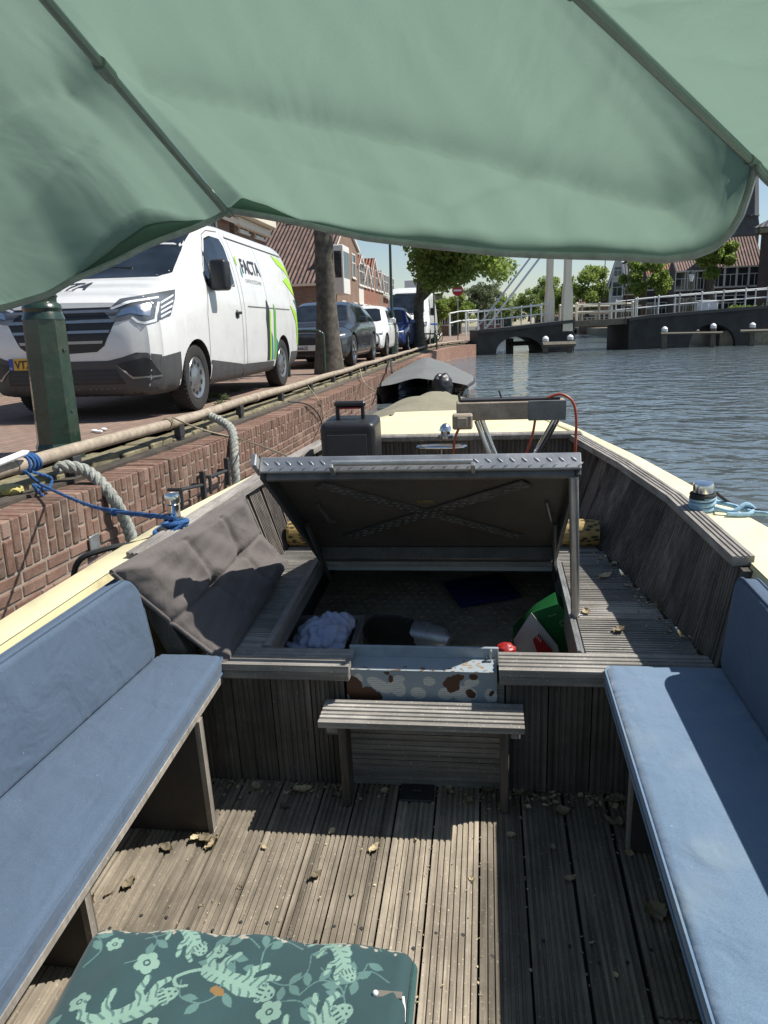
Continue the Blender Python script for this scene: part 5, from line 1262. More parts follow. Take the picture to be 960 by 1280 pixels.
g.tube(smooth([A_+Vector((-.02, .02, -.02)), A_+d_*.1, A_+d_*.35+Vector((0, 0, .01)), A_+d_*.6, A_+d_*.8]), [.012+.052*min(1, i/8)*(1 if i < 24 else 1-(i-24)*.08) for i in range(33)], 16)
pk = boatobj(g, 'packed_bag', M['bagcloth'], 'long dark packed bag lying beside the crate in the hold', 'bag')
M['silver'] = plain('silver_wrap', (.42, .44, .47), .3, .5, var=.25, scale=20, bump=.5, bscale=30)
g = G(); C0 = A_+d_*.56; al = d_.normalized(); g.tube([C0+Vector((0, 0, .012)), C0+al*.05+Vector((0, 0, .014)), C0+al*.11+Vector((0, 0, .006)), C0+al*.13], [.058, .06, .053, .04], 18); o = g.build('silver_wrap', M['silver']); o.parent = pk
g = G(); A2 = bz(575, 752, hz+.02); m = T(bz(602, 737, hz+.03)) @ Matrix.Rotation(rad(24), 4, 'Z') @ Matrix.Rotation(rad(8), 4, 'X'); g.bbox(-.14, .14, -.10, .10, -.012, .012, .008, M=m, seg=2)
M['bluemat'] = plain('dark_blue_foam', (.008, .022, .12), .7, var=.2); boatobj(g, 'blue_pad', M['bluemat'], 'dark blue flat pad at the back of the hold', 'pad')
# green and grey shopping bag standing in the right corner
M['baggreen'] = plain('green_bag_film', (.012, .11, .03), .4, var=.25, bump=.5, bscale=14); M['baggrey'] = plain('grey_bag_film', (.46, .45, .43), .45, var=.12, bump=.5, bscale=14); M['baglogo'] = plain('pale_green_print', (.17, .34, .14), .5); M['bagwhite'] = plain('white_print', (.75, .74, .7), .5)
yb = 2.34
PX = lambda u, v, y=yb: by(u, v, y)
sb = thing('shopping_bag', 'green and grey shopping bag standing in the right corner of the hold', 'bag', M=onboat(PX(680, 808)))
ib = T(PX(680, 808)).inverted()
def bagpoly(pts, nm, m, y=yb, th=.004, parent=sb, dy=0):
    P = [ib @ PX(u, v, y) for u, v in pts]; g = G(); k = len(P); B2 = [p+Vector((0, th, 0)) for p in P]; g.add(P+B2, [tuple(range(k)), tuple(range(2*k-1, k-1, -1))]+[(i, (i+1) % k, k+(i+1) % k, k+i) for i in range(k)]); return g.build(nm, m, parent)
g = G(); q = [ib @ PX(*p) for p in ((643, 800), (665, 768), (697, 757), (722, 775), (728, 812), (722, 850), (640, 850))]
k = len(q); bk = [p+Vector((0, .11, .0)) for p in q]; bk[1] = bk[1]+Vector((.02, 0, -.01)); g.add(q+bk, [tuple(range(2*k-1, k-1, -1))]+[(i, (i+1) % k, k+(i+1) % k, k+i) for i in range(k)]); body_ = g.build('bag_body', M['baggreen'], sb)
bagpoly(((664, 766), (697, 755), (723, 776), (729, 812), (727, 850), (712, 850), (696, 806)), 'green_side', M['baggreen'], yb-.002)
gs = bagpoly(((642, 800), (664, 766), (697, 807), (708, 850), (650, 850)), 'grey_side', M['baggrey'], yb-.012)
def fontmesh(s, size, M4, m, name, parent, bold=0.0, extr=.0006):
    cu = bpy.data.curves.new('f', 'FONT'); cu.body = s; cu.size = size; cu.align_x = 'LEFT'; cu.offset = bold; cu.extrude = extr
    o = bpy.data.objects.new('f', cu); COL.objects.link(o); bpy.context.view_layer.update()
    me = bpy.data.meshes.new_from_object(o.evaluated_get(bpy.context.evaluated_depsgraph_get())); bpy.data.objects.remove(o); bpy.data.curves.remove(cu)
    me.name = name; me.transform(M4); me.materials.clear(); me.materials.append(m); r = bpy.data.objects.new(name, me); COL.objects.link(r); r.parent = parent; return r
rx90 = Matrix.Rotation(rad(90), 4, 'X')
lp = bagpoly(((666, 800), (673, 793), (690, 813), (690, 850), (684, 850)), 'red_label', M['red'], yb-.018, .003, gs)
p0 = ib @ PX(672, 797, yb-.0205)
g = G()
for x_, h_ in ((-.004, .012), (.002, .012), (.008, .011)): q_ = p0+Vector((x_, -.002, -.006-x_*1.1)); g.tube([q_, q_+Vector((.003, 0, h_*.9))], .0012, 6)
g.build('label_print', M['bagwhite'], lp)
g = G()
for (u, v, r) in ((704, 779, .011), (704, 779, .0065), (711, 796, .008)): c = ib @ PX(u, v, yb-.0045); g.tube([c+Vector((r*math.cos(a), 0, r*math.sin(a))) for a in np.linspace(0, 6.283, 20, endpoint=False)], .0011, 6, closed=True)
c = ib @ PX(689, 770, yb-.0045); g.tube(smooth([c+Vector((x*.001, 0, z*.001)) for x, z in ((-10, -3), (-6, 2), (-3, -2), (0, 3), (4, 0), (8, 6), (12, 4), (16, 9))], 4), .0011, 6)
g.build('bag_emblem', M['baglogo'], sb)
g = G(); crumple(g, tuple(PX(632, 812, 2.30)), .035, .03, .022, 31, 24, 14); boatobj(g, 'red_pouch', M['red'], 'small red pouch beside the shopping bag in the hold', 'pouch')

# fallen leaves, each one a curled blade
proto = []
for k in range(5):
    g = G(); L = .045+.012*k; W_ = L*(.30+.06*(k % 3)); cu = .25+.15*random.random(); ax = random.uniform(-.3, .3)
    def lf(a, b, L=L, W_=W_, cu=cu, ax=ax): 
        w = W_*math.sin(math.pi*min(.97, a*.93+.05))**.8*(1+.14*math.sin(a*26+k)); s = 2*b-1
        return (L*(a-.5), s*w+.1*L*math.sin(2*a)*ax, .006+L*cu*((a-.5)**2)*1.3+abs(s)**1.6*W_*.42+.002*math.sin(a*15+s*4))
    g.grid(lf, 14, 6); g.tube([(-L*.5, 0, .006+L*cu*.33), (-L*.72, .003, .004)], .001, 5); proto.append(g)
leaf_spots = [(243, 1050, 1.3), (257, 1052, 1.35), (268, 1057, 1.1), (209, 1062, .8), (105, 1140, 1.4), (112, 1152, 1.5), (100, 1137, 1.0), (162, 1107, .9), (137, 1119, .5), (470, 1062, .7), (395, 1096, 1.25), (610, 988, 1.3), (585, 1003, .8), (700, 1015, 1.0), (672, 988, .9), (727, 990, .9), (743, 985, 1.0), (757, 990, .8), (777, 985, 1.1), (770, 1002, 1.0), (775, 1030, 1.3), (786, 1066, .7), (817, 1142, 1.3), (760, 1028, .8), (648, 992, .8), (690, 990, .8), (735, 993, .7), (765, 982, .9), (320, 985, .8), (378, 990, 1.0), (422, 995, .8), (300, 1000, .6), (480, 990, .6), (560, 985, .7), (355, 1010, .5), (520, 1050, .4), (440, 1120, .4), (330, 1060, .4), (590, 1100, .4), (712, 1100, .5), (740, 1180, .5), (770, 1220, .45), (690, 1060, .5), (640, 1045, .6), (856, 1118, .6), (252, 1132, .4), (300, 1110, .4), (415, 1040, .5)]
dleaf = [(757, 722, 1.0), (790, 700, .9), (795, 712, .8), (768, 706, .9), (830, 762, 1.3), (842, 758, 1.1), (845, 772, .8), (812, 735, .8), (815, 747, .7), (775, 790, 1.0), (869, 800, .9), (733, 766, .6), (758, 672, 1.0), (763, 668, .8), (352, 688, .8), (800, 705, .7), (822, 758, .7), (848, 782, .6), (787, 692, .8), (836, 790, .4), (783, 733, .5), (862, 782, .5), (650, 845, 0), (750, 700, .5)]
for i, (u, v, s) in enumerate(leaf_spots+dleaf):
    if s <= 0: continue
    dk = i >= len(leaf_spots); p = bz(u, v, DZ if dk else .0); gg = proto[i % 5]; gg.c = [random.uniform(.25, 1.15)]*len(gg.f)
    if (u, v) == (395, 1096) or (u, v) == (610, 988): gg.c = [.30]*len(gg.f)
    m = onboat(p, random.uniform(0, 6.28), Matrix.Rotation(random.gauss(0, .25), 4, 'X') @ Matrix.Rotation(random.gauss(0, .15), 4, 'Y') @ Matrix.Scale(.62*s, 4))
    o = gg.build('dry_leaf', M['dryleaf'], M=m, fixn=False); tag(o, 'dry curled leaf fallen on the ribbed side deck' if dk else 'dry curled leaf fallen on the ribbed floor boards', 'leaf', 'fallen leaves on the side deck' if dk else 'fallen leaves on the floor boards')

# rope on the right mooring post
bp_ = bz(877, 640, .70); g = G()
for k in range(3): g.tube([bp_+Vector((.033*math.cos(q), .033*math.sin(q), .018+.014*k+.003*math.sin(q+k))) for q in np.linspace(0, 2*math.pi, 24, endpoint=False)], .0075, 7, closed=True)
g.tube(smooth([bp_+Vector((.03, .02, .03)), bp_+Vector((.09, .0, .02)), bp_+Vector((.14, -.03, .008)), bp_+Vector((.19, -.07, .005)), bp_+Vector((.23, -.12, -.06)), bp_+Vector((.25, -.16, -.3))]), .0075, 8)
g.tube(smooth([bp_+Vector((.03, -.02, .02)), bp_+Vector((.08, -.035, .012)), bp_+Vector((.12, -.02, .03)), bp_+Vector((.15, -.01, .012)), bp_+Vector((.12, -.05, .008)), bp_+Vector((.06, -.05, .008))]), .007, 8)
boatobj(g, 'mooring_rope', M['ltblue'], 'faded pale blue rope wound round the right gunwale post', 'rope')
g = G()
for k in range(2): g.tube([bp_+Vector((.034*math.cos(q), .034*math.sin(q), .048+.009*k)) for q in np.linspace(0, 2*math.pi, 24, endpoint=False)], .006, 7, closed=True)
g.tube(smooth([bp_+Vector((.04, .0, .06)), bp_+Vector((.10, .01, .018)), bp_+Vector((.17, -.04, .012)), bp_+Vector((.225, -.09, .0)), bp_+Vector((.26, -.15, -.12))]), .005, 7); boatobj(g, 'thin_rope', M['blackrope'], 'dark cord knotted above the pale blue rope on the right gunwale post', 'cord')

# crumbs and leaf bits swept into corners and board gaps
g = G()
def crumb(p, s, c):
    q = random.uniform(0, 6.28); a = Vector((math.cos(q), math.sin(q), random.uniform(-.2, .5)))*s; b = Vector((-math.sin(q), math.cos(q), random.uniform(-.3, .6)))*s*random.uniform(.25, .7); p = Vector(p)
    g.add([p-a, p+b, p+a, p-b], [(0, 1, 2, 3)], 0, c)
for _ in range(420):
    x = random.uniform(-.85, .6); crumb((x, 1.885-abs(random.gauss(0, .035)), .004), random.uniform(.002, .009)*(1.5 if x > .1 else 1), random.uniform(.2, 1.1))
for _ in range(420): crumb((random.uniform(-.8, .62), random.uniform(.8, 1.85), .003), random.uniform(.001, .0045), random.uniform(.3, 1.2))
for _ in range(160): i = random.randrange(8, 15); crumb((fx[i]+random.gauss(0, .004), random.uniform(.8, 1.88), .001), random.uniform(.002, .006), random.uniform(.3, 1.1))
for _ in range(260):
    y = random.uniform(1.98, 2.8); crumb((xin(y, CR)-.01-abs(random.gauss(0, .03)), y, DZ+.003), random.uniform(.002, .007), random.uniform(.2, 1.1))
o = boatobj(g, 'leaf_crumbs', M['dryleaf'], 'crumbs of dry leaves scattered over the boat floor and deck corners', 'debris', fixn=False); o['kind'] = 'stuff'
# ================================================================== vehicles
def chaikin(P, it=2):
    for _ in range(it):
        Q = [P[0]]
        for a, b in zip(P[:-1], P[1:]): Q += [tuple(.75*x+.25*y for x, y in zip(a, b)), tuple(.25*x+.75*y for x, y in zip(a, b))]
        P = Q+[P[-1]]
    return P
def lofted(st, nst=70, sm=2):
    """st: rows (d, zb, w, zbelt, wr, zr, ztop) front to rear -> closed body mesh (x across, y length from the nose, z up)"""
    A = np.array(st, float); ds = np.unique(np.concatenate([A[:, 0], np.linspace(A[0, 0], A[-1, 0], nst)])); cols = [np.interp(ds, A[:, 0], A[:, k]) for k in range(1, 7)]
    for _ in range(sm): cols = [np.concatenate([[c[0]], .25*c[:-2]+.5*c[1:-1]+.25*c[2:], [c[-1]]]) for c in cols]
    g = G(); rings = []
    for i, d in enumerate(ds):
        zb, w, zl, wr, zr, zt = [c[i] for c in cols]; zm = zb+.45*(zl-zb)
        h = chaikin([(0, zb), (w*.86, zb), (w*.965, zb+.07), (w, zm), (w*.992, zl), (wr, zr), (wr*.78, zt-.012), (0, zt)], 2)
        rings.append([(x, d, z) for x, z in h]+[(-x, d, z) for x, z in h[-2:0:-1]])
    n_ = len(rings[0]); vs = [p for r in rings for p in r]
    fs = [(i*n_+k, i*n_+(k+1) % n_, (i+1)*n_+(k+1) % n_, (i+1)*n_+k) for i in range(len(rings)-1) for k in range(n_)]
    fs += [tuple(range(n_-1, -1, -1)), tuple((len(rings)-1)*n_+k for k in range(n_))]
    g.add(vs, fs); return g
def vehicle(label, cat, name, loc, st, paint, wheels, rw, hw, group=None, dup_wheel=True, rimmat='chrome', spokes=5, sill=.27):
    """wheels: y positions; hw: half track to the tyre's outer face"""
    t = thing(name, label, cat, loc, 0, group)
    b = lofted(st).build('body', [paint, M['darkgrey']], t, angle=30)
    g = G()
    for y in wheels:
        for s in (-1, 1): g.lathe([(rw+.055, 0), (rw+.055, .36)], 36, M=T((s*(hw-.30)-(.0 if s > 0 else .0), y, rw)) @ Matrix.Rotation(rad(90*s), 4, 'Y'))
    cut = g.build('cut', M['darkgrey']); cut.location = loc
    md = b.modifiers.new('w', 'BOOLEAN'); md.object = cut; md.operation = 'DIFFERENCE'; md.solver = 'EXACT'; md.material_mode = 'TRANSFER'
    bpy.context.view_layer.update(); dg = bpy.context.evaluated_depsgraph_get(); me = bpy.data.meshes.new_from_object(b.evaluated_get(dg)); b.modifiers.clear(); old = b.data; b.data = me; bpy.data.meshes.remove(old); me.name = 'body'
    for f in me.polygons:
        if f.center.z < sill: f.material_index = 1
    me.polygons.foreach_set('use_smooth', [True]*len(me.polygons)); me.set_sharp_from_angle(angle=rad(32)); bpy.data.objects.remove(cut)
    for y in wheels:
        for s in (-1, 1):
            Mx = T((s*hw, y, rw)) @ Matrix.Rotation(rad(90*s), 4, 'Y')
            g = G(); r = rw; g.lathe([(r*.62, -.21), (r*.94, -.205), (r, -.17), (r, -.04), (r*.95, -.008), (r*.80, 0), (r*.66, -.012), (r*.64, -.03)], 40, M=Mx, cap=False)
            for i in range(44): q = i*2*math.pi/44; g.box(r*.965, r*1.004, -.006, .006, -.2, -.015, M=Mx @ Matrix.Rotation(q, 4, 'Z'))
            w = g.build('wheel', M['rubber'], t)
            g = G(); g.lathe([(r*.66, -.03), (r*.62, -.012), (r*.57, -.02), (r*.50, -.045 if spokes else -.03), (r*.30, -.03), (r*.2, -.012), (.001, -.01)], 40, M=Mx, cap=False)
            rim = g.build('rim', M[rimmat], w); g = G()
            if spokes:
                for i in range(spokes): q = 2*math.pi*i/spokes; g.prism([(r*.14, -.028), (r*.14, .028), (r*.6, .045), (r*.6, -.045)], .014, Mx @ Matrix.Rotation(q, 4, 'Z') @ T((0, 0, -.026)))
                rs = g.build('spokes', M[rimmat], w)
            else:
                for i in range(10):
                    q = 2*math.pi*i/10; g = G(); g.lathe([(.001, .0), (.028, .0)], 10, M=Mx @ Matrix.Rotation(q, 4, 'Z') @ T((r*.47, 0, -.0265)), cap=False); g.build('rim_hole', M['black'], w)
    return t, b
def bvh_of(o):
    w = wmat(o); return BVHTree.FromPolygons([w @ v.co for v in o.data.vertices], [tuple(p.vertices) for p in o.data.polygons])
def tess(poly, maxlen):
    bm = bmesh.new(); f = bm.faces.new([bm.verts.new((x, y, 0)) for x, y in poly]); bmesh.ops.triangulate(bm, faces=[f])
    for _ in range(6):
        lg_ = [e for e in bm.edges if e.calc_length() > maxlen]
        if not lg_: break
        bmesh.ops.subdivide_edges(bm, edges=lg_, cuts=1); bmesh.ops.triangulate(bm, faces=bm.faces)
    vs = [(v.co.x, v.co.y) for v in bm.verts]; bm.verts.index_update(); fs = [[v.index for v in f.verts] for f in bm.faces]; bm.free(); return vs, fs
def patch(bvh, t, poly, mode, name, m, off=.004, maxlen=.06, parent=None, thick=0):
    """a panel lying on the body: poly in (x,z) for 'front'/'rear', (y,z) for 'side', (x,y) for 'top', photo pixels for 'photo'"""
    vs, fs = tess(poly, maxlen if mode != 'photo' else 5); W0 = wmat(t); W0i = W0.inverted(); out = []; ok = []
    for a, b in vs:
        if mode == 'front': o, d = W0 @ Vector((a, -4, b)), Vector((0, 1, 0))
        elif mode == 'rear': o, d = W0 @ Vector((a, 12, b)), Vector((0, -1, 0))
        elif mode == 'side': o, d = W0 @ Vector((4, a, b)), Vector((-1, 0, 0))
        elif mode == 'sideL': o, d = W0 @ Vector((-4, a, b)), Vector((1, 0, 0))
        elif mode == 'top': o, d = W0 @ Vector((a, b, 6)), Vector((0, 0, -1))
        else: o, d = Vector((0, 0, CH)), Vector(MW @ np.array([a-480, b-640, FPX])).normalized()
        h, nn, ix, ds = bvh.ray_cast(o, d)
        if h is None: ok.append(False); out.append(Vector((0, 0, 0))); continue
        if nn.dot(d) > 0: nn = -nn
        ok.append(True); out.append(W0i @ (h+nn*off))
    fs = [f for f in fs if all(ok[i] for i in f)]
    fs = [f for f in fs if max((out[f[i]]-out[f[i-1]]).length for i in range(3)) < .6]
    use = sorted({i for f in fs for i in f}); ix = {i: k for k, i in enumerate(use)}
    if not use: return None
    g = G(); g.add([out[i] for i in use], [tuple(ix[i] for i in f) for f in fs]); return g.build(name, m, parent or t, fixn=False)
def mirror_part(o, t, name=None):
    c = o.copy(); c.data = o.data.copy(); c.data.transform(Matrix.Diagonal((-1, 1, 1, 1))); c.data.flip_normals(); COL.objects.link(c); return c
def mirror(o, t): return mirror_part(o, t)
def text_on(bvh, t, s, size, mode, pos, m, name, parent=None, sx=1.0, bold=0.0, maxlen=.05, rotq=0):
    cu = bpy.data.curves.new('f', 'FONT'); cu.body = s; cu.size = size; cu.offset = bold; cu.resolution_u = 3
    o = bpy.data.objects.new('f', cu); COL.objects.link(o); bpy.context.view_layer.update()
    me = bpy.data.meshes.new_from_object(o.evaluated_get(bpy.context.evaluated_depsgraph_get())); bpy.data.objects.remove(o); bpy.data.curves.remove(cu)
    bm = bmesh.new(); bm.from_mesh(me); bmesh.ops.triangulate(bm, faces=bm.faces)
    for _ in range(3):
        lg_ = [e for e in bm.edges if e.calc_length() > maxlen]
        if lg_: bmesh.ops.subdivide_edges(bm, edges=lg_, cuts=1); bmesh.ops.triangulate(bm, faces=bm.faces)
    W0 = wmat(t); W0i = W0.inverted(); bad = []
    for v in bm.verts:
        a = v.co.x*sx; b = v.co.y; a, b = a*math.cos(rotq)-b*math.sin(rotq)+pos[0], a*math.sin(rotq)+b*math.cos(rotq)+pos[1]
        if mode == 'side': o_, d = W0 @ Vector((4, a, b)), Vector((-1, 0, 0))
        elif mode == 'front': o_, d = W0 @ Vector((a, -4, b)), Vector((0, 1, 0))
        h, nn, ix, ds = bvh.ray_cast(o_, d)
        if h is None: bad.append(v); continue
        v.co = W0i @ (h+(nn if nn.dot(d) < 0 else -nn)*.0065)
    bmesh.ops.delete(bm, geom=bad, context='VERTS'); bm.to_mesh(me); bm.free(); me.name = name; me.materials.clear(); me.materials.append(m)
    r = bpy.data.objects.new(name, me); COL.objects.link(r); r.parent = parent or t; return r

M['plateY'] = plain('yellow_plate', (.62, .36, .03), .4, var=.05); M['plateW'] = plain('white_plate', (.68, .68, .66), .4, var=.05); M['plateB'] = plain('blue_plate_strip', (.02, .06, .32), .4)
M['ink'] = plain('dark_lettering', (.03, .032, .04), .45, var=.1); M['inkgrey'] = plain('grey_lettering', (.18, .18, .19), .5, var=.1)
M['lime'] = plain('lime_vinyl', (.36, .62, .05), .35, var=.06); M['green2'] = plain('leaf_green_vinyl', (.12, .38, .06), .35, var=.06); M['teal'] = plain('teal_vinyl', (.04, .22, .25), .35, var=.06)
M['lampglass'] = glassmat('headlight_glass', (.10, .11, .12), .08); M['drl'] = plain('light_strip', (.70, .72, .74), .25, var=.05); M['seam'] = plain('panel_gap', (.10, .10, .10), .7); M['vangrey'] = plain('grey_sill_plastic', (.065, .065, .066), .6, var=.15, bump=.1, bscale=200)
M['greychrome'] = plain('satin_chrome', (.33, .34, .35), .3, .8, var=.1)

# ---- the near white van
VL, VW = 5.48, .985; vy = 6.95; vx = -3.06-VW
van_st = [(0, .36, .62, .60, .60, .70, .74), (.03, .28, .74, .78, .70, .90, .95), (.10, .24, .84, .86, .76, 1.00, 1.05), (.22, .22, .905, .93, .80, 1.07, 1.12), (.42, .22, .95, .98, .82, 1.13, 1.18),
          (.70, .22, .972, 1.07, .82, 1.20, 1.25), (.98, .22, .982, 1.14, .81, 1.27, 1.33), (1.06, .22, .984, 1.16, .80, 1.33, 1.38), (1.45, .22, .985, 1.20, .77, 1.62, 1.66), (1.78, .22, .985, 1.22, .755, 1.80, 1.87), (2.1, .22, .985, 1.24, .765, 1.87, 1.945), (2.6, .22, .985, 1.24, .775, 1.895, 1.97),
          (5.0, .24, .985, 1.24, .775, 1.89, 1.965), (5.32, .28, .98, 1.24, .77, 1.86, 1.94), (5.43, .33, .965, 1.22, .755, 1.80, 1.88), (5.48, .42, .93, 1.2, .72, 1.70, 1.78)]
ZS = 1.075
van_st = [(d, zb*1.03, w, zl*ZS, wr, zr*ZS, zt*ZS) for d, zb, w, zl, wr, zr, zt in van_st]
van, vb = vehicle('white delivery van with FACTA lettering and lime green stripes parked beside the quay', 'van', 'delivery_van', (vx, vy, SZ), van_st, M['vanwhite'], (.97, 4.45), .35, .955, 'vehicles parked along the quay', rimmat='greychrome', spokes=0, sill=.32)
BV = bvh_of(vb)
P = lambda poly, nm, m, off=.004, mode='photo', parent=None: patch(BV, van, [(a, b*ZS if b > .75 else b) for a, b in poly] if mode != 'photo' else poly, mode, nm, m, off, parent=parent)
P([(-.60, 1.30), (.60, 1.30), (.735, 1.345), (.70, 1.79), (.62, 1.84), (0, 1.865), (-.62, 1.84), (-.70, 1.79), (-.735, 1.345)], 'windscreen', M['glass'], .003, 'front')
for sd_ in ('side', 'sideL'):
    dw = P([(1.50, 1.22), (2.42, 1.26), (2.45, 1.70), (2.40, 1.78), (2.10, 1.785), (1.92, 1.74), (1.62, 1.46), (1.47, 1.27)], 'door_window', M['glass'], .003, sd_)
P([(1.66, 1.26), (1.70, 1.26), (1.74, 1.60), (1.70, 1.56)], 'window_divider', M['black'], .006, 'side')
# grille, bars, headlights, bumpers
gr = P([(-.66, 1.00), (.52, 1.00), (.56, .93), (.44, .72), (.36, .665), (0, .65), (-.36, .665), (-.44, .72), (-.56, .93)][:1]+[(-.60, 1.00), (.60, 1.00), (.56, .90), (.43, .72), (.35, .665), (0, .65), (-.35, .665), (-.43, .72), (-.56, .90)][1:], 'grille', M['black'], .004, 'front')
for i, (z, w) in enumerate(((1.035, .585), (.945, .55), (.85, .50), (.755, .43))):
    patch(BV, van, [(-w, z+.013), (w, z+.013), (w-.012, z-.013), (-w+.012, z-.013)], 'front', 'grille_bar', M['greychrome'], .016, parent=gr)
em = G(); em.prism([(0, .105), (.052, 0), (0, -.105), (-.052, 0)], .02, T((0, -.028, .885)) @ Matrix.Rotation(rad(90), 4, 'X')); em.prism([(0, .06), (.024, 0), (0, -.06), (-.024, 0)], .006, T((0, -.0485, .885)) @ Matrix.Rotation(rad(90), 4, 'X'), 1); em.build('emblem', [M['chrome'], M['black']], gr)
hl = P([(131, 391), (150, 374), (185, 368), (219, 362), (218, 374), (213, 394), (198, 401), (180, 406), (171, 404), (164, 398), (150, 402), (141, 402)], 'headlight', M['lampglass'], .006)
hp_ = [P([(147, 396), (152, 387), (170, 382), (189, 379), (187, 395), (170, 393), (163, 392)], 'lamp_unit', M['chrome'], .009, 'photo', hl), P([(139, 385), (160, 377), (198, 371), (198, 373.5), (160, 380), (139, 388)], 'light_strip', M['drl'], .011, 'photo', hl), P([(166, 396), (173, 401), (181, 402.5), (192, 399), (196, 378), (199, 378), (195, 402), (181, 405.5), (171, 403.5), (164, 398)], 'light_strip', M['drl'], .011, 'photo', hl)]
for v0, v1, ue in ((378, 368.5, 216), (384, 375, 215.5), (389.5, 381.5, 214.5), (395, 388, 213)): hp_.append(P([(200, v0), (ue, v1), (ue, v1+2.4), (200, v0+2.6)], 'light_strip', M['drl'], .011, 'photo', hl))
hp_ = [o for o in hp_ if o]
c = mirror(hl, van)
for o in hp_:
    if o: q = mirror_part(o, van); q.parent = c
bu = P([(-.97, .60), (-.80, .645), (-.72, .65), (-.60, .61), (-.45, .58), (.45, .58), (.60, .61), (.72, .65), (.80, .645), (.97, .60), (.97, .22), (-.97, .22)], 'bumper', M['vangrey'], .005, 'front')
for s in (1, -1):
    P([(s*x, z) for x, z in ((.53, .545), (.78, .60), (.83, .585), (.875, .44), (.68, .425))], 'fog_recess', M['black'], .010, 'front', bu); P([(s*x, z) for x, z in ((.52, .555), (.53, .545), (.68, .425), (.875, .43), (.875, .415), (.67, .405))], 'bumper_blade', M['greychrome'], .016, 'front', bu)
P([(-.58, .50), (.52, .50), (.60, .36), (-.60, .36)], 'air_intake', M['black'], .009, 'front', bu)
for i in range(3): P([(-.56, .475-i*.04), (.54, .475-i*.04), (.54, .462-i*.04), (-.56, .462-i*.04)], 'intake_bar', M['darkgrey'], .013, 'front', bu)
pl_ = P([(-.56, .62), (-.04, .62), (-.04, .51), (-.56, .51)], 'number_plate', M['plateY'], .018, 'front'); P([(-.56, .62), (-.515, .62), (-.515, .51), (-.56, .51)], 'plate_strip', M['plateB'], .020, 'front', pl_)
def plate_text(s, x0, z0, size, y, par, sx=1.0, bold=.004): fontmesh(s, size, T((x0, y, z0)) @ rx90 @ Matrix.Diagonal((sx, 1, 1, 1)), M['ink'], 'plate_text', par, bold)
text_on(BV, van, 'VTZ', .108, 'front', (-.50, .525), M['ink'], 'plate_text', pl_, .88, .002)
for o in pl_.children:
    if o.name.startswith('plate_text'): o.location.y -= .016
text_on(BV, van, 'NL', .03, 'front', (-.557, .52), M['plateW'], 'plate_country', pl_, .9).location.y -= .018
# side: seams, crease, lower cladding, handle, lettering
def line(pts, nm='panel_seam', m='seam', w=.004, off=.0045, parent=None):
    g_ = []
    for (a, b), (c_, d) in zip(pts[:-1], pts[1:]):
        L = math.hypot(c_-a, d-b); nx, nz = -(d-b)/L*w, (c_-a)/L*w; P([(a+nx, b+nz), (c_+nx, d+nz), (c_-nx, d-nz), (a-nx, b-nz)], nm, M[m], off, 'side', parent)
line([(1.33, .40), (1.33, .95), (1.45, 1.2), (1.58, 1.45), (1.92, 1.78), (2.1, 1.84), (2.45, 1.86)]); line([(2.50, 1.86), (2.52, 1.3), (2.54, .36)]); line([(2.66, 1.86), (2.66, .62), (2.70, .36)]); line([(3.72, 1.85), (3.72, .42)])
line([(2.62, 1.815), (5.25, 1.80)], 'roof_rail_seam', 'darkgrey', .009); line([(2.8, 1.05), (4.9, 1.05)], 'slide_rail', 'seam', .006)
P([(1.36, .52), (2.53, .42), (2.53, .24), (1.36, .24)], 'door_cladding', M['vangrey'], .006, 'side'); P([(2.55, .42), (3.95, .40), (3.95, .25), (2.55, .24)], 'side_cladding', M['vangrey'], .006, 'side'); P([(4.9, .50), (5.45, .50), (5.45, .33), (4.86, .28)], 'side_cladding', M['vangrey'], .006, 'side')
P([(.45, .63), (.54, .64), (.57, .34), (.45, .25), (.2, .24), (.2, .6)], 'bumper_corner', M['vangrey'], .006, 'side', bu)
g = G(); g.bbox(VW-.005, VW+.035, 2.28, 2.44, 1.025, 1.06, .010); g.lathe([(.055, 0), (.05, .008)], 18, M=T((VW-.004, 2.34, 1.025)) @ Matrix.Rotation(rad(90), 4, 'Y')); g.build('door_handle', M['black'], van)
for s in (1, -1):
    g = G(); g.bbox(s*1.06-.10, s*1.06+.10, 1.50, 1.70, 1.27, 1.60, .04, seg=3); g.bbox(min(s*.93, s*1.0), max(s*.93, s*1.0), 1.54, 1.66, 1.30, 1.40, .01); mo = g.build('wing_mirror', M['black'], van)
text_on(BV, van, 'FACTA', .25, 'side', (2.88, 1.55), M['ink'], 'lettering', None, 1.02, .005); text_on(BV, van, 'CONSTRUCTIETECHNIEK', .066, 'side', (2.90, 1.43), M['inkgrey'], 'lettering_small', None, .94)
P([(2.70, 1.60), (2.76, 1.63), (2.76, 1.56), (2.73, 1.50), (2.69, 1.54)], 'logo_leaf', M['lime'], .006, 'side'); P([(2.80, 1.44), (2.85, 1.53), (2.85, 1.42), (2.82, 1.37)], 'logo_leaf', M['teal'], .006, 'side')
text_on(BV, van, 'FACTA', .115, 'front', (-.53, 1.262), M['ink'], 'bonnet_lettering', None, 1.7, .003); text_on(BV, van, 'CONSTRUCTIETECHNIEK', .024, 'front', (-.49, 1.240), M['inkgrey'], 'bonnet_lettering_small', None, 1.75)
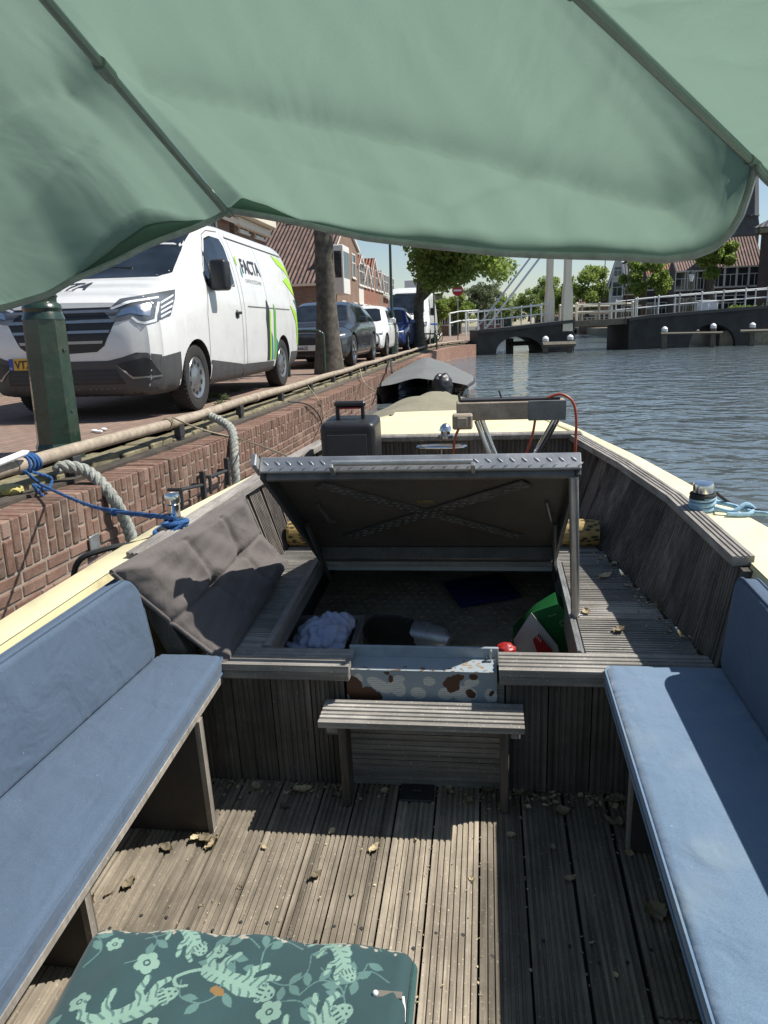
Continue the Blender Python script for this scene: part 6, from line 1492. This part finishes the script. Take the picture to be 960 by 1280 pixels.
for poly, m in (([(3.60, .42), (3.60, .78), (3.58, .92), (3.66, 1.16), (3.76, 1.06), (3.72, .80), (3.72, .42)], 'ink'), ([(3.725, .42), (3.725, .80), (3.765, 1.04), (3.83, 1.0), (3.79, .80), (3.80, .42)], 'lime'), ([(3.81, .42), (3.81, .76), (3.87, .72), (3.90, .42)], 'teal'), ([(3.95, .42), (3.95, .80), (4.0, 1.12), (4.09, 1.02), (4.05, .80), (4.06, .42)], 'green2'), ([(4.06, .42), (4.06, .72), (4.18, .62), (4.16, .42)], 'teal'),
                ([(4.62, 1.78), (5.02, 1.74), (5.36, 1.62), (5.40, 1.45), (5.10, 1.60), (4.80, 1.66)], 'lime'), ([(4.85, 1.45), (5.15, 1.52), (5.40, 1.38), (5.42, 1.22), (5.2, 1.30)], 'lime'), ([(5.2, 1.20), (5.42, 1.18), (5.44, 1.08), (5.36, 1.10)], 'teal'), ([(4.95, 1.12), (5.25, 1.04), (5.42, .92), (5.43, .55), (5.30, .62), (5.24, .88)], 'lime')):
    P(poly, 'vinyl_stripe', M[m], .0062, 'side')
for s in (1, -1):
    g = G(); g.tube([Vector((s*.28, 1.08, 1.505)), Vector((s*.28-.5, 1.12, 1.535))], .010, 6); g.build('wiper', M['black'], van)

# ---- other vehicles along the quay
def car(label, cat, name, loc, L, w, htop, paint, style='wagon', plate=None, wheels=None, rw=.32, group='vehicles parked along the quay', lights=True, tall=0, spokes=5):
    k = L/4.7; hh = htop
    roofE = {'wagon': 4.15*k, 'hatch': 3.85*k, 'van': L-.1}[style]
    if style != 'van':
        st = [(0, .40, w*.72, .55, w*.66, .62, .66), (.06, .26, w*.84, .60, w*.74, .70, .74), (.25, .20, w*.93, .68, w*.80, .77, .81), (.7, .19, w*.985, .76, w*.82, .86, .90), (1.2*k, .19, w, .84, w*.82, .95, .98), (1.32*k, .19, w, .87, w*.80, 1.0, 1.03), (1.75*k, .19, w, .89, w*.72, hh-.15, hh-.09), (2.15*k, .19, w, .90, w*.70, hh-.06, hh), (3.2*k, .19, w, .92, w*.69, hh-.05, hh),
              (roofE, .22, w*.985, .94, w*.66, hh-.12, hh-.06), (L-.25, .26, w*.95, .92, w*.70, 1.02, 1.05), (L-.06, .32, w*.90, .88, w*.74, .95, .98), (L, .42, w*.80, .80, w*.66, .86, .90)]
    else:
        st = [(0, .40, w*.78, .66, w*.7, .80, .85), (.05, .30, w*.88, .85, w*.80, 1.0, 1.05), (.3, .25, w*.96, 1.0, w*.84, 1.15, 1.20), (.75, .25, w, 1.15, w*.84, 1.28, 1.34), (.9, .25, w, 1.25, w*.82, 1.5, 1.55), (1.4, .25, w, 1.35, w*.80, hh-.35, hh-.3), (1.75, .25, w, 1.35, w*.80, hh-.10, hh-.03), (2.2, .25, w, 1.35, w*.80, hh-.06, hh), (L-.15, .28, w, 1.35, w*.80, hh-.07, hh-.01), (L, .40, w*.95, 1.3, w*.74, hh-.2, hh-.12)]
    wheels = wheels or (.88*k, L-.95*k)
    t, b = vehicle(label, cat, name, loc, st, paint, wheels, rw, w-.012, group, spokes=spokes); V = bvh_of(b)
    if style != 'van':
        patch(V, t, [(-w*.60, 1.02), (w*.60, 1.02), (w*.73, 1.045), (w*.63, hh-.13), (w*.5, hh-.10), (-w*.5, hh-.10), (-w*.63, hh-.13), (-w*.73, 1.045)], 'front', 'windscreen', M['glass'], .004)
        y0, y1 = 1.62*k, roofE-.05
        for md in ('side', 'sideL'):
            patch(V, t, [(y0, .98), (y0+.85*k, .985), (y0+.85*k, hh-.15), (y0+.62*k, hh-.16), (y0+.08, 1.04)], md, 'front_side_window', M['glass'], .004); patch(V, t, [(y0+.91*k, .985), (y1, 1.0), (y1-.12, hh-.19), (y1-.4, hh-.15), (y0+.91*k, hh-.15)], md, 'rear_side_window', M['glass'], .004)
        g = G()
        for s in (1, -1):
            g = G(); g.bbox(s*(w+.06)-.09, s*(w+.06)+.09, y0+.05, y0+.17, .96, 1.10, .03, seg=2); g.build('wing_mirror', paint, t)
        for s in (1, -1):
            h_ = patch(V, t, [(s*x, z) for x, z in ((w*.52, .66), (w*.90, .73), (w*.90, .64), (w*.60, .59))], 'front', 'headlight', M['lampglass'], .005)
            if h_: patch(V, t, [(s*x, z) for x, z in ((w*.56, .662), (w*.88, .716), (w*.88, .69), (w*.56, .637))], 'front', 'light_strip', M['drl'], .008, parent=h_)
        patch(V, t, [(-w*.42, .68), (w*.42, .68), (w*.36, .45), (-w*.36, .45)], 'front', 'grille', M['black'], .005); patch(V, t, [(-w*.85, .40), (w*.85, .40), (w*.8, .25), (-w*.8, .25)], 'front', 'air_intake', M['black'], .005)
        patch(V, t, [(1.45*k, .93), (roofE, .95), (roofE, .935), (1.45*k, .915)], 'side', 'window_trim', M['greychrome'], .006)
        for yy_ in (y0-.05, y0+.9*k, y1-.25): patch(V, t, [(yy_-.004, .93), (yy_+.004, .93), (yy_+.004, .32), (yy_-.004, .32)], 'side', 'door_seam', M['seam'], .005)
    else:
        patch(V, t, [(-w*.66, 1.36), (w*.66, 1.36), (w*.74, 1.45), (w*.70, hh-.34), (w*.5, hh-.27), (-w*.5, hh-.27), (-w*.70, hh-.34), (-w*.74, 1.45)], 'front', 'windscreen', M['glass'], .004)
        for md in ('side', 'sideL'): patch(V, t, [(1.25, 1.32), (2.0, 1.35), (2.0, 2.0), (1.7, 2.0), (1.3, 1.55)], md, 'door_window', M['glass'], .004)
        for s in (1, -1):
            g = G(); g.bbox(s*(w+.08)-.09, s*(w+.08)+.09, 1.1, 1.22, 1.3, 1.62, .03, seg=2); g.build('wing_mirror', M['black'], t); patch(V, t, [(s*x, z) for x, z in ((w*.62, .95), (w*.92, 1.08), (w*.90, .85), (w*.66, .82))], 'front', 'headlight', M['lampglass'], .005)
        patch(V, t, [(-w*.5, .95), (w*.5, .95), (w*.45, .75), (-w*.45, .75)], 'front', 'grille', M['black'], .005); patch(V, t, [(-w*.9, .5), (w*.9, .5), (w*.9, .3), (-w*.9, .3)], 'front', 'bumper', M['vangrey'], .006)
        patch(V, t, [(1.0, .98), (L-.3, .98), (L-.3, .90), (1.0, .90)], 'side', 'blue_stripe', M['plateB'], .006)
        patch(V, t, [(2.1, .97), (2.108, .97), (2.108, .35), (2.1, .35)], 'side', 'door_seam', M['seam'], .007)
    if plate:
        q = patch(V, t, [(-.26, .50), (.26, .50), (.26, .39), (-.26, .39)], 'front', 'number_plate', M['plateW'], .012)
        if q: text_on(V, t, plate, .105, 'front', (-.235, .405), M['ink'], 'plate_text', q, .9, .002).location.y -= .009
    return t
M['greycar'] = plain('dark_grey_car_paint', (.045, .05, .056), .28, .35, var=.12, scale=2, coat=.7); M['whitecar'] = plain('white_car_paint', (.74, .74, .72), .3, var=.03, coat=.5); M['bluecar'] = plain('blue_car_paint', (.02, .05, .22), .28, .3, var=.1, coat=.7); M['blackcar'] = plain('black_car_paint', (.012, .012, .014), .25, .2, coat=.6)
k9 = lambda u, v: wz(u, v, SZ)
aF = k9(445, 458)
car('dark grey estate car parked behind the white FACTA van', 'car', 'parked_car', (-2.98-.92, 16.3, SZ), 4.85, .92, 1.47, M['greycar'], 'wagon', 'J 6662S', rw=.35)
car('white hatchback parked behind the dark grey estate car', 'car', 'parked_car', (-2.95-.88, 21.9, SZ), 4.1, .88, 1.50, M['whitecar'], 'hatch')
car('blue car parked behind the slim lamp post', 'car', 'parked_car', (-2.85-.88, 26.9, SZ), 4.2, .88, 1.56, M['bluecar'], 'hatch')
car('tall white van with a blue stripe parked near the bridge', 'van', 'delivery_van', (-2.55-1.0, 33.0, SZ), 5.9, 1.0, 2.55, M['whitecar'], 'van', wheels=(1.0, 4.6), rw=.34)
car('black car half hidden by the forked tree near the bridge', 'car', 'parked_car', (-2.9-.86, 39.6, SZ), 4.2, .86, 1.5, M['blackcar'], 'hatch')

# ================================================================== street furniture
def lamp_post(lb, loc, kind, h=4.6, rb=.135, hb=.95, rot_=0, name='street_lamp'):
    t = thing(name, lb, 'street lamp', loc, 0, 'lamp posts along the quay'); g = G()
    g.lathe([(rb*1.12, -.1), (rb*1.10, .05), (rb, .08), (rb*.93, hb)], 8, ph=rot_, cap=True); ba = g.build('base', M['greenpaint'], t, angle=20)
    g = G()
    for z in (.30, .72):
        m = Matrix.Rotation(rot_+rad(22.5)-rad(45), 4, 'Z') @ T((rb*.895, 0, z)) @ Matrix.Rotation(rad(90), 4, 'Y'); g.lathe([(.012, 0), (.013, .006), (.004, .009)], 10, M=m)
    g.build('screw', M['darkgrey'], ba)
    g = G(); g.lathe([(rb*.93, hb), (rb*.86, hb+.03), (rb*.80, hb+.05), (rb*.86, hb+.075), (rb*.80, hb+.10), (rb*.66, hb+.115), (rb*.66, hb+.14), (rb*.72, hb+.155), (rb*.60, hb+.18), (rb*.60, hb+.26), (rb*.50, hb+.30), (.052, hb+.42), (.045, hb+1.2), (.038, h)], 24); g.build('pole', M['greenpaint'], t)
    if kind == 'arm':
        g = G(); g.tube(smooth([(0, 0, h-.05), (-.05, 0, h+.25), (-.35, 0, h+.42), (-.8, 0, h+.4)]), .022, 8); g.tube(smooth([(0, 0, h-.3), (.1, 0, h-.05), (.3, 0, h-.02)]), .014, 8); g.build('arm', M['greenpaint'], t)
        g = G(); g.bbox(-1.15, -.7, -.08, .08, h+.33, h+.43, .03, seg=2); g.build('lamp_head', M['darkgrey'], t)
    else:
        g = G(); g.lathe([(.09, h), (.09, h+.05), (.16, h+.42), (.165, h+.44)], 6); g.build('lantern_glass', M['white'], t)
        g = G(); g.lathe([(.2, h+.44), (.1, h+.60), (.03, h+.66), (.025, h+.74)], 6); g.lathe([(.06, h-.06), (.1, h-.002)], 6); g.build('lantern_frame', M['greenpaint'], t)
    return t
p = wz(76, 566, SZ); lamp_post('stout dark green octagonal lamp post base in front of the white van', (p.x, p.y, SZ), 'arm', 4.6, .152, .93, rad(15))
p = wz(491, 443, SZ); lamp_post('slim dark green lamp post with a curved arm in front of the blue car', (p.x, p.y, SZ), 'arm', 3.6, .15, .95)
p = wz(543, 431, SZ); lamp_post('green post with a white glass lantern beyond the forked tree', (p.x, p.y, SZ), 'lantern', 3.05, .11, .6)
p = wy(727, 382, 49); lamp_post('classic lantern post standing on the right end of the bridge', (wy(862, 384, 52).x, 52, .9), 'lantern', wy(862, 352, 52).z-.9, .09, .5)
for u0, u1, vt, vb_, lb in ((374, 406, 413, 470, 'dark green steel hoop stand beside the near tree trunk'), (527, 546, 417, 434, 'small steel hoop stand beside the forked tree')):
    b = wz(u1, vb_, SZ); h_ = (vb_-vt)*b.length*.98/985; a = b+Vector((-(u1-u0)*1.35*b.y/985-.06, .0, 0)); g = G(); r = .13
    g.tube(smooth([a+Vector((0, 0, -.1)), a+Vector((0, 0, h_-r)), a+Vector((r*.35, 0, h_-r*.3)), a+Vector((r, 0, h_)), b+Vector((-r, 0, h_)), b+Vector((-r*.3, 0, h_-r*.35)), b+Vector((0, 0, h_-r)), b+Vector((0, 0, -.1))], 6), .032, 12)
    t = g.build('hoop_stand', M['greenpaint']); tag(t, lb, 'hoop stand', 'hoop stands on the quay')
# no entry sign
p = wz(571, 421, SZ+.1); y = 43.5; c_ = wy(572, 363, y); t = thing('no_entry_sign', 'round red no entry sign with a white bar on a post before the bridge', 'road sign', (c_.x, y, SZ))
g = G(); g.tube([(0, .03, -.3), (0, .03, c_.z-SZ+.3)], .03, 8); g.build('post', M['steel'], t)
g = G(); R_ = T((0, 0, c_.z-SZ)) @ Matrix.Rotation(rad(90), 4, 'X'); g.lathe([(.30, -.012), (.30, .012)], 32, M=R_); M['signred'] = plain('sign_red', (.50, .02, .025), .4, var=.05); ds_ = g.build('sign_plate', M['signred'], t)
g = G(); g.box(-.22, .22, -.017, -.0125, c_.z-SZ-.05, c_.z-SZ+.05); g.build('white_bar', M['white'], ds_)
# direction board seen through the tree
c_ = wy(514, 361, 41.5); t = thing('street_sign', 'pale square sign on a post behind the forked tree', 'road sign', (c_.x, 41.5, SZ)); g = G(); g.bbox(-.35, .35, -.02, .02, c_.z-SZ-.45, c_.z-SZ+.45, .02); g.build('sign_board', M['white'], t); g = G(); g.tube([(0, .05, -.3), (0, .05, c_.z-SZ+.3)], .035, 8); g.build('post', M['steel'], t)
# bicycles by the bridge ramp
def bicycle(loc, rz, fm, lb):
    t = thing('bicycle', lb, 'bicycle', loc, rz, 'bicycles parked by the bridge')
    for x in (-.52, .52):
        g = G(); g.tube([(x+.33*math.cos(q), 0, .34+.33*math.sin(q)) for q in np.linspace(0, 6.283, 24, endpoint=False)], .02, 6, closed=True); w = g.build('wheel', M['rubber'], t)
        g = G()
        for q in range(6): a = q*math.pi/6; g.tube([(x+.32*math.cos(a), 0, .34+.32*math.sin(a)), (x-.32*math.cos(a), 0, .34-.32*math.sin(a))], .004, 4)
        g.build('spokes', M['steel'], w)
    g = G(); A, B_, C_, D = (-.52, 0, .34), (-.12, 0, .32), (-.22, 0, .85), (.38, 0, .80)
    for a, b in ((A, B_), (A, C_), (B_, C_), (B_, D), (C_, D), (D, (.52, 0, .34)), (D, (.34, 0, 1.0))): g.tube([a, b], .016, 6)
    g.build('bike_frame', M[fm], t); g = G(); g.tube([(.30, -.28, 1.02), (.36, -.1, 1.02), (.36, .1, 1.02), (.30, .28, 1.02)], .013, 6); g.build('handlebar', M['steel'], t); g = G(); g.bbox(-.36, -.12, -.06, .06, .88, .94, .02); g.build('saddle', M['black'], t)
for i, (u, v, fm, lb) in enumerate(((556, 421, 'blackcar', 'black bicycle parked nearest the hedge by the bridge'), (563, 420.5, 'greenpaint', 'dark green bicycle between two parked bicycles'), (569, 420, 'steel', 'grey bicycle parked closest to the bridge railing'))):
    p = wz(u, v, SZ); bicycle((p.x, 41.5+i*.9, SZ), .5+.3*i, fm, lb)
def hedge(loc, w, d, h, lb, rz=0):
    t = thing('hedge', lb, 'hedge', loc, rz); g = G(); cl_ = [((random.uniform(-w/2, w/2), random.uniform(-d/2, d/2), random.uniform(.1, h)), .28) for _ in range(int(w*d*14)+12)]; leaf_crown(g, cl_, 2600, .10); g.build('foliage', M['leafB'], t, fixn=False); g = G(); g.box(-w/2+.1, w/2-.1, -d/2+.1, d/2-.1, 0, h*.8); g.build('inner_twigs', M['bark'], t)
p = wz(549, 424, SZ); hedge((p.x-.4, 45, SZ), 1.6, .9, .95, 'low clipped hedge beside the parked bicycles')
p = bp(945, 385, 2.2); hedge((p.x, p.y+1.0, p.z-.9), 2.6, .7, .95, 'dark hedge in a planter at the right end of the bridge', .3)
for i, u in enumerate((878, 889)):
    p = bp(u, 389, 2.4); g = G(); g.bbox(-.28, .28, -.28, .28, 0, .80, .05, M=T((p.x, p.y, p.z-.25)), seg=2); g.bbox(-.33, .33, -.33, .33, .79, .84, .02, M=T((p.x, p.y, p.z-.25)))
    tag(g.build('covered_table', M['white']), 'white covered terrace table on the bridge '+('left of its twin' if i == 0 else 'nearer the hedge planter'), 'table', 'terrace tables on the bridge')

# ================================================================== ropes on the quay rail
def rope_tube(g, P, r, lay=.05, n=9):
    """three-strand laid rope"""
    P = smooth(P, 14); s = 0; out = [[], [], []]; up = Vector((.3, .2, 1)).normalized()
    for i, p in enumerate(P):
        t_ = (P[min(i+1, len(P)-1)]-P[max(i-1, 0)]).normalized(); a = t_.cross(up).normalized(); b = t_.cross(a)
        if i: s += (P[i]-P[i-1]).length
        for k in range(3): q = s/lay*2*math.pi/1.0*.33+k*2.094; out[k].append(p+(a*math.cos(q)+b*math.sin(q))*r*.48)
    for k in range(3): g.tube(out[k], r*.58, n)
ry = wx(105, 562, railx(4.6)+.03).y
def R_at(u, v, dx=0): p = wx(u, v, railx(6)+dx); return p
g = G(); a = wx(80, 583, railx(4.3)+.05); b = wx(110, 590, wallx(4.4)-.12); c_ = wx(138, 618, wallx(4.6)+.03); d = wx(158, 655, wallx(4.65)+.07); e = wx(168, 690, wallx(4.7)+.09)
rope_tube(g, [a+Vector((-.03, -.02, -.02)), a, b, c_, d, e, e+Vector((.03, 0, -.5))], .040); tag(g.build('fender_rope', M['greyrope']), 'thick grey green rope loop hanging down the wall nearest the lamp post', 'rope', 'thick ropes hanging over the wall')
g = G(); a = wx(262, 520, railx(6.6)+.03); b = wx(288, 535, wallx(6.7)-.02); c_ = wx(293, 562, wallx(6.75)+.06); d = wx(294, 592, wallx(6.8)+.08)
rope_tube(g, [a+Vector((-.1, .1, -.02)), a, b, c_, d, d+Vector((.02, 0, -.45))], .040); tag(g.build('fender_rope', M['greyrope']), 'thick grey rope hanging over the wall beside the iron handles', 'rope', 'thick ropes hanging over the wall')
# blue mooring line from the rail to the left post
bl = BM @ bz(219, 648, .74); a = wx(30, 588, railx(3.9)+.06); g = G(); rr = .011
for k in range(4): q0 = wx(28+k*4, 588-k*2, railx(4)); g.tube([Vector((railx(q0.y)+.052*math.cos(t), q0.y+.012*math.sin(t+k), RZ+.052*math.sin(t))) for t in np.linspace(0, 6.283, 18, endpoint=False)], .009, 7, closed=True)
knot = wx(52, 606, railx(4)+.10)
rope_tube(g, [a, wx(44, 600, railx(4)+.08), knot, knot.lerp(bl, .3)+Vector((0, 0, -.03)), knot.lerp(bl, .6)+Vector((0, 0, -.04)), bl], .0095, .03, 6)
rope_tube(g, [wx(40, 590, railx(4)+.07), wx(64, 598, railx(4)+.12), wx(58, 612, railx(4)+.12), wx(42, 606, railx(4)+.1), wx(50, 617, railx(4)+.11), wx(57, 622, railx(4)+.13)], .0095, .03, 6)
kn = knot.lerp(bl, .68)+Vector((0, 0, -.04)); g.sphere(kn, .017, nu=10, nv=8)
for k in range(3): g.tube([bl+Vector(((.030+.003*k)*math.cos(t), (.030+.003*k)*math.sin(t), -.035+.010*k+.006*math.sin(t+k))) for t in np.linspace(0, 6.283, 20, endpoint=False)], .0085, 7, closed=True)
g.tube(smooth([bl+Vector((-.03, -.02, -.02)), bl+Vector((-.05, -.05, -.035)), bl+Vector((0, -.05, -.035)), bl+Vector((.04, -.03, -.01))]), .008, 7)
tag(g.build('blue_rope', M['bluerope']), 'bright blue rope tied from the pipe rail to the left gunwale post', 'rope')
g = G(); g.tube(smooth([bl+Vector((-.02, -.03, -.04)), bl+Vector((-.08, -.09, -.055)), bl+Vector((-.16, -.17, -.055)), bl+Vector((-.24, -.2, -.10)), bl+Vector((-.3, -.15, -.3))]), .009, 8); g.sphere(bl+Vector((-.025, -.03, -.035)), .03, nu=10, nv=8, sc=(1, 1, .6)); tag(g.build('black_rope', M['blackrope']), 'black rope lying over the left gunwale below the blue rope', 'rope')
# thin cords
def cord(P, r, lb, m='cord', sagk=0): g = G(); g.tube(smooth(P, 8), r, 6); tag(g.build('thin_line', M[m]), lb, 'cord', 'thin cords from the rail')
c0 = wx(216, 522, railx(6)+.045); gct = G()
for k in range(4): gct.tube([Vector((railx(c0.y)+.046*math.cos(t), c0.y+.02*k-.03+.006*math.sin(t), RZ+.046*math.sin(t))) for t in np.linspace(0, 6.283, 18, endpoint=False)], .006, 6, closed=True)
tag(gct.build('cord_lashing', M['cord']), 'tan cord lashing wound round the pipe rail', 'cord')
spk = BM @ Vector((-.68, 3.25, .60)); mi = wx(300, 549, wallx(7)+.05)
cord([c0, wx(250, 536, wallx(6.6)), mi, mi.lerp(spk, .5)+Vector((0, 0, .01)), spk], .0065, 'tan cord running from the rail lashing to the loudspeaker corner')
cord([wx(385, 482, railx(11)+.04), wx(398, 500, wallx(10.5)), wx(408, 520, wallx(10.2)+.1), BM @ Vector((-.62, 3.9, .72))], .006, 'thin cord hanging from the rail past the near coping bricks')
cord([wx(450, 461, railx(15)+.04), wx(455, 478, wallx(15)+.1), wx(470, 490, wallx(15)+.5)], .008, 'pale cord slanting from the rail to the dark boat')
cord([wx(488, 449, railx(18)+.05), wx(489, 456, wallx(18)+.15), wx(490, 466, wallx(18)+.35)], .02, 'black line dropping from the rail to the covered boat', 'blackrope')
cord([wx(360, 502, wallx(9.5)-.1), wx(385, 506, wallx(9.6)+.02), wx(400, 522, wallx(9.7)+.03), wx(405, 548, wallx(9.7)+.04)], .008, 'dark cable hanging down the brick wall behind the loudspeaker', 'blackrope')
# iron handles on the wall
for i, (u0, v0, u1, v1, lb) in enumerate(((226, 612, 254, 606, 'rusty iron handle on the wall nearer the boat'), (262, 596, 284, 588, 'rusty iron handle on the wall beside the hanging thick rope'))):
    x = wallx(6)+.0; a = wx(u0, v0, x+.09); b = wx(u1, v1, x+.09); g = G(); g.tube([a+Vector((-.1, 0, 0)), a, b, b+Vector((-.1, 0, 0))], .014, 6); g.tube([a, a+Vector((0, 0, -.14))], .014, 6); g.bbox(b.x-.02, b.x+.02, b.y-.02, b.y+.02, b.z-.13, b.z+.11, .004); tag(g.build('iron_handle', M['darkgrey']), lb, 'handle', 'iron handles on the quay wall')
# white pole tip and litter at the left edge of the rail
a = wx(-30, 590, railx(4)+.05); b = wx(36, 564, railx(4)+.07); g = G(); g.tube([a+(a-b)*1.2, b-(b-a)*.1, b], [.019, .019, .004], 12); tag(g.build('white_pole', M['white']), 'white pole with pointed tip resting on the pipe rail', 'pole')
g = G(); pz = wz(8, 617, CZ+.02); crumple(g, (pz.x, pz.y, pz.z+.02), .10, .09, .035, 5, 24, 12); M['yellowcloth'] = fabric('yellow_cloth', (.42, .36, .13)); tag(g.build('yellow_cloth', M['yellowcloth']), 'crumpled pale yellow cloth on the coping at the left edge', 'cloth')
for u, v in ((268, 500), (280, 503), (293, 492), (255, 506), (275, 512)):
    p = wz(u, v, CZ+.07); t = thing('weed_tuft', 'small dry weed tuft growing on the quay ledge by the van wheel', 'weed', p, 0, 'weeds on the quay ledge'); g = G(); leaf_crown(g, [((0, 0, .05), .07), ((.05, .02, .04), .05)], 90, .035); g.build('weed_leaves', M['leafC'], t, fixn=False)
litter = G()
for u, v in ((118, 540), (124, 541), (130, 538)): p = wz(u, v, SZ+.005); o = G(); crumple(o, (p.x, p.y, p.z+.012), .03, .025, .012, int(u), 12, 8); tag(o.build('paper_scrap', M['white']), 'small white scrap of litter on the street beside the lamp post', 'litter', 'litter beside the lamp post')

# ================================================================== covered boats ahead
def covered_boat(lb, name, c, L, wd, hull, cover, zh, ridge, rz=0, eng=False, ex=1.6, pk=.15):
    t = thing(name, lb, 'boat', c, rz, 'covered boats moored ahead'); n_ = 26
    def hw(s): return wd/2*(1-abs(max(0, (s-.45)/.55))**2.2)*(.86+.14*min(1, s/.25))+.02
    g = G()
    def hl_(a, b):
        s = a; w = hw(s); q = 2*b-1; z = zh+.22*max(0, s-.4)**2
        return (q*w*(1 if abs(q) > .99 else .96), -L/2+s*L+(.0 if abs(q) > .9 else 0), z-(z+.35)*(1-abs(q)**5))
    g.grid(hl_, n_, 16); g.build('hull', M[hull], t)
    g = G(); g.tube([(hw(s), -L/2+s*L, zh+.22*max(0, s-.4)**2) for s in np.linspace(0, 1, 24)], .035, 8); g.tube([(-hw(s), -L/2+s*L, zh+.22*max(0, s-.4)**2) for s in np.linspace(0, 1, 24)], .035, 8); g.build('rubbing_strake', M['darkgrey'], t)
    g = G()
    def cv(a, b):
        s = .02+.95*a; w = hw(s)*1.02+.03; q = 2*b-1; z = zh+.22*max(0, s-.4)**2; rh = ridge*math.sin(math.pi*min(1, max(0, s*.9+.05)))**.55*(1+pk*math.exp(-((s-.42)/.16)**2))
        f = (1-abs(q)**ex); fold = .025*math.sin(s*34+3*q)*abs(q)*(1-abs(q))*3+.02*math.sin(s*17-q*6)
        return (q*w, -L/2+s*L, z+.02+rh*f+fold*f-(.10 if abs(q) > .985 else 0))
    g.grid(cv, 80, 40); g.build('tarpaulin', M[cover], t, angle=80)
    if eng:
        g = G(); crumple(g, (.42, -L/2-.10, zh+.02), .20, .18, .26, 77, 40, 26, .22); g.build('engine_cover', M['black'], t)
    return t
b0 = wz(540, 489, 0)
covered_boat('dark open boat under a peaked grey cover moored ahead of ours', 'covered_boat', (-1.38, 17.6, 0), 5.2, 2.0, 'hullblack', 'greycover', .30, .36, .02, True, 1.3, .3)
covered_boat('boat under a khaki tarpaulin just beyond our bow', 'covered_boat', (-.62, 8.4, 0), 3.4, 1.55, 'hullblack', 'khaki', .40, .26, .0, False, 1.9, .12)
